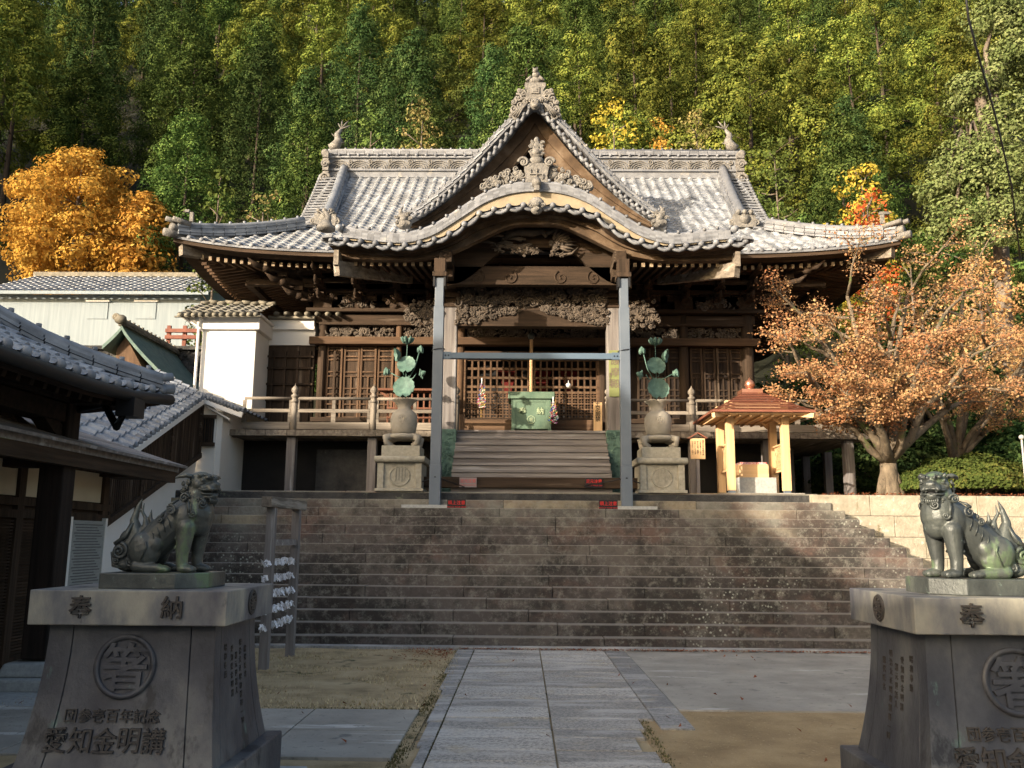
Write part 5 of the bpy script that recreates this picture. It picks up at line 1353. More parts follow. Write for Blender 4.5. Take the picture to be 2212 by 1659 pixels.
# ---------------------------------------------------------------- notice board with little roof
yn = 17.9; x, z = U(1507, 965, yn); N_ = thing('notice_board', 'light wooden notice board with tiny gabled roof and handwriting beside the shelter', 'notice board', (x, yn, ZP))
u = yn/FPX
mb = MB(); mb.box((x-15.5*u, yn-.02, UZ(989, yn)), (x+15.5*u, yn+.02, UZ(945, yn))); mb.build('board', 'newwood_x', N_)
mb = MB(); mb.box((x-.035, yn+.021, ZP), (x+.035, yn+.09, UZ(945, yn))); mb.build('post', 'silverwood_z', N_)
mb = MB(); ap = UZ(933, yn)
for s in (-1, 1): mb.beam((x, yn, ap), (x+s*20*u, yn, ap-12*u), .12, .02, up=(0, 0, 1))
mb.build('little_roof', 'copper', N_)
mb = MB()
for k, (t, s_) in enumerate((('成田山本尊御守護', .042), ('下宝珠を撫でてお参り', .032), ('願主の皆様ご健康を', .032), ('祈願いたします合掌', .032), ('令和元年十一月建立', .032))): add_text(mb, t, s_, (x+(.105-.053*k), yn-.022, UZ(966, yn)+.01), .003, vertical=True, lead=.95)
mb.build('handwriting', 'ink', N_)

# ---------------------------------------------------------------- copper roofed shelter
yh0, yh1 = 17.68, 18.55
K = thing('wooden_shelter', 'new pale wooden shelter with pyramid copper roof and round finial beside the maple', 'shelter', (UX(1630, 18.3), 18.3, ZP))
pf = [UX(1575, yh0), UX(1693, yh0)]; cxh = sum(pf)/2; zt_ = UZ(880, yh0)
for y, xs_ in ((yh0, pf), (yh1, pf)):
    for x in xs_: mb = MB(); mb.box((x-.075, y-.075, ZP+.07), (x+.075, y+.075, zt_+.16)); p = mb.build('post', 'newwood_z', K, bevel=.006); mb = MB(); mb.box((x-.06, y-.06, ZP), (x+.06, y+.06, ZP+.069)); mb.build('metal_shoe', 'steel_grey', p)
mb = MB(); hx = (pf[1]-pf[0])/2
for y in (yh0, yh1): mb.box((pf[0]+.076, y-.04, zt_-.02), (pf[1]-.076, y+.04, zt_+.14))
for x in pf: mb.box((x-.04, yh0+.076, zt_-.02), (x+.04, yh1-.076, zt_+.14))
mb.build('head_beam', 'newwood_x', K, bevel=.004)
mb = MB()
for x, s in ((pf[0], 1), (pf[1], -1)):
    for y in (yh0, yh1): mb.beam((x+s*.07, y, zt_-.28), (x+s*.36, y, zt_-.0), .05, .09)
mb.build('corner_braces', 'newwood_x', K)
mb = MB(); cy = (yh0+yh1)/2; E_ = 1.0; ez = UZ(884, 17.2); az = UZ(846, cy); yc0 = cy
n = 12
def pyr(t): return E_*(1-t)+.16*t, ez+(az-ez)*(t**1.12)
for k in range(n):
    t0, t1 = k/n, (k+1)/n; r0, z0 = pyr(t0); r1, z1 = pyr(t1); z0 += .012
    a = [(cxh-r0, cy-r0, z0), (cxh+r0, cy-r0, z0), (cxh+r0, cy+r0, z0), (cxh-r0, cy+r0, z0)]; b = [(cxh-r1, cy-r1, z1), (cxh+r1, cy-r1, z1), (cxh+r1, cy+r1, z1), (cxh-r1, cy+r1, z1)]
    mb.add(a+b, [(0,1,5,4), (1,2,6,5), (2,3,7,6), (3,0,4,7)])
mb.box((cxh-E_, cy-E_, ez-.035), (cxh+E_, cy+E_, ez+.008)); rr = mb.build('copper_roof', 'copper', K)
mb = MB(); mb.box((cxh-.21, cy-.21, az-.06), (cxh+.21, cy+.21, az+.05)); mb.lathe([(.08, az+.05), (.05, az+.08), (.08, az+.10), (.105, az+.17), (.085, az+.24), (.03, az+.28), (.01, az+.32)], (cxh, cy, 0), 20)
nmat('copper_shiny', [(.3, (.55, .24, .15)), (.7, (.66, .33, .22))], 4, rough=.3, metal=.8, bump=0); mb.build('finial', 'copper_shiny', rr)
mb = MB(); mb.box((cxh-E_+.08, cy-E_+.08, ez-.06), (cxh+E_-.08, cy+E_-.08, ez-.036))
for k in range(9):
    d = -E_+.15+k*(2*E_-.3)/8; mb.box((cxh+d-.02, cy-E_+.16, ez-.10), (cxh+d+.02, cy+E_-.16, ez-.061))
for s in (-1, 1): mb.beam((cxh+s*(E_-.02), cy-E_+.02, ez-.10), (cxh, cy, ez+.1), .07, .09)
mb.build('rafters', 'newwood_y', K)
mb = MB()
for x in pf:
    za, zb2 = ZP+.5, ZP+1.0
    mb.box((x-.03, yh0+.076, za-.03), (x+.03, yh1-.076, za)); mb.box((x-.03, yh0+.076, zb2), (x+.03, yh1-.076, zb2+.03))
    for k in range(8):
        for sg in (-1, 1):
            y = yh0+.1+k*.09; y2 = y+sg*.30; y2 = min(yh1-.08, max(yh0+.08, y2)); L = abs(y2-y)
            if L > .05: mb.beam((x+sg*.008, y, za), (x+sg*.008, y2, za+L/.30*.5), .012, .018)
    mb.box((x-.005, yh0+.08, za), (x+.005, yh1-.08, zb2)) if False else None
mb.build('lattice_panel', 'newwood_z', K)
mb = MB(); mb.box((pf[0]-.15, yh0-.15, ZP-.0), (pf[1]+.3, yh1+.15, ZP+.02)); mb.build('concrete_pad', 'concrete', K)
xb0, xb1 = UX(1589, 18.1), UX(1670, 18.1)
mb = MB(); mb.box((xb0, 18.05, ZP+.021), (xb1, 18.75, ZP+.36)); tag(mb.build('stone_block', 'granite_grey', origin=((xb0+xb1)/2, 18.4, ZP+.02), bevel=.008), 'smooth light grey stone block on the floor of the wooden shelter', 'stone block')
B2 = thing('wooden_box', 'pale wooden box with red patterned cloth on the grey stone block', 'box', ((xb0+xb1)/2, 18.35, ZP+.36))
mb = MB(); mb.box((xb0+.03, 18.12, ZP+.361), (xb1-.13, 18.62, ZP+.63)); mb.build('box_body', 'newwood_x', B2, bevel=.005)
nmat('cloth_red', [(.4, (.5, .09, .08)), (.5, (.6, .5, .48)), (.6, (.35, .1, .25))], 30, bump=.1); mb = MB(); mb.box((xb0+.07, 18.14, ZP+.631), (xb1-.16, 18.58, ZP+.675)); mb.build('cloth', 'cloth_red', B2)

# ---------------------------------------------------------------- fortune paper rack on the lawn
xo = -3.18; RK = thing('fortune_rack', 'weathered wooden two-post frame for tied paper fortunes left of the path', 'rack', (xo, 11.95, 0))
for y in (11.3, 12.55):
    mb = MB(); mb.box((xo-.055, y-.055, -.05), (xo+.055, y+.055, 2.0)); p = mb.build('post', 'silverwood_z', RK, bevel=.004)
mb = MB(); mb.beam((xo, 11.05, 2.04), (xo, 12.85, 2.06), .13, .13); mb.build('crossbar', 'greywood_y', RK, bevel=.005)
mb = MB(); mb.box((xo-.03, 11.25, 1.50), (xo+.03, 12.7, 1.58)); mb.build('rail', 'silverwood_x', RK)
mb = MB(); mb2 = MB()
for k in range(5):
    z = 1.30-.195*k
    mb2.tube([(xo, 11.1, z), (xo, 12.55, z)], .005, 5)
    for i in range(95):
        y = q.uniform(11.40, 12.5) if i > 12 else q.uniform(11.05, 11.24); a = q.uniform(-.8, .8); s_ = q.uniform(.03, .06); c = Vector((xo+q.uniform(-.03,.03), y, z+q.uniform(-.02,.02)))
        d = Vector((q.uniform(-.6,.6), q.uniform(-.6,.6), -.7)).normalized()*s_; w = Vector((q.uniform(-1,1), q.uniform(-1,1), q.uniform(-.3,.3))).normalized()*.013
        mb.add([c-w-d*.6, c+w-d*.6, c+w+d, c-w+d], [(0,1,2,3)])
mb2.build('wire', 'silverwood_x', RK)
nmat('fortune_white', [(.5, (.78, .79, .84))], 4, bump=0); tag(mb.build('paper_fortunes', 'fortune_white', origin=(xo, 11.95, .5)), 'five rows of white knotted paper fortunes tied between the posts of the wooden rack', 'paper fortunes', kind='stuff')

# ---------------------------------------------------------------- wooden and white buildings on the left
def V(px, py, Y): x, z = U(px, py, Y); return Vector((x, Y, z))
def tile_quad(name, a, b, c, d, mat, parent, pitch=.29, course=.26, rib=.045, step=.03):
    """a->b along the eave, d->c along the ridge"""
    a, b, c, d = map(Vector, (a, b, c, d)); S = (b-a).length; Tt = ((d-a).length+(c-b).length)/2
    def fn(q_, t): u_ = min(1.02, q_/S); v_ = t/Tt; return (a.lerp(b, u_)).lerp(d.lerp(c, u_), v_)
    return tile_sheet(name, fn, S, Tt, mat, parent, pitch, course, rib=rib, step=step)
# white storehouse wing
YWH = 19.9
W = thing('white_storehouse', 'dazzling white plastered wing with old tile coping joined to the left end of the temple', 'storehouse', (UX(480, YWH), YWH, ZP))
mb = MB(); xw0, xw1 = UX(415, YWH), UX(543, YWH); zt_ = UZ(716, YWH)
mb.box((xw0+.1, YWH, UZ(893, YWH)), (xw1, YWH+2.2, zt_)); mb.build('white_wall', 'plaster_white', W, bevel=.02)
mb = MB(); mb.box((UX(380, YWH)+.45, YWH+.5, ZP+1.0), (xw0+.099, YWH+2.4, UZ(690, YWH))); mb.build('side_wall', 'plaster_white', W)
mb = MB(); mb.box((xw0+.02, YWH-.09, zt_), (xw1+.09, YWH+2.2, UZ(690, YWH))); mb.box((xw0+.0, YWH-.16, UZ(689, YWH)), (xw1+.14, YWH+2.2, UZ(683, YWH))); mb.build('cornice', 'plaster_white', W, bevel=.015)
mb = MB(); xk0, xk1 = xw1, UX(672, 20.9)
mb.box((xk0, 20.9, UZ(748, 20.9)), (xk1, 21.4, UZ(716, 20.9))); mb.box((xk0, 20.8, UZ(716, 20.9)+.001), (xk1, 21.4, UZ(709, 20.9))); mb.box((xk0, 20.87, UZ(708.9, 20.9)), (xk1-.03, 21.4, UZ(694, 20.9))); mb.build('white_band', 'plaster_white', W)
mb = MB(); mb.box((xk0, 20.95, ZF), (xk1, 21.1, UZ(749, 20.9))); 
for k in range(6): x = xk0+.1+k*.3; mb.box((x, 20.9, ZF), (x+.05, 20.95, UZ(760, 20.9)))
for z in (UZ(775, 20.9), UZ(800, 20.9), UZ(835, 20.9), UZ(870, 20.9)): mb.box((xk0, 20.88, z), (xk1, 20.93, z+.05))
mb.build('dark_recess', 'wood_z', W)
cop = [(UX(376, YWH), YWH-.25, UZ(684, YWH-.25)), (UX(556, YWH), YWH-.25, UZ(682, YWH-.25)), (UX(556, YWH), YWH+.9, UZ(664, YWH+.9)), (UX(385, YWH), YWH+.9, UZ(662, YWH+.9))]
tile_quad('coping_roof', *cop, 'tile_old', W, pitch=.26, course=.22)
mb = MB(); 
for i in range(12):
    t = (i+.5)/12; p = Vector(cop[0]).lerp(Vector(cop[1]), t); mb.tube([p+Vector((0, -.08, -.02)), p+Vector((0, .2, .06))], .055, 8); mb.beam(p+Vector((-.12,-.04,-.05)), p+Vector((.12,-.04,-.05)), .06, .03)
for i in range(9): p = Vector(cop[3]).lerp(Vector(cop[2]), (i+.5)/9); mb.tube([p+Vector((-.1, 0, .05+.04*(i % 2))), p+Vector((.12, 0, .07))], .05, 8)
for i in range(7): x = xk0+.2+i*.25; mb.tube([(x, 20.65, UZ(690, 20.9)+.05), (x, 21.1, UZ(684, 20.9)+.08)], .055, 8)
mb.box((xk0, 20.75, UZ(693, 20.9)), (xk1, 21.3, UZ(688, 20.9)))
mb.build('coping_tiles', 'tile_trim_old', W)
mb = MB(); mb.box((UX(380, YWH), YWH-.2, UZ(692, YWH)), (xw0+.1, YWH+1.4, UZ(686, YWH))); mb.beam((UX(384, YWH), YWH, UZ(690, YWH)), (xw0+.1, YWH, UZ(716, YWH)), .3, .03); mb.build('eave_soffit', 'plaster_white', W)
mb = MB(); x = UX(441, YWH); 
x = UX(410, YWH-.05); mb.lathe([(.05, UZ(715, YWH)), (.05, UZ(702, YWH)), (.09, UZ(698, YWH)), (.09, UZ(690, YWH))], (x+.08, YWH-.1, 0), 10); mb.tube([(x+.08, YWH-.1, UZ(704, YWH)), (x+.08, YWH-.1, ZP+1.2)], .035, 8); mb.build('downpipe', 'plaster_white', W)

# covered stair gallery
G = thing('stair_gallery', 'covered stair gallery with blue-grey tiles, dark slatted windows and white base climbing to the temple', 'gallery', (-6.8, 16, 0))
e0, e1 = V(252, 990, 13.2), V(443, 856, 18.9)
r1 = e1+Vector((-1.5, 1.0, .75)); r0 = e0+Vector((-1.75, -.0, .78))
n0 = e0+(e0-e1)*.02
tile_quad('gallery_roof', n0, e1, r1, r0+(r0-r1)*.02, 'tile_blue', G, pitch=.30, course=.30, rib=.05, step=.035)
mb = MB(); mb.beam(e0+Vector((.02,0,-.07)), e1+Vector((.02,0,-.07)), .06, .10)
f0, f1 = e1+Vector((-.1,-.1,-.02)), V(524, 892, 18.95)
mb.beam(f0+Vector((0,0,-.05)), f1+Vector((0,0,-.05)), .12, .12); mb.beam(f0+Vector((-.05,.3,-.12)), f1+Vector((-.35,.3,-.14)), .6, .03); mb.build('white_verge', 'plaster_white', G)
mb = MB()
for i in range(13): p = f0.lerp(f1, (i+.3)/13); mb.tube([p+Vector((-.03,-.08,.05)), p+Vector((0,.3,.10))], .055, 8)
mb.beam(f0+Vector((0,.15,.06)), f1+Vector((0,.15,.05)), .4, .05)
for i in range(24): p = e0.lerp(e1, (i+.5)/24); mb.tube([p+Vector((.05,-.0,.0)), p+Vector((-.12,0,.07))], .045, 7)
mb.build('verge_tiles', 'tile_trim_blue', G)
tile_quad('front_gable_roof', f1+Vector((0,0,.05)), f1+Vector((0, 2, .05)), e1+Vector((0, 2, .05)), e1+Vector((0,0,.05)), 'tile_blue', G)
w0, w1 = Vector((e0.x-.28, e0.y, 0)), Vector((e1.x-.1, e1.y, 0))
def wallquad(mb, a, b, za0, za1, zb0, zb1, th=.1):
    d = Vector((b.y-a.y, a.x-b.x, 0)).normalized()*th
    if d.x > 0: d = -d
    vs = [(a.x,a.y,za0),(b.x,b.y,zb0),(b.x,b.y,zb1),(a.x,a.y,za1)]; vs += [tuple(Vector(v)+d) for v in vs]
    mb.add(vs, [(0,1,2,3),(7,6,5,4),(0,4,5,1),(1,5,6,2),(2,6,7,3),(3,7,4,0)])
w2 = w0-(w1-w0).normalized()*1.5
mb = MB(); wallquad(mb, w0, w1, -.1, e0.z-.1, 0, e1.z-.1); 
cr = Vector((UX(398, 19.0), 19.0, 0)); cr2 = Vector((UX(468, 19.0), 19.0, 0))
mb.box((cr.x, 19.0, 0), (cr2.x, 19.15, UZ(905, 19.0))); mb.prism([(cr.x, UZ(905, 19)+.001), (cr2.x, UZ(905, 19)+.001), (cr2.x, UZ(893, 19)), (e1.x, e1.z-.12), (cr.x, e1.z-.35)], 19.02, 19.14)
mb.box((cr2.x, 19.05, 0), (cr2.x+.12, 21, UZ(892, 19))); mb.build('white_wall', 'plaster_white', G)
mb = MB(); N = 60
nn = Vector((w1.y-w0.y, w0.x-w1.x, 0)).normalized()*.05
for i in range(N):
    t = (i+.5)/N; p = w0.lerp(w1, t); z1 = (e0.z+(e1.z-e0.z)*t)-.2; z0 = z1-1.05*(.75+.25*t)
    mb.box((p.x+nn.x-.012, p.y-.025, z0), (p.x+nn.x+.012, p.y+.025, z1))
for i in range(12):
    x = UX(405+5*i, 18.95); mb.box((x-.012, 18.93, UZ(962, 18.95)), (x+.012, 18.955, UZ(908, 18.95)))
mb.build('window_slats', 'wood_z', G)
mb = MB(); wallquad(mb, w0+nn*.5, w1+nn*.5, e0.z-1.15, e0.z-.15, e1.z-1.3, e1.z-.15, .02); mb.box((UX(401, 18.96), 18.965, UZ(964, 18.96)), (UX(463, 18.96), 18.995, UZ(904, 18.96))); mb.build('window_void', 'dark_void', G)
mb = MB(); mb.beam(w0+nn*1.3+Vector((0,0,e0.z-1.05)), w1+nn*1.3+Vector((0,0,e1.z-1.28)), .1, .1); mb.beam(w0+nn*1.3+Vector((0,0,e0.z-.16)), w1+nn*1.3+Vector((0,0,e1.z-.16)), .08, .08)
for z in (964, 904): mb.box((UX(399, 18.9), 18.9, UZ(z, 18.9)-.04), (UX(466, 18.9), 18.962, UZ(z, 18.9)+.04))
for t in (0, .33, .62, .985): p = w0.lerp(w1, t)+nn*1.2; z = e0.z+(e1.z-e0.z)*t; mb.box((p.x-.04, p.y-.05, z-1.3), (p.x+.04, p.y+.05, z-.1))
mb.build('window_frame', 'wood_x', G)

# low office building with cream panels behind the pavilion post
O = thing('office_building', 'low wooden office building with cream wall panels and dark louvres under a long eave', 'building', (-6.5, 11, 0))
xo_ = -5.78
oe = -4.95
mb = MB(); mb.box((xo_-.1, 2, 0), (xo_, 12.3, 2.65)); mb.box((xo_-4, 12.2, 0), (xo_, 12.3, 2.65)); mb.build('wall_core', 'wood_z', O)
mb = MB()
for y0, y1 in ((11.15, 12.1), (10.2, 11.0), (9.3, 10.05), (8.1, 9.15)): mb.box((xo_+.001, y0, UZ(1088, y1, 255) if False else 2.05), (xo_+.02, y1, 2.46))
mb.build('cream_panels', 'plaster_cream', O)
mb = MB()
for z in (2.0, 1.86, 2.5): mb.box((xo_, 2, z-.06), (xo_+.07, 12.34, z+.03))
for y in (12.18, 11.07, 10.12, 9.2, 8.0): mb.box((xo_, y-.07, 0), (xo_+.06, y+.07, 2.6))
mb.build('timber_frame', 'wood_z', O)
mb = MB()
for k in range(44):
    z = .25+.035*k
    mb.box((xo_+.01, 7, z), (xo_+.035, 10.95, z+.018))
mb.build('louvres', 'wood_y', O)
mb = MB(); mb.box((xo_+.075, 11.2, .55), (xo_+.12, 12.08, 1.80)); nb = mb.build('notice_panel', 'lattice_text', O)
for y_ in (12.08, 11.14): mb = MB(); mb.box((xo_+.075, y_, .5), (xo_+.13, y_+.055, 1.84)); mb.build('panel_upright', 'plaster_white', nb)
mb = MB(); k = 0
for z in [1.74-.036*i for i in range(33)]: mb.box((xo_+.121, 11.26+.03*(k % 3), z), (xo_+.123, 12.02-.05*((k*7) % 4), z+.014)); k += 1
nmat('panel_print', [(.5, (.13, .13, .13))], 30, bump=0); mb.build('fine_print', 'panel_print', nb)
mb = MB(); 
a, b = Vector((oe, 2, 2.62)), Vector((oe, 12.7, 2.60)); c, d = Vector((-7.2, 12.7, 3.3)), Vector((-7.2, 2, 3.3))
mb.add([a,b,c,d]+[v-Vector((0,0,.09)) for v in (a,b,c,d)], [(0,1,2,3),(7,6,5,4),(0,4,5,1),(1,5,6,2),(2,6,7,3),(3,7,4,0)])
for k in range(9): t = k/9; p, q_ = a.lerp(d, t), b.lerp(c, t); mb.beam(p+Vector((0,0,.02)), q_+Vector((0,0,.02)), .26, .035, up=(.3,0,1))
mb.build('shingle_roof', 'silverwood_x', O)
mb = MB(); mb.box((oe-.12, 2, 2.36), (oe-.02, 12.65, 2.52)); mb.box((xo_, 12.0, 2.4), (oe-.1, 12.6, 2.5)); mb.build('eave_fascia', 'wood_y', O)

# purification pavilion close at the left
Pv = thing('wooden_pavilion', 'dark timber pavilion with blue-grey tile roof cut off by the left edge', 'pavilion', (-6.5, 8, 0))
pe = -4.32; yt = 10.4; ze = 3.14
def pav(q_, t):
    y = yt-q_; lift = .16*max(0, 1-q_/2.2)**2 + .05*max(0, 1-abs(y-3)/2)
    w = t*.88; yy = min(y, yt-w*.80)
    return Vector((pe-w, yy, ze+lift*max(0, 1-t/2)+.40*w+.075*w*w))
tile_sheet('pavilion_roof', pav, 9.0, 3.6, 'tile_blue', Pv, pitch=.29, course=.25)
def pav2(q_, t):
    x = pe-q_; w = t*.88; xx = min(x, pe-w/.80*1.0); lift = .16*max(0, 1-q_/2.2)**2
    return Vector((xx, yt-w*.8, ze+lift*max(0, 1-t/2)+.40*w*1.0+.075*w*w))
tile_sheet('pavilion_end_roof', pav2, 5.0, 3.6, 'tile_blue', Pv, pitch=.29, course=.25)
mb = MB(); pts = []
for i in range(9): w = .02+.36*i; pts.append(Vector((pe-w, yt-w*.80, ze+.16*max(0, 1-w)+.40*w+.075*w*w+.02)))
ridge_band(mb, pts[::-1], .24, .14, 3, .06, .30, .03, seg=.26)
e = pts[0]; mb.tube([e+Vector((-.1,-.1,0)), e+Vector((.12,.1,.03))], .06, 8); mb.tube([e+Vector((-.1,-.1,.12)), e+Vector((.1,.08,.18))], .05, 8)
mb.build('corner_ridge', 'tile_trim_blue', Pv)
mb = MB()
for i in range(31):
    p = pav(.07+.29*i, 0); mb.ball(p+Vector((.02, 0, .03)), .055, 9, 6)
    if i < 30:
        p2 = pav(.07+.29*(i+1), 0); m_ = (p+p2)/2; mb.tube([p+Vector((.01,0,0)), m_+Vector((.01,0,-.06)), p2+Vector((.01,0,0))], .03, 6)
for i in range(12): p = pav2(.07+.29*i, 0); mb.ball(p+Vector((0, .02, .03)), .055, 8, 5)
mb.build('eave_end_tiles', 'tile_trim_blue', Pv)
mb = MB(); m = 30
vs = []
for i in range(m+1):
    p = pav(9*i/m, 0); vs += [p+Vector((-.03,0,-.06)), p+Vector((-.04,0,-.16)), p+Vector((-2.6, min(0, yt-2-p.y), .55))]
mb.add(vs, [(3*i+j, 3*i+3+j, 3*i+4+j, 3*i+1+j) for i in range(m) for j in (0, 1)])
vs = []
for i in range(13):
    p = pav2(5*i/12, 0); vs += [p+Vector((0,-.03,-.06)), p+Vector((0,-.04,-.16)), p+Vector((min(0, pe-2.4-p.x),-2.0,.55))]
mb.add(vs, [(3*i+1+j, 3*i+4+j, 3*i+3+j, 3*i+j) for i in range(12) for j in (0, 1)])
mb.build('eave_boards', 'darkwood_y', Pv)
mb = MB()
for i in range(40):
    y = yt-.15-.22*i; mb.beam((pe-.12, y, ze-.16+.16*max(0, 1-(yt-y)/2.2)**2), (pe-2.2, y, ze+.36), .06, .08)
mb.build('rafters', 'darkwood_x', Pv)
mb = MB(); pts = [pav(q_, 0)+Vector((.10, 0, -.09)) for q_ in (-.0, 1, 2, 4, 6, 9)]; mb.tube(pts, .065, 8); e = pav(1.35, 0)
dp = V(318, 850, 9.9); mb.tube([e+Vector((.06,.35,-.16)), e+Vector((.02,.2,-.42)), V(225, 872, 9.9), V(140, 889, 9.9)], .045, 8); mb.box((e.x-.02, e.y+.22, e.z-.30), (e.x+.18, e.y+.48, e.z-.10)); mb.build('gutter_pipe', 'rubber', Pv)
xpv, ypv = -5.2, 9.85
mb = MB(); mb.box((xpv-.14, ypv-.14, .30), (xpv+.14, ypv+.14, 3.35)); mb.build('corner_post', 'darkwood_z', Pv, bevel=.02)
mb = MB(); mb.box((xpv-.16, 2, 2.85), (xpv+.12, ypv-.16, 3.05)); mb.box((-9, ypv-.12, 2.35), (xpv-.16, ypv+.1, 2.62)); mb.box((-9, ypv-.13, 3.06), (xpv+.5, ypv+.13, 3.34)); mb.box((xpv-.13, 2, 3.07), (xpv+.13, ypv+.5, 3.36)); mb.build('tie_beams', 'darkwood_x', Pv, bevel=.01)
mb = MB(); mb.beam((xpv-.1, ypv, 2.5), (xpv-.9, ypv, 3.1), .16, .2); mb.beam((xpv, ypv-.1, 2.7), (xpv, ypv-.8, 3.1), .16, .16); mb.build('bracket_arm', 'darkwood_x', Pv)
mb = MB(); mb.box((xpv-.42, ypv-.42, 0), (xpv+.42, ypv+.42, .14)); mb.box((xpv-.30, ypv-.30, .14), (xpv+.30, ypv+.30, .28), taper=.05); mb.build('post_base', 'granite_grey', Pv, bevel=.03)
# gable verge rising at the far left
mb = MB()
for k in range(7):
    a = Vector((-6.55-.28*k, 7.6-.06*k, 4.55+.09*k*k*.3+.24*k)); mb.beam(a, a+Vector((-.30, -.06, .30+.03*k)), .5, .10)
mb.build('gable_verge', 'tile_trim_blue', Pv)
mb = MB(); mb.box((-12, 4, -.02), (-4.6, 12, .02)); struct(mb, 'pavilion_paving', 'granite_grey', 'pale stone paving under the left pavilion')

# long white warehouse far left
YF = 36
Wh = thing('white_warehouse', 'long pale corrugated warehouse with grey tile roof far behind on the left', 'warehouse', (UX(230, YF), YF, ZP+2))
xa, xb = UX(-60, YF), UX(416, YF); zeave, zbot = UZ(641, YF), UZ(800, YF)
mb = MB(); mb.box((xa, YF, zbot-3), (xb, YF+7, zeave)); mb.prism([(0,0),(1,0),(1,1)], 0, 0.001) if False else None
mb.add([(xb, YF, zeave), (xb, YF+7, zeave), (xb, YF+3.5, zeave+1.9)], [(0,1,2)]); mb.build('corrugated_wall', 'plaster_shed', Wh)
tile_quad('warehouse_roof', (xa, YF-.5, zeave+.0), (xb+.5, YF-.5, zeave+.0), (xb+.5, YF+3.5, UZ(603, YF+3.5)), (xa, YF+3.5, UZ(603, YF+3.5)), 'tile_main', Wh, pitch=.36, course=.42, rib=.06)
mb = MB(); mb.box((xa, YF-.56, zeave-.12), (xb+.5, YF-.5, zeave+.02)); mb.build('white_gutter', 'plaster_shed', Wh); mb = MB(); mb.box((xa, YF+3.3, UZ(603, YF+3.5)), (xb+.5, YF+3.7, UZ(603, YF+3.5)+.2)); mb.build('roof_ridge', 'tile_trim_old', Wh)
for px, py in ((212, 668), (316, 668)):
    x, z = U(px, py, YF); mb = MB(); mb.box((x-.42, YF-.03, z-.42), (x+.42, YF, z+.3)); w = mb.build('shutter', 'plaster_shed', Wh); mb = MB(); mb.box((x-.5, YF-.12, z+.31), (x+.5, YF, z+.37)); mb.build('sill', 'plaster_white', w)
# copper roofed shrine and retaining wall, red rail
Cs = thing('copper_shrine', 'small shrine with curved green copper gable roof in front of the warehouse', 'shrine', (UX(330, 25), 25, ZP))
ysn = 24.0; ap = V(263, 703, ysn); mb = MB(); N = 14
for s, L in ((-1, 40), (1, 105)):
    for k in range(N):
        t0, t1 = k/N, (k+1)/N
        f = lambda t: ap+Vector((s*L*t*ysn/FPX, 0, -(150 if s > 0 else 60)*ysn/FPX*(t**.85)*.75))
        a, b = f(t0), f(t1); dy = Vector((0, 4.5, .0)); mb.add([a, b, b+dy, a+dy, a-Vector((0,0,.12)), b-Vector((0,0,.12)), b+dy-Vector((0,0,.12)), a+dy-Vector((0,0,.12))], [(0,1,2,3),(7,6,5,4),(0,4,5,1)])
mb.build('copper_roof', 'copper_green', Cs)
mb = MB(); ridge_band(mb, [ap+Vector((0,0,.0)), ap+Vector((0,4.5,.0))], .22, .14, 3, .07, .3, .04)
mb.ball(ap+Vector((0,-.1,.15)), (.18,.12,.14)); mb.spiral(ap+Vector((-.12,-.15,.2)), .1, 1.3, (1,0,0), (0,0,1), .04); mb.build('roof_ridge', 'tile_trim_old', Cs)
mb = MB(); mb.prism([(ap.x-.3, ap.z-2.5), (ap.x+.6, ap.z-2.5), (ap.x+.55, ap.z-1.15), (ap.x, ap.z-.25), (ap.x-.22, ap.z-.6)], ysn+.3, ysn+4); mb.build('shrine_body', 'warmwood_z', Cs)
Rw = thing('stone_terrace_wall', 'rough dark stone terrace wall below the red rail behind the green copper roof', 'wall', (UX(385, 28), 28, ZP))
mb = MB(); x = UX(120, 28); q = random.Random(8)
z0 = UZ(760, 28)
mb.box((UX(120, 28), 28.1, ZP), (UX(470, 28), 28.6, z0))
for i in range(900): a = q.uniform(UX(130, 28), UX(460, 28)); b = q.uniform(ZP, z0); mb.ball((a, 28.1, b), (.22, .1, .17), 6, 4, sm=False)
mb.box((UX(120, 28), 27.9, z0), (UX(470, 28), 28.7, z0+.12)); mb.build('stones', 'rock_dark', Rw)
Rr = thing('red_railing', 'rusty red railing on the terrace wall beside the white storehouse', 'railing', (UX(400, 28.2), 28.2, z0+.12))
mb = MB(); zz = z0+.12
for z in (.28, .5): mb.box((UX(345, 28.2), 28.1, zz+z), (UX(420, 28.2), 28.2, zz+z+.12))
for px in (350, 385, 415): x = UX(px, 28.2); mb.box((x-.06, 28.2, zz), (x+.06, 28.3, zz+.75))
mb.build('rails', 'red_rail', Rr)

# ---------------------------------------------------------------- unseen blockers added behind the viewer to shade the court
TE = tan(SUN_EL)
Dh = Vector((sin(SUN_AZ), cos(SUN_AZ), 0)); Uh = Vector((cos(SUN_AZ), -sin(SUN_AZ), 0))
def sunprofile(prof, s0, s1, name, mat, parent):
    """outline of an added light blocker given as (u, height above ground) in the plane square to the sun's heading"""
    mb = MB(); n = len(prof)
    vs = [tuple(Uh*u + Dh*s0 + Vector((0,0,h))) for u, h in prof]+[tuple(Uh*u + Dh*s1 + Vector((0,0,h))) for u, h in prof]
    fs = [tuple(range(n)), tuple(range(2*n-1, n-1, -1))]+[(i, i+n, (i+1) % n+n, (i+1) % n) for i in range(n)]
    mb.add(vs, fs); return mb.build(name, mat, parent)
S0 = -14.; base = EYE - S0*TE
SB = thing('shade_blocker', 'tall unseen blocker added behind the viewpoint to throw shade over the court', 'shadow blocker', tuple(Dh*S0))
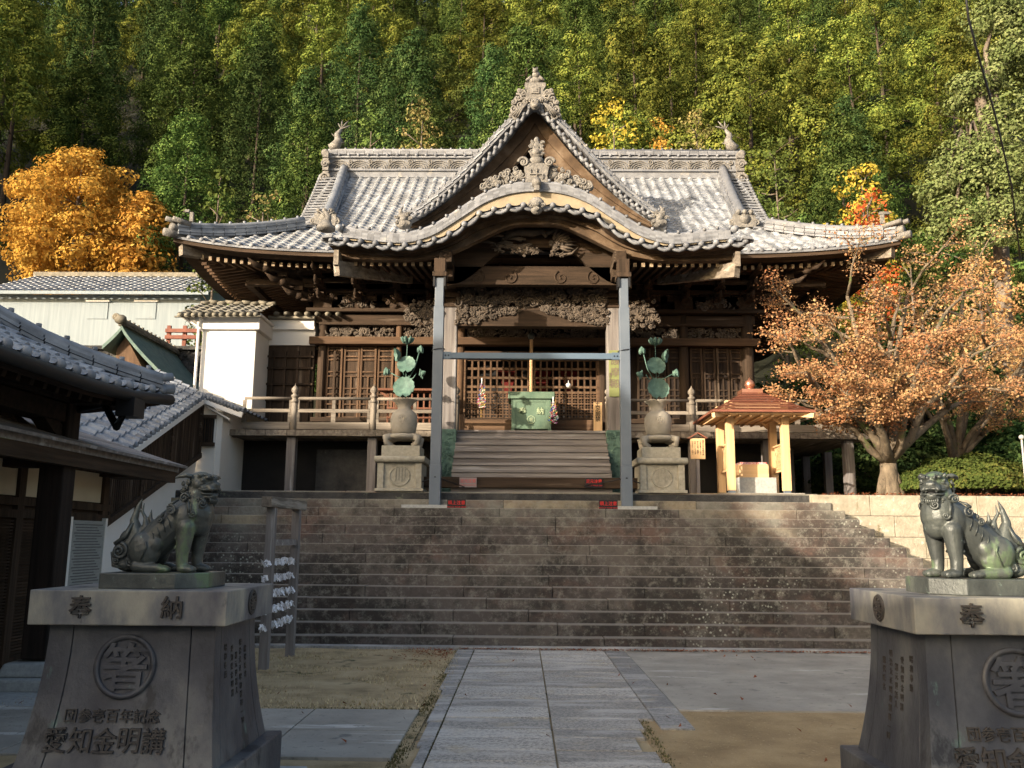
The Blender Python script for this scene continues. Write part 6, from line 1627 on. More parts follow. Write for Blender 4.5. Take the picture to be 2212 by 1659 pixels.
SHP = [(-36, 4.0), (-26, 4.7), (-19.4, 4.95), (-17.7, 5.0), (-15.4, 5.2), (-14.85, 5.35), (-14.4, 6.2), (-13.5, 6.6), (-12.5, 6.65), (-11.5, 6.2), (-10.8, 5.3), (-10.35, 4.7), (-9.95, 4.3), (-9.4, 3.9), (-8.7, 3.45), (-7.6, 2.95), (-6.95, 2.7), (-6.7, 1.6)]  # outline shaped to the shadow edges wanted on temple and steps
sunprofile([(u, w+base) for u, w in SHP][::-1]+[(-36, -.1), (-6.65, -.1)], S0-.5, S0+.5, 'blocker_outline', 'tile_trim', SB)
LB = thing('low_shade_blocker', 'long low unseen blocker added behind the viewpoint to shade the foreground', 'wall', tuple(Dh*S0+Uh*6))  # added low blocker, keeps the foreground out of the sun
sunprofile([(-6.63, -.1), (30, -.1), (30, .75+base), (-2.6, .95+base), (-6.63, 1.5+base)], S0-.3, S0+.3, 'low_blocker_outline', 'plaster_white', LB)
# overhead cable
mb = MB(); mb.tube([V(2080, -60, 9), V(2092, 40, 9), V(2116, 130, 9.6), V(2150, 250, 10.5), V(2185, 400, 12), V(2204, 560, 14)], .012, 6)
tag(mb.build('overhead_cable', 'rubber', origin=(5.5, 10, 6)), 'thin black cable crossing the trees at the upper right', 'cable')
mb = MB(); px = V(2207, 950, 17.5); mb.tube([Vector((px.x, px.y, ZP)), px], .02, 6); mb.ball(px+Vector((0,0,.05)), .05, 10, 7); tag(mb.build('garden_lamp', 'granite_grey', origin=(px.x, px.y, ZP)), 'slim grey pole with a small round globe at the right edge of the garden', 'lamp')
# ---------------------------------------------------------------- bronze pedestals
import numpy as np
def pedestal(cx, cyf, ztop, side, label):
    """cyf = front edge of the cap; side = +1 if the visible flank is the right one"""
    cy = cyf+.48; h = ztop
    A = thing('statue_pedestal', label, 'pedestal', (cx, cy, 0), 'bronze pedestals of the lion dog statues')
    ch = .196; zb0, zb1 = .32, ztop-ch
    mb = MB(); mb.box((cx-.80, cy-.72, -.02), (cx+.80, cy+.74, .06)); mb.build('plinth_slab', 'granite_grey', A, bevel=.01)
    mb = MB(); mb.box((cx-.65, cy-.60, .061), (cx+.65, cy+.60, zb0)); mb.build('base_block', 'bronze_plate', A, bevel=.012)
    hx = lambda s: .484+.075*(1-s)**1.9; hy = lambda s: .385+.13*(1-s)**1.9
    mb = MB(); NZ = 22
    fr = [-1, -.72, -.712, -.704, 0, .704, .712, .72, 1]
    for (ax, sg) in (('y', -1), ('x', 1), ('y', 1), ('x', -1)):
        vs = []
        for j in range(NZ+1):
            s = j/NZ; z = zb0+.001+(zb1-zb0-.002)*s
            for f in fr:
                g_ = .012 if abs(abs(f)-.712) < .001 else 0
                if ax == 'y': vs.append((cx+f*hx(s)*-sg, cy+sg*(hy(s)-g_), z))
                else: vs.append((cx+sg*(hx(s)-g_), cy+f*hy(s)*sg, z))
        m = len(fr); mb.add(vs, [(j*m+i, j*m+i+1, (j+1)*m+i+1, (j+1)*m+i) for j in range(NZ) for i in range(m-1)])
    mb.build('flared_body', 'bronze_plate', A)
    mb = MB(); mb.box((cx-.572, cy-.48, zb1), (cx+.572, cy+.48, ztop)); cap = mb.build('cap_slab', 'bronze_cap', A, bevel=.006)
    # raised writing
    mb = MB(); add_text(mb, '奉', .135, (cx-.268, cyf-.004, zb1+.105), .022, bold=.010); add_text(mb, '納', .135, (cx+.258, cyf-.004, zb1+.105), .022, bold=.010)
    mb.build('cap_lettering', 'bronze_letter', cap)
    face = lambda z: cy-hy(min(1, max(0, (z-zb0)/(zb1-zb0))))
    def bent(z0): return lambda v: (v[0], v[1]+face(z0+v[2])-.004, v[2])
    mb = MB(); 
    chars = '愛知金明講'
    for i, c_ in enumerate(chars): add_text(mb, c_, .140, (cx-.07+.138*(i-2), 0, .475), .022, fn=bent(.475), bold=.006)
    for i, c_ in enumerate('団参壱百年記念'): add_text(mb, c_, .078, (cx-.05+.079*(i-3), 0, .60), .016, fn=bent(.60), bold=.004)
    mb.build('raised_lettering', 'bronze_letter', A)
    mb = MB(); zc = .865; xc = cx-.02; y_ = face(zc); sl = (face(zc+.15)-face(zc-.15))/.3
    ring = []
    for rr, d in ((.150, 0), (.150, .016), (.178, .016), (.178, 0)):
        for k in range(40): a = 2*pi*k/40; ring.append((xc+cos(a)*rr, face(zc+sin(a)*rr)-d, zc+sin(a)*rr))
    mb.add(ring, [(j*40+k, j*40+(k+1) % 40, (j+1)*40+(k+1) % 40, (j+1)*40+k) for j in range(3) for k in range(40)], True)
    add_text(mb, '箸', .275, (xc, 0, zc), .024, fn=bent(zc), bold=.014)
    mb.build('round_crest', 'bronze_plate', A)
    # crest and small writing on the visible flank
    xs_ = cx+side*.572; mb = MB()
    for rr in (.072, .06): mb.tube([(xs_+side*.004, cy+cos(a)*rr, zb1+.105+sin(a)*rr) for a in [2*pi*k/28 for k in range(29)]], .007, 6)
    vs, fs = text_verts('箸', .1, .014, bold=.02); mb.add([(xs_+side*.004+v[1], cy+side*v[0], zb1+.105+v[2]) for v in vs], fs)
    mb.build('side_crest', 'bronze_letter', cap)
    mb = MB()
    for k, (dy, z_, n_) in enumerate(((-.2, .95, '昭和奉納'), (-.08, .93, '愛知県金明講'), (.0, .88, '講元世話人'), (.08, .95, '明治大正昭和講員一同'), (.18, .9, '総代氏名'))):
        for i, c_ in enumerate(n_):
            z = z_-i*.052; s = (z-zb0)/(zb1-zb0); vs, fs = text_verts(c_, .045, .006); X = cx+side*(hx(s)+.001)
            mb.add([(X+v[1], cy+dy+side*v[0], z+v[2]) for v in vs], fs)
    mb.build('side_inscription', 'bronze_letter', A)
    return cx, cy, ztop

# ---------------------------------------------------------------- lion dog statues (cast bronze)
def lion(cx, cy, z0, mir, turn, label, voxel=.0048):
    mb = MB()
    def E_(c, r, rot=None): mb.ball(c, r, 16, 10, rot)
    def cap(pts, rs):
        mb.tube(pts, rs, 14); mb.ball(pts[0], rs[0], 14, 9); mb.ball(pts[-1], rs[-1], 14, 9)
    # trunk
    cap([(.235,0,.40), (.17,0,.325), (.10,0,.255), (.03,0,.19), (-.045,0,.125)], [.085,.108,.112,.112,.105])
    E_((.262,0,.352), (.108,.108,.125), (0,.2,0)); E_((.285,0,.30), (.075,.085,.08)); E_((.275,0,.43), (.085,.088,.09))
    for s, dx, fx in ((-1, 0, .245), (1, .035, .285)):
        E_((.215+dx*.5, s*.072, .325), (.072,.05,.10), (0,.15,0))
        cap([(.235+dx, s*.078, .275), (.228+dx, s*.080, .18), (.222+dx, s*.080, .10), (.224+dx, s*.080, .05)], [.058,.047,.037,.035])
        E_((.228+dx, s*.08, .205), (.05,.045,.05)); E_((.25+dx, s*.082, .024), (.056,.044,.027))
        for k in (-1, -.33, .33, 1): E_((.292+dx-.006*abs(k), s*.082+k*.028, .020), (.022,.0125,.019))
        # haunch and hind foot
        E_((-.015, s*.075, .135), (.100,.060,.112), (0,-.35,0)); E_((.045, s*.085, .165), (.055,.04,.065), (0,.5,0))
        cap([(-.05, s*.092, .035), (.02, s*.098, .028), (.09, s*.10, .026)], [.036,.030,.028]); E_((.115, s*.10, .022), (.045,.038,.024))
        for k in (-1, -.33, .33, 1): E_((.150-.006*abs(k), s*.10+k*.024, .018), (.018,.011,.016))
    E_((-.075, 0, .07), (.07,.10,.07))
    # neck and head
    T0 = Vector((.275, 0, .49)); Rz = Matrix.Rotation(-turn, 3, 'Z')
    H = lambda x, y, z: T0 + Rz @ (Vector((x, y, z))-T0)
    def EH(c, r, rot=(0,0,0)):
        mb.ball(H(*c), r, 16, 10, (rot[0], rot[1], rot[2]-turn))
    cap([(.255,0,.42), tuple(H(.275,0,.50))], [.092,.082])
    EH((.285,0,.535), (.088,.078,.075)); EH((.315,0,.565), (.06,.07,.045)); EH((.28,0,.585), (.065,.06,.035))
    EH((.365,0,.522), (.048,.052,.030)); EH((.385,0,.535), (.030,.036,.024)); EH((.35,0,.545), (.035,.03,.03))
    for s in (-1, 1):
        EH((.40, s*.016, .538), (.014,.014,.012)); EH((.372, s*.034, .510), (.035,.018,.016), (0,.15,s*.3)); EH((.33, s*.045, .515), (.03,.022,.022)); EH((.302, s*.062, .535), (.03,.022,.03))
        EH((.352, s*.036, .582), (.034,.020,.015), (0,.1,s*.5)); EH((.318, s*.058, .588), (.026,.018,.014), (0,-.3,s*.9)); EH((.372, s*.02, .575), (.018,.016,.013))
        mb.tube([H(.255, s*.062, .585), H(.235, s*.082, .592), H(.195, s*.098, .585), H(.160, s*.10, .572)], [.026,.026,.018,.004], 12, flat=.6)
    EH((.345,0,.462), (.055,.046,.022), (0,.12,0)); EH((.31,0,.475), (.05,.055,.03)); EH((.385,0,.468), (.02,.03,.016))
    # tail
    for s in (-1, 1): E_((-.165, s*.018, .105), (.075,.04,.085))
    E_((-.13,0,.04), (.08,.07,.04)); E_((-.15,0,.19), (.06,.035,.07))
    cap([(-.13,0,.17), (-.10,0,.24), (-.125,0,.32), (-.105,0,.40), (-.085,0,.448)], [.055,.045,.026,.014,.004])
    cap([(-.08,0,.20), (-.045,0,.28), (-.055,0,.33)], [.045,.026,.012]); cap([(-.055,0,.33), (-.078,0,.37), (-.07,0,.42)], [.012,.01,.004])
    cap([(-.15,0,.22), (-.13,0,.30), (-.125,0,.37)], [.035,.018,.004]); cap([(-.05,0,.22), (.0,0,.29), (-.025,0,.33), (-.02,0,.385)], [.03,.022,.014,.003])
    me = bpy.data.meshes.new('b'); me.from_pydata(mb.v, [], mb.f)
    ob = bpy.data.objects.new('b', me); COL.objects.link(ob)
    rm = ob.modifiers.new('r', 'REMESH'); rm.mode = 'VOXEL'; rm.voxel_size = voxel; rm.use_smooth_shade = True
    sm = ob.modifiers.new('s', 'SMOOTH'); sm.factor = .5; sm.iterations = 5
    dg = bpy.context.evaluated_depsgraph_get(); ev = bpy.data.meshes.new_from_object(ob.evaluated_get(dg)); bpy.data.objects.remove(ob)
    sx_ = -1 if mir else 1
    A = thing('lion_dog_statue', label, 'statue', (cx, cy, z0), 'bronze lion dog statues')
    off = -.09*sx_
    def place(mesh):
        for v in mesh.vertices: v.co = (v.co.x*sx_+off, v.co.y, v.co.z)
        if mir: mesh.flip_normals()
    place(ev); ev.materials.clear(); ev.materials.append(MATS['bronze_dark']); ev.name = 'body'
    for p in ev.polygons: p.use_smooth = True
    b = bpy.data.objects.new('body', ev); COL.objects.link(b); b.parent = A; WORLDPOS[b.name_full] = Vector((cx, cy, z0))
    def finish(m_, name, mat, par):
        m_.v = [(x*sx_+off+cx, y+cy, z+z0) for x, y, z in m_.v]
        if mir: m_.f = [tuple(reversed(f)) for f in m_.f]
        return m_.build(name, mat, par)
    # scroll curls of the mane
    q = random.Random(4); m1 = MB()
    def curl(c, r, hand, a0, nrm, th=.0085, turns=1.5, tail=None):
        nrm = Vector(nrm).normalized(); ax = Vector((0,0,1)).cross(nrm).normalized(); ay = nrm.cross(ax)
        c = Vector(c)+nrm*.004; m1.spiral(c, r, turns, ax, ay, th, hand, a0, 8, .008, 1.3)
        if tail:
            p = c+(ax*cos(a0)+ay*sin(a0))*r; m1.tube([p, (p+Vector(tail))/2+nrm*.012, Vector(tail)], [th, th*1.1, th*.4], 7)
    for s in (-1, 1):
        n_ = (0, s, .1)
        curl((.215, s*.088, .452), .030, 1, 0, n_); curl((.145, s*.112, .375), .032, -1, 2, n_, tail=(.18, s*.08, .44)); curl((.085, s*.112, .318), .022, 1, 1, n_, tail=(.10, s*.09, .37))
        curl((.282, s*.118, .355), .022, 1, 3, (.3, s, 0), tail=(.245, s*.10, .44)); curl((.325, s*.085, .418), .026, -1, 0, (.8, s, 0), tail=(.30, s*.08, .46))
        for z in (.262, .205, .15): curl((.188, s*.088, z), .013, 1, z*40, (-.3, s, 0), .006, 1.2)
        curl((-.095, s*.075, .058), .026, 1, 2, n_); curl((-.045, s*.10, .05), .018, -1, 1, n_)
        curl((-.175, s*.052, .125), .050, -s*0-1, 1.5, (0, s, 0), .013, 1.7); curl((-.195, s*.045, .07), .022, 1, 2.5, (0, s, 0), .010, 1.3)
        m1.tube([(-.22,s*.03,.17), (-.15,s*.045,.215), (-.115,s*.035,.30)], [.014,.014,.004], 7); m1.tube([(-.235,s*.02,.12), (-.215,s*.03,.04), (-.12,s*.05,.015)], [.012,.016,.006], 7)
        # face details
        hn = Rz @ Vector((.35, s, 0)).normalized()
        for (x, y, z, r) in ((.245, .078, .548, .017), (.232, .08, .515, .019), (.25, .08, .482, .019), (.28, .075, .458, .018), (.31, .062, .442, .016), (.205, .07, .498, .02), (.215,.075,.54,.014), (.345,.045,.448,.013)):
            p = H(x, s*y, z); curl(tuple(p), r, q.choice((-1, 1)), q.random()*6, tuple(Rz @ Vector((0, s, 0))), .0068, 1.3)
        m1.ball(H(.333, s*.056, .560), (.017,.013,.0155), 12, 8); m1.ball(H(.343, s*.066, .561), (.006,.005,.006), 8, 6)
        m1.tube([H(.312, s*.062, .552), H(.332, s*.068, .541), H(.358, s*.052, .548)], [.004,.006,.003], 6)
        for k in range(5): m1.tube([H(.30+.018*k, s*(.062-.008*k), .592-.001*k), H(.318+.018*k, s*(.068-.009*k), .602-.003*k), H(.338+.017*k, s*(.062-.009*k), .598-.006*k)], [.004,.006,.002], 6)
        m1.tube([H(.405, s*.0, .512), H(.395, s*.035, .508), H(.35, s*.058, .502), H(.31, s*.066, .512), H(.295, s*.064, .525)], [.007,.0085,.0085,.007,.003], 8)
        m1.tube([H(.395, s*.0, .478), H(.385, s*.032, .478), H(.345, s*.052, .478), H(.305, s*.062, .49)], [.006,.007,.007,.004], 8)
        for k in range(4): x = .385-.022*k; m1.ball(H(x, s*(.026+.008*k), .499), (.007,.006,.010), 7, 5)
        m1.tube([H(.385, s*.03, .506), H(.386, s*.031, .486)], [.006,.002], 6)
        m1.tube([H(.408, s*.014, .533), H(.412, s*.016, .533)], [.006,.004], 7)
        # ribs and haunch crease
        for k in range(4): m1.tube([(.055+.028*k-.02, s*.100, .245+.03*k), (.07+.03*k-.02, s*.117, .215+.03*k), (.08+.03*k-.02, s*.112, .18+.03*k)], [.002,.004,.002], 5)
        m1.tube([(.012, s*.136, .185), (.022, s*.139, .15), (-.012, s*.133, .07)], [.006,.006,.003], 7)
    for k in range(7): y = -.03+.01*k; m1.tube([H(.375, y, .46), H(.385, y*1.1, .44), H(.378, y*.9, .415)], [.006,.007,.002], 6)
    for k in range(9): t = k/8; m1.ball((.18-.19*t, 0, .445-.19*t), (.016,.010,.013), 7, 5)
    finish(m1, 'mane_curls', 'bronze_dark', b)
    m2 = MB(); m2.ball(H(.34, 0, .49), (.045,.036,.009), 10, 6); finish(m2, 'open_mouth', 'rubber', b)
    return A
def statue(side, cx, cyf, ztop, plab, llab, turn):
    cx, cy, zt = pedestal(cx, cyf, ztop, side, plab)
    px0, px1, y0 = (cx-.25, cx+.355, cyf+.15) if side > 0 else (cx-.355, cx+.25, cyf+.15)
    mb = MB(); hh = .092
    c = .05; xs_ = (px0, px1)
    out = [(px0, y0), (px1-c*3, y0), (px1, y0+c*3), (px1, y0+.46), (px0, y0+.46)] if side > 0 else [(px0, y0+c*3), (px0+c*3, y0), (px1, y0), (px1, y0+.46), (px0, y0+.46)]
    n_ = len(out); mb.add([(x, y, zt) for x, y in out]+[(x, y, zt+hh) for x, y in out], [tuple(range(n_-1, -1, -1)), tuple(range(n_, 2*n_))]+[(i, (i+1) % n_, (i+1) % n_+n_, i+n_) for i in range(n_)])
    tag(mb.build('statue_plinth', 'bronze_dark', origin=((px0+px1)/2, y0+.23, zt), bevel=.006), 'dark bronze slab with clipped corner under the '+('left' if side > 0 else 'right')+' lion dog statue', 'plinth', 'statue plinths')
    lion((px0+px1)/2, y0+.22, zt+hh, side < 0, turn, llab)
statue(1, -2.266, 5.2, 1.294, 'flared bronze pedestal at the left with two raised characters on the cap', 'dark lion dog facing right on the left pedestal, its curled tail flaming upward', R(18))
statue(-1, 2.692, 4.95, 1.309, 'flared bronze pedestal cut off by the right edge of the picture', 'sunlit lion dog on the right pedestal, head turned toward the viewer', R(52))

# ---------------------------------------------------------------- vegetation
rng = np.random.default_rng(12)
def leaf_mesh(name, C, N, S, mat, parent=None, aspect=.62):
    C = np.asarray(C, float); N = np.asarray(N, float); S = np.asarray(S, float)
    N /= np.linalg.norm(N, axis=1)[:, None]+1e-9
    r = rng.normal(size=C.shape); t = np.cross(N, r); t /= np.linalg.norm(t, axis=1)[:, None]+1e-9; b = np.cross(N, t)
    a = S[:, None]; k = len(C)
    P = np.empty((k, 4, 3)); P[:, 0] = C-t*a; P[:, 1] = C-b*a*aspect; P[:, 2] = C+t*a; P[:, 3] = C+b*a*aspect
    me = bpy.data.meshes.new(name); me.vertices.add(4*k); me.vertices.foreach_set('co', P.reshape(-1))
    me.loops.add(4*k); me.loops.foreach_set('vertex_index', np.arange(4*k, dtype=np.int32))
    me.polygons.add(k); me.polygons.foreach_set('loop_start', np.arange(0, 4*k, 4, dtype=np.int32)); me.polygons.foreach_set('loop_total', np.full(k, 4, np.int32))
    me.update(); me.materials.append(MATS[mat])
    o = bpy.data.objects.new(name, me); COL.objects.link(o)
    if parent is not None: o.parent = parent
    return o
def clump_pts(c, r, n, up=.35):
    """leaf centres and normals scattered through the outer shell of an uneven clump"""
    d = rng.normal(size=(n, 3)); d /= np.linalg.norm(d, axis=1)[:, None]
    rad = rng.uniform(.5, 1.0, n)**.35
    w = 1+.16*np.sin(d[:, 0]*5+c[0]*3)+.16*np.sin(d[:, 2]*6+c[1]*4)
    P = np.array(c)+d*np.array(r)*(rad*w)[:, None]
    N = d+rng.normal(size=(n, 3))*.22; N[:, 2] += up
    return P, N
def make_tree(kind, h, r, mat, nclump, per, leaf, seed, trunkmat='bark_brown', base=.18, shape='cone', squash=.7, cr=(.5, .9)):
    global rng
    rng = np.random.default_rng(seed); q = random.Random(seed)
    A = bpy.data.objects.new(kind, None); COL.objects.link(A); WORLDPOS[A.name_full] = Vector((0,0,0))
    Ps, Ns = [], []
    mbt = MB(); lean = (q.uniform(-.3, .3), q.uniform(-.3, .3))
    mbt.tube([(0,0,-1.5), (lean[0]*.3, lean[1]*.3, h*.4), (lean[0], lean[1], h*.93)], [r*.05+.04, r*.035+.03, .02], 7)
    for i in range(nclump):
        t = (i+.5)/nclump; t = base+(1-base)*t**.85
        if shape == 'cone': env = r*(1-((t-base)/(1-base))**1.5)**.8*(.75+.35*q.random())+.12*r
        else: env = r*sqrt(max(.02, 1-((t-base)/(1-base)*1.9-.9)**2))*(.7+.4*q.random())
        a = i*2.399+q.uniform(-.5, .5); rr = env*sqrt(q.uniform(.25, 1)) if shape != 'cone' else env*q.uniform(.62, 1.0)
        c = (lean[0]*t+cos(a)*rr, lean[1]*t+sin(a)*rr, h*t+q.uniform(-.3, .3))
        s = q.uniform(*cr)*(1.15-.5*t)
        P, N = clump_pts(c, (s, s, s*squash), int(per*s*s/.5)); Ps.append(P); Ns.append(N)
        if q.random() < .3: mbt.tube([(lean[0]*t, lean[1]*t, h*t-rr*.35-.2), (c[0]*.5, c[1]*.5, c[2]-rr*.15-.1), c], [.035, .025, .008], 5)
    P = np.concatenate(Ps); N = np.concatenate(Ns)
    leaf_mesh('crown', P, N, rng.uniform(.6, 1.3, len(P))*leaf, mat, A)
    mbt.build('trunk', trunkmat, A)
    return A
protos = {
 'cedar': [make_tree('cedar_tree', 15, 3.5, 'leaf_cedar', 34, 420, .078, 1, cr=(.9, 1.5)), make_tree('cedar_tree', 16, 3.1, 'leaf_cedar', 34, 420, .078, 2, cr=(.85, 1.4)), make_tree('cedar_tree', 14, 3.8, 'leaf_cedar', 30, 420, .08, 3, cr=(1.0, 1.6), base=.35)],
 'cypress': [make_tree('cypress_tree', 14, 2.9, 'leaf_cypress', 70, 420, .07, 4, cr=(.65, 1.15), squash=1.1), make_tree('cypress_tree', 15, 2.6, 'leaf_bluegreen', 66, 420, .07, 5, cr=(.6, 1.1), squash=1.15)],
 'broad': [make_tree('broadleaf_tree', 10, 3.6, 'leaf_broad', 60, 380, .07, 6, 'bark_grey', .3, 'round', .6, (.6, 1.05)), make_tree('broadleaf_tree', 9, 3.3, 'leaf_cypress', 60, 380, .07, 16, 'bark_grey', .25, 'round', .6, (.6, 1.05))],
}
LABELS = []
used = set()
def place(kind, v, x, y, z, s, rz, label, cat, sz=None):
    A = protos[kind][v % len(protos[kind])]
    if (kind, v % len(protos[kind])) not in used:
        used.add((kind, v % len(protos[kind]))); A.location = (x, y, z); A.rotation_euler = (0, 0, rz); A.scale = (s, s, sz or s); A['label'] = label; o = A
    else: o = dup_tree(A, (x, y, z), label, None, rz, (s, s, sz or s))
    o['category'] = cat; o['group'] = 'trees on the wooded hillside'
    return o
ordn = ['first', 'second', 'third', 'fourth', 'fifth', 'sixth', 'seventh', 'eighth', 'ninth', 'tenth', 'eleventh', 'twelfth', 'thirteenth', 'fourteenth', 'fifteenth', 'sixteenth', 'seventeenth', 'eighteenth', 'nineteenth', 'twentieth', 'twenty-first', 'twenty-second', 'twenty-third']
q = random.Random(77)
rows = [(37, 5.2, (.72, .88)), (42, 5.4, (.8, 1.0)), (48.5, 5.8, (.85, 1.08)), (55.5, 6.2, (.9, 1.12)), (63.5, 6.6, (.95, 1.15)), (72, 7.0, (.95, 1.2)), (81, 7.2, (1, 1.25)), (91, 7.6, (1.05, 1.3)), (102, 7.8, (1.1, 1.4)), (113, 7.4, (1.3, 1.6)), (122, 7.4, (1.5, 1.8))]
for ri, (y, dx, (s0, s1)) in enumerate(rows):
    hw = .60*y+2.5; n = int(2*hw/dx); k = 0
    for i in range(n+1):
        x = -hw+2*hw*i/n+q.uniform(-1.1, 1.1); yy = y+q.uniform(-2.2, 2.2)
        px = 1131+x/yy*1912
        c = mnoise.noise((x*.07, yy*.09, 4.2)); kind = 'cedar' if c > -.02 else 'cypress'
        if ri < 2 and (px < 420 or 560 < px < 900): kind = 'cypress'
        if ri == 0 and (q.random() < .35 or px < 500): continue
        if (ri == 1 and px < 420) or (ri == 2 and px < 330): continue
        if q.random() < .12 and ri < 6 and px > 700: kind = 'broad'
        s = q.uniform(s0, s1); v = q.randint(0, 5)
        nm = {'cedar': 'olive cedar', 'cypress': 'deep green cypress', 'broad': 'round-crowned broadleaf'}[kind]
        lab = '%s, %s from left in the %s tree row up the hillside' % (nm, ordn[k], ordn[ri]); k += 1
        place(kind, v, x, yy, hillz(x, yy)-.3, s, q.uniform(0, 6.3), lab, 'tree', s*q.uniform(.9, 1.12))
for kind, L_ in protos.items():
    for v_, A in enumerate(L_):
        if (kind, v_) not in used:
            for c_ in list(A.children): bpy.data.objects.remove(c_)
            bpy.data.objects.remove(A)
# named smaller trees right behind the temple
def special(name, lab, cat, px, pyb, Y, h, r, mat, nclump, per, leaf, seed, tm='bark_grey', base=.15, shape='round', squash=.65, cr=(.35, .6), zb=None):
    A = make_tree(name, h, r, mat, nclump, per, leaf, seed, tm, base, shape, squash, cr)
    x = UX(px, Y); A.location = (x, Y, (hillz(x, Y)-.1 if zb is None else zb)); A['label'] = lab; A['category'] = cat
    return A
def topz(py, Y, px=1150): return UZ(py, Y, px)
def spec2(name, lab, px, ytop, rpx, Y, mat, seed, per=150, leaf=.08, nclump=70, **k):
    x = UX(px, Y); z0 = hillz(x, Y)-.1; h = topz(ytop, Y)-z0; return special(name, lab, 'tree', px, 0, Y, h, rpx*Y/FPX, mat, nclump, per, leaf, seed, zb=z0, **k)
spec2('autumn_tree', 'yellow-green autumn tree rising behind the ridge right of the dormer gable', 1345, 212, 82, 35, 'leaf_yellow', 21, nclump=70, leaf=.085)
spec2('autumn_tree', 'small orange-brown autumn tree above the ridge right of the yellow-green tree', 1425, 268, 45, 34, 'leaf_orange', 22, nclump=36)
spec2('brush_tree', 'dull brownish thinning tree above the left half of the ridge', 880, 205, 75, 35.5, 'leaf_brush', 23, nclump=70)
spec2('brush_tree', 'olive brush tree above the ridge left of the brownish tree', 770, 232, 60, 36.5, 'leaf_broad', 24, nclump=60)
spec2('brush_tree', 'grey-green brush tree above the ridge near its right fish finial', 1530, 232, 62, 35, 'leaf_brush', 25, nclump=60)
spec2('autumn_tree', 'large glowing orange maple behind the white warehouse at the left', 122, 345, 150, 46, 'leaf_orange', 26, nclump=190, leaf=.10, per=170, base=.05, cr=(.6, 1.1))
spec2('autumn_tree', 'orange maple branch mass between the big orange maple and the temple', 272, 425, 62, 45, 'leaf_orange', 27, nclump=80, leaf=.12, per=110, base=.2, cr=(.5, .9))
spec2('brush_tree', 'bare brownish brush tree behind the left roof corner', 560, 420, 85, 31, 'leaf_brush', 28, nclump=50, per=70, base=.05)
spec2('broadleaf_tree', 'low green tree behind the left corner ridge of the roof', 440, 380, 55, 33, 'leaf_broad', 29, nclump=60)
spec2('autumn_tree', 'yellow autumn tree on the slope above the right roof corner', 1890, 350, 80, 33, 'leaf_yellow', 30, nclump=70)
spec2('autumn_tree', 'crimson maple on the slope above the right roof corner finial', 1915, 425, 75, 30.5, 'leaf_red', 31, nclump=60, per=90)
spec2('broadleaf_tree', 'bright green tree behind the right end of the main ridge', 1710, 300, 75, 34, 'leaf_broad', 32, nclump=80)
spec2('brush_tree', 'bare pinkish brown brush tree beside the right roof corner', 1990, 545, 75, 28, 'leaf_brush', 33, nclump=40, per=50, leaf=.06)
spec2('autumn_tree', 'red and orange maple at the far right below the camphor tree', 2140, 560, 110, 27, 'leaf_maple', 34, nclump=110, per=100, leaf=.07)
# tall pale green camphor at the right edge
def multi(name, lab, blobs, mat, seed, leaf, per, trunk, tm='bark_grey'):
    """crown made of several boughs at given (px, py, Y, radius_px, flat)"""
    global rng
    rng = np.random.default_rng(seed); q = random.Random(seed)
    tp = Vector(trunk[0]); A = thing(name, lab, 'tree', tuple(tp)); Ps, Ns = [], []; mbt = MB(); mbt.tube(trunk, [.30*(1-.6*i/len(trunk)) for i in range(len(trunk))], 10)
    for (px, py, Y, rp, n) in blobs:
        x, z = U(px, py, Y); r = rp*Y/FPX; mbt.tube([trunk[len(trunk)//2], ((x+trunk[-1][0])/2, (Y+trunk[-1][1])/2, (z+trunk[-1][2])/2), (x, Y, z)], [.12, .08, .03], 6)
        for i in range(n):
            d = Vector((q.gauss(0, 1), q.gauss(0, 1), q.gauss(0, .8))).normalized()*r*q.uniform(.3, 1); s = q.uniform(.35, .62)
            P, N = clump_pts((x+d.x, Y+d.y, z+d.z), (s, s, s*.62), per); Ps.append(P); Ns.append(N)
    P = np.concatenate(Ps)-np.array(tp); N = np.concatenate(Ns)
    leaf_mesh('crown', P, N, rng.uniform(.6, 1.3, len(P))*leaf, mat, A); mbt.build('trunk', tm, A)
    return A
xt = UX(2195, 27); zt_ = hillz(xt, 27)
multi('camphor_tree', 'tall pale green camphor tree towering along the upper right edge', [(2150, 40, 27, 70, 26), (2190, 130, 27, 75, 26), (2110, 190, 27, 60, 20), (2180, 260, 26.5, 80, 28), (2090, 360, 26.5, 75, 26), (2170, 370, 26, 75, 26), (2060, 470, 26, 55, 18), (2140, 480, 26, 75, 22), (2210, 470, 27, 60, 18), (2040, 400, 26.5, 45, 12)], 'leaf_camphor', 41, .058, 150, [(xt, 27, zt_-.2), (xt-.1, 27, zt_+4), (xt+.1, 27, zt_+8), (xt-.3, 27, zt_+12)])

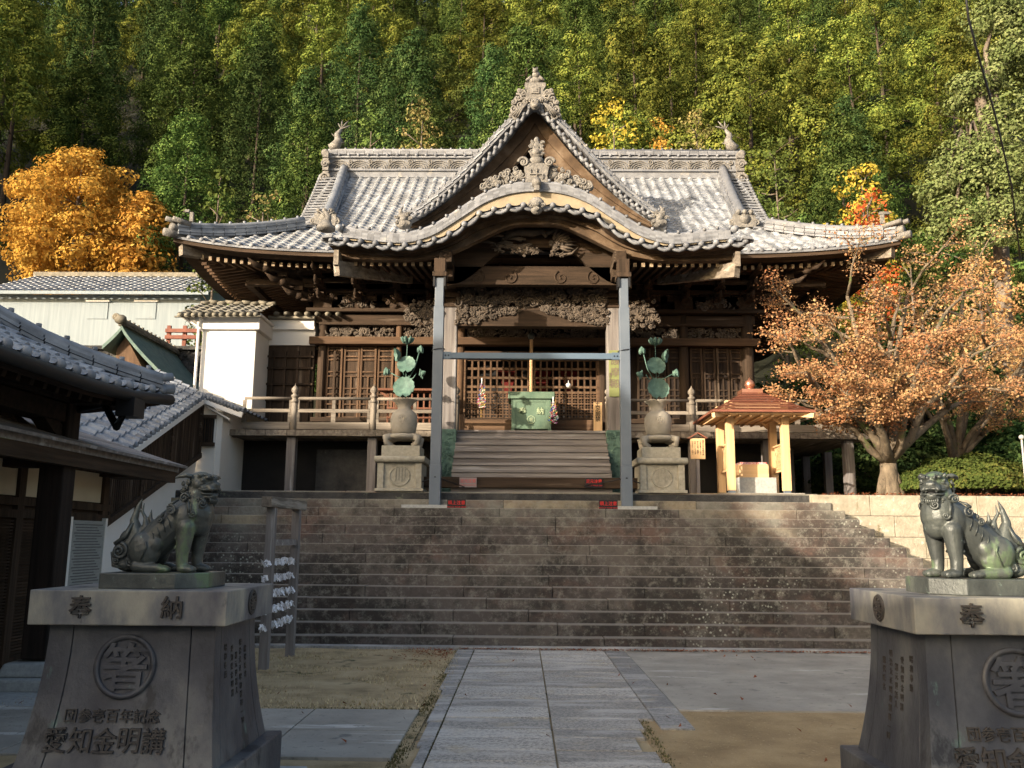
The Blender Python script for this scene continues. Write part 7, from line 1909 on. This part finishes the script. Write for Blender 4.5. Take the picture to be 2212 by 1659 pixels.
# the spreading maple in front of the right corner
def maple(base, tips, label, seed, leafmat_='leaf_maple', lf=.027, nper=26, trunk_r=.22, name='maple_tree', fork=.75):
    global rng
    rng = np.random.default_rng(seed); q = random.Random(seed)
    A = thing(name, label, 'tree', base); b = Vector(base); mb = MB(); LP, LN = [], []
    mb.tube([b+Vector((0,0,-.2)), b+Vector((.02,0,.15)), b+Vector((.0,0,fork*.7)), b+Vector((0,0,fork))], [trunk_r*1.15, trunk_r*.9, trunk_r*.78, trunk_r*.75], 10)
    for s in (-1, 1): mb.tube([b+Vector((s*.26,-.03,-.1)), b+Vector((s*.13,-.02,.4)), b+Vector((s*.04,0,fork))], [trunk_r*.42, trunk_r*.5, trunk_r*.4], 8)
    f = b+Vector((0,0,fork))
    def bough(p, e, r, lvl):
        mid = p.lerp(e, .45)+Vector((q.uniform(-.12, .12), q.uniform(-.12, .12), q.uniform(-.02, .22)))*(e-p).length*.5
        pts = [p]+[((1-t)**2)*p+2*t*(1-t)*mid+t*t*e+Vector((q.uniform(-1,1), q.uniform(-1,1), q.uniform(-1,1)))*.03*(e-p).length for t in (.25, .5, .75)]+[e]
        mb.tube(pts, [r, r*.85, r*.7, r*.55, r*.4], 7 if lvl < 2 else 5)
        if lvl >= 3:
            n = nper
            for k in range(n):
                t = q.uniform(.2, 1.15); c = p.lerp(e, t)+Vector((q.gauss(0, .10), q.gauss(0, .10), q.gauss(0, .06)))
                LP.append(c); LN.append(Vector((q.gauss(0, .5), q.gauss(-.2, .5), q.gauss(.6, .5))))
            return
        m = (4, 4, 4)[lvl]
        for k in range(m):
            t = .35+.6*(k+.5)/m; i = min(3, int(t*4)); s = pts[i].lerp(pts[i+1], t*4-i)
            d = (e-p).normalized(); L = (e-p).length*q.uniform(.38, .62)*(.9 if lvl else .75)
            side_ = Vector((q.uniform(-1,1), q.uniform(-1,1), q.uniform(-.35,.6))).normalized(); dd = (d*.6+side_*.8).normalized(); dd.z *= .6
            bough(s, s+dd*L, r*.42, lvl+1)
        bough(e, e+((e-p).normalized()*.7+Vector((q.uniform(-.5,.5), q.uniform(-.5,.5), .0))).normalized()*(e-p).length*.35, r*.36, lvl+1)
    for t in tips: bough(f+Vector((q.uniform(-.06,.06), 0, 0)), Vector(t), trunk_r*q.uniform(.38, .52), 0)
    C = np.array([tuple(c-b) for c in LP]); N = np.array([tuple(n) for n in LN])
    leaf_mesh('crown', C, N, rng.uniform(.6, 1.3, len(C))*lf, leafmat_, A, .8)
    mb.build('trunk', 'bark', A)
    print(name, len(C), 'leaves'); return A
def pt(px, py, Y): return tuple(V(px, py, Y))
maple((UX(1912, 18.6), 18.6, ZP-.05), [pt(1735, 800, 17.6), pt(1760, 880, 17.9), pt(1750, 700, 18.6), pt(1830, 640, 18.4), pt(1840, 760, 17.4), pt(1930, 700, 18.8), pt(1960, 640, 19.6), pt(1980, 800, 17.2), pt(2040, 680, 19.0), pt(2090, 780, 18.2), pt(2100, 860, 19.5), pt(1870, 860, 17.2)], 'wide spreading orange-red maple with forked pale trunk on the terrace at the right', 5, nper=21)
xm = UX(2055, 21.5)
maple((xm, 21.5, hillz(xm, 21.5)-.05), [pt(1990, 700, 21), pt(2080, 640, 21.5), pt(2150, 720, 21), pt(2200, 800, 20.5), pt(2190, 880, 21.5), pt(2250, 760, 21.8), pt(2010, 800, 20.6)], 'second thinner orange maple with pale trunk behind the clipped bush at the far right', 6, nper=13, trunk_r=.19, fork=1.0)
# clipped azalea and hedge masses
def bush(name, lab, px, py, Y, rx, rz, n, mat, seed, leaf=.035, zfix=None):
    global rng
    rng = np.random.default_rng(seed); x = UX(px, Y); z0 = hillz(x, Y) if zfix is None else zfix; A = thing(name, lab, 'bush', (x, Y, z0))
    d = rng.normal(size=(n, 3)); d[:, 2] = abs(d[:, 2]); d /= np.linalg.norm(d, axis=1)[:, None]
    w = 1+.07*np.sin(d[:, 0]*9+seed)+.06*np.sin(d[:, 1]*11)+.05*np.sin(d[:, 2]*13+d[:, 0]*7); rad = rng.uniform(.86, 1.0, n)*w
    P = d*np.array([rx, rx*.8, rz])*rad[:, None]+np.array([0, 0, .18]); N = d+rng.normal(size=(n, 3))*.5; N[:, 2] += .3
    leaf_mesh('foliage', P, N, rng.uniform(.6, 1.3, n)*leaf, mat, A, .7)
    mb = MB(); q = random.Random(seed)
    for k in range(9): a = k*.7; mb.tube([(x+q.uniform(-.2,.2), Y+q.uniform(-.1,.1), z0), (x+cos(a)*rx*.4, Y+sin(a)*rx*.3, z0+rz*.35), (x+cos(a)*rx*.75, Y+sin(a)*rx*.5, z0+rz*.7)], [.035, .025, .01], 5)
    mb.build('stems', 'bark', A)
bush('azalea_bush', 'wide clipped azalea mound with yellowing leaves right of the maple trunk', 2085, 1040, 18.9, 1.32, .72, 15000, 'leaf_azalea', 51)
bush('azalea_bush', 'low dark azalea mound directly right of the big maple trunk', 1985, 1060, 18.5, .55, .42, 5000, 'leaf_azalea', 52)
bush('hedge_bush', 'dark green rounded bush behind the second maple', 2120, 950, 24, 2.0, 1.5, 9000, 'leaf_bluegreen', 53, .06)
bush('hedge_bush', 'dark green bush behind the forked maple trunk', 1930, 1000, 23.5, 2.2, 1.5, 9000, 'leaf_bluegreen', 54, .06)
bush('hedge_bush', 'dark bush under the veranda corner behind the posts', 1790, 1010, 25, 2.2, 1.2, 8000, 'leaf_cypress', 55, .06)
bush('hedge_bush', 'dark undergrowth bush at the far right behind the garden lamp', 2230, 960, 22, 2.0, 1.6, 8000, 'leaf_bluegreen', 56, .06)
for i, (px, Y, r, h) in enumerate(((430, 31, 3, 3), (150, 52, 5, 3), (1750, 30, 3, 3.5), (2010, 29, 3.5, 3), (2200, 31, 4, 4))):
    bush('undergrowth_bush', 'dark undergrowth thicket %s' % ('behind the left roof corner', 'behind the warehouse roof below the orange maple', 'behind the right side of the hall', 'behind the bare brush at the right roof corner', 'under the camphor tree at the right edge')[i], px, 0, Y, r, h, 9000, 'leaf_bluegreen', 60+i, .09)
bush('undergrowth_bush', 'green shrub glimpsed between the pavilion beams at the far left', 60, 0, 19, 2.2, 4.2, 9000, 'leaf_broad', 71, .07, zfix=0)
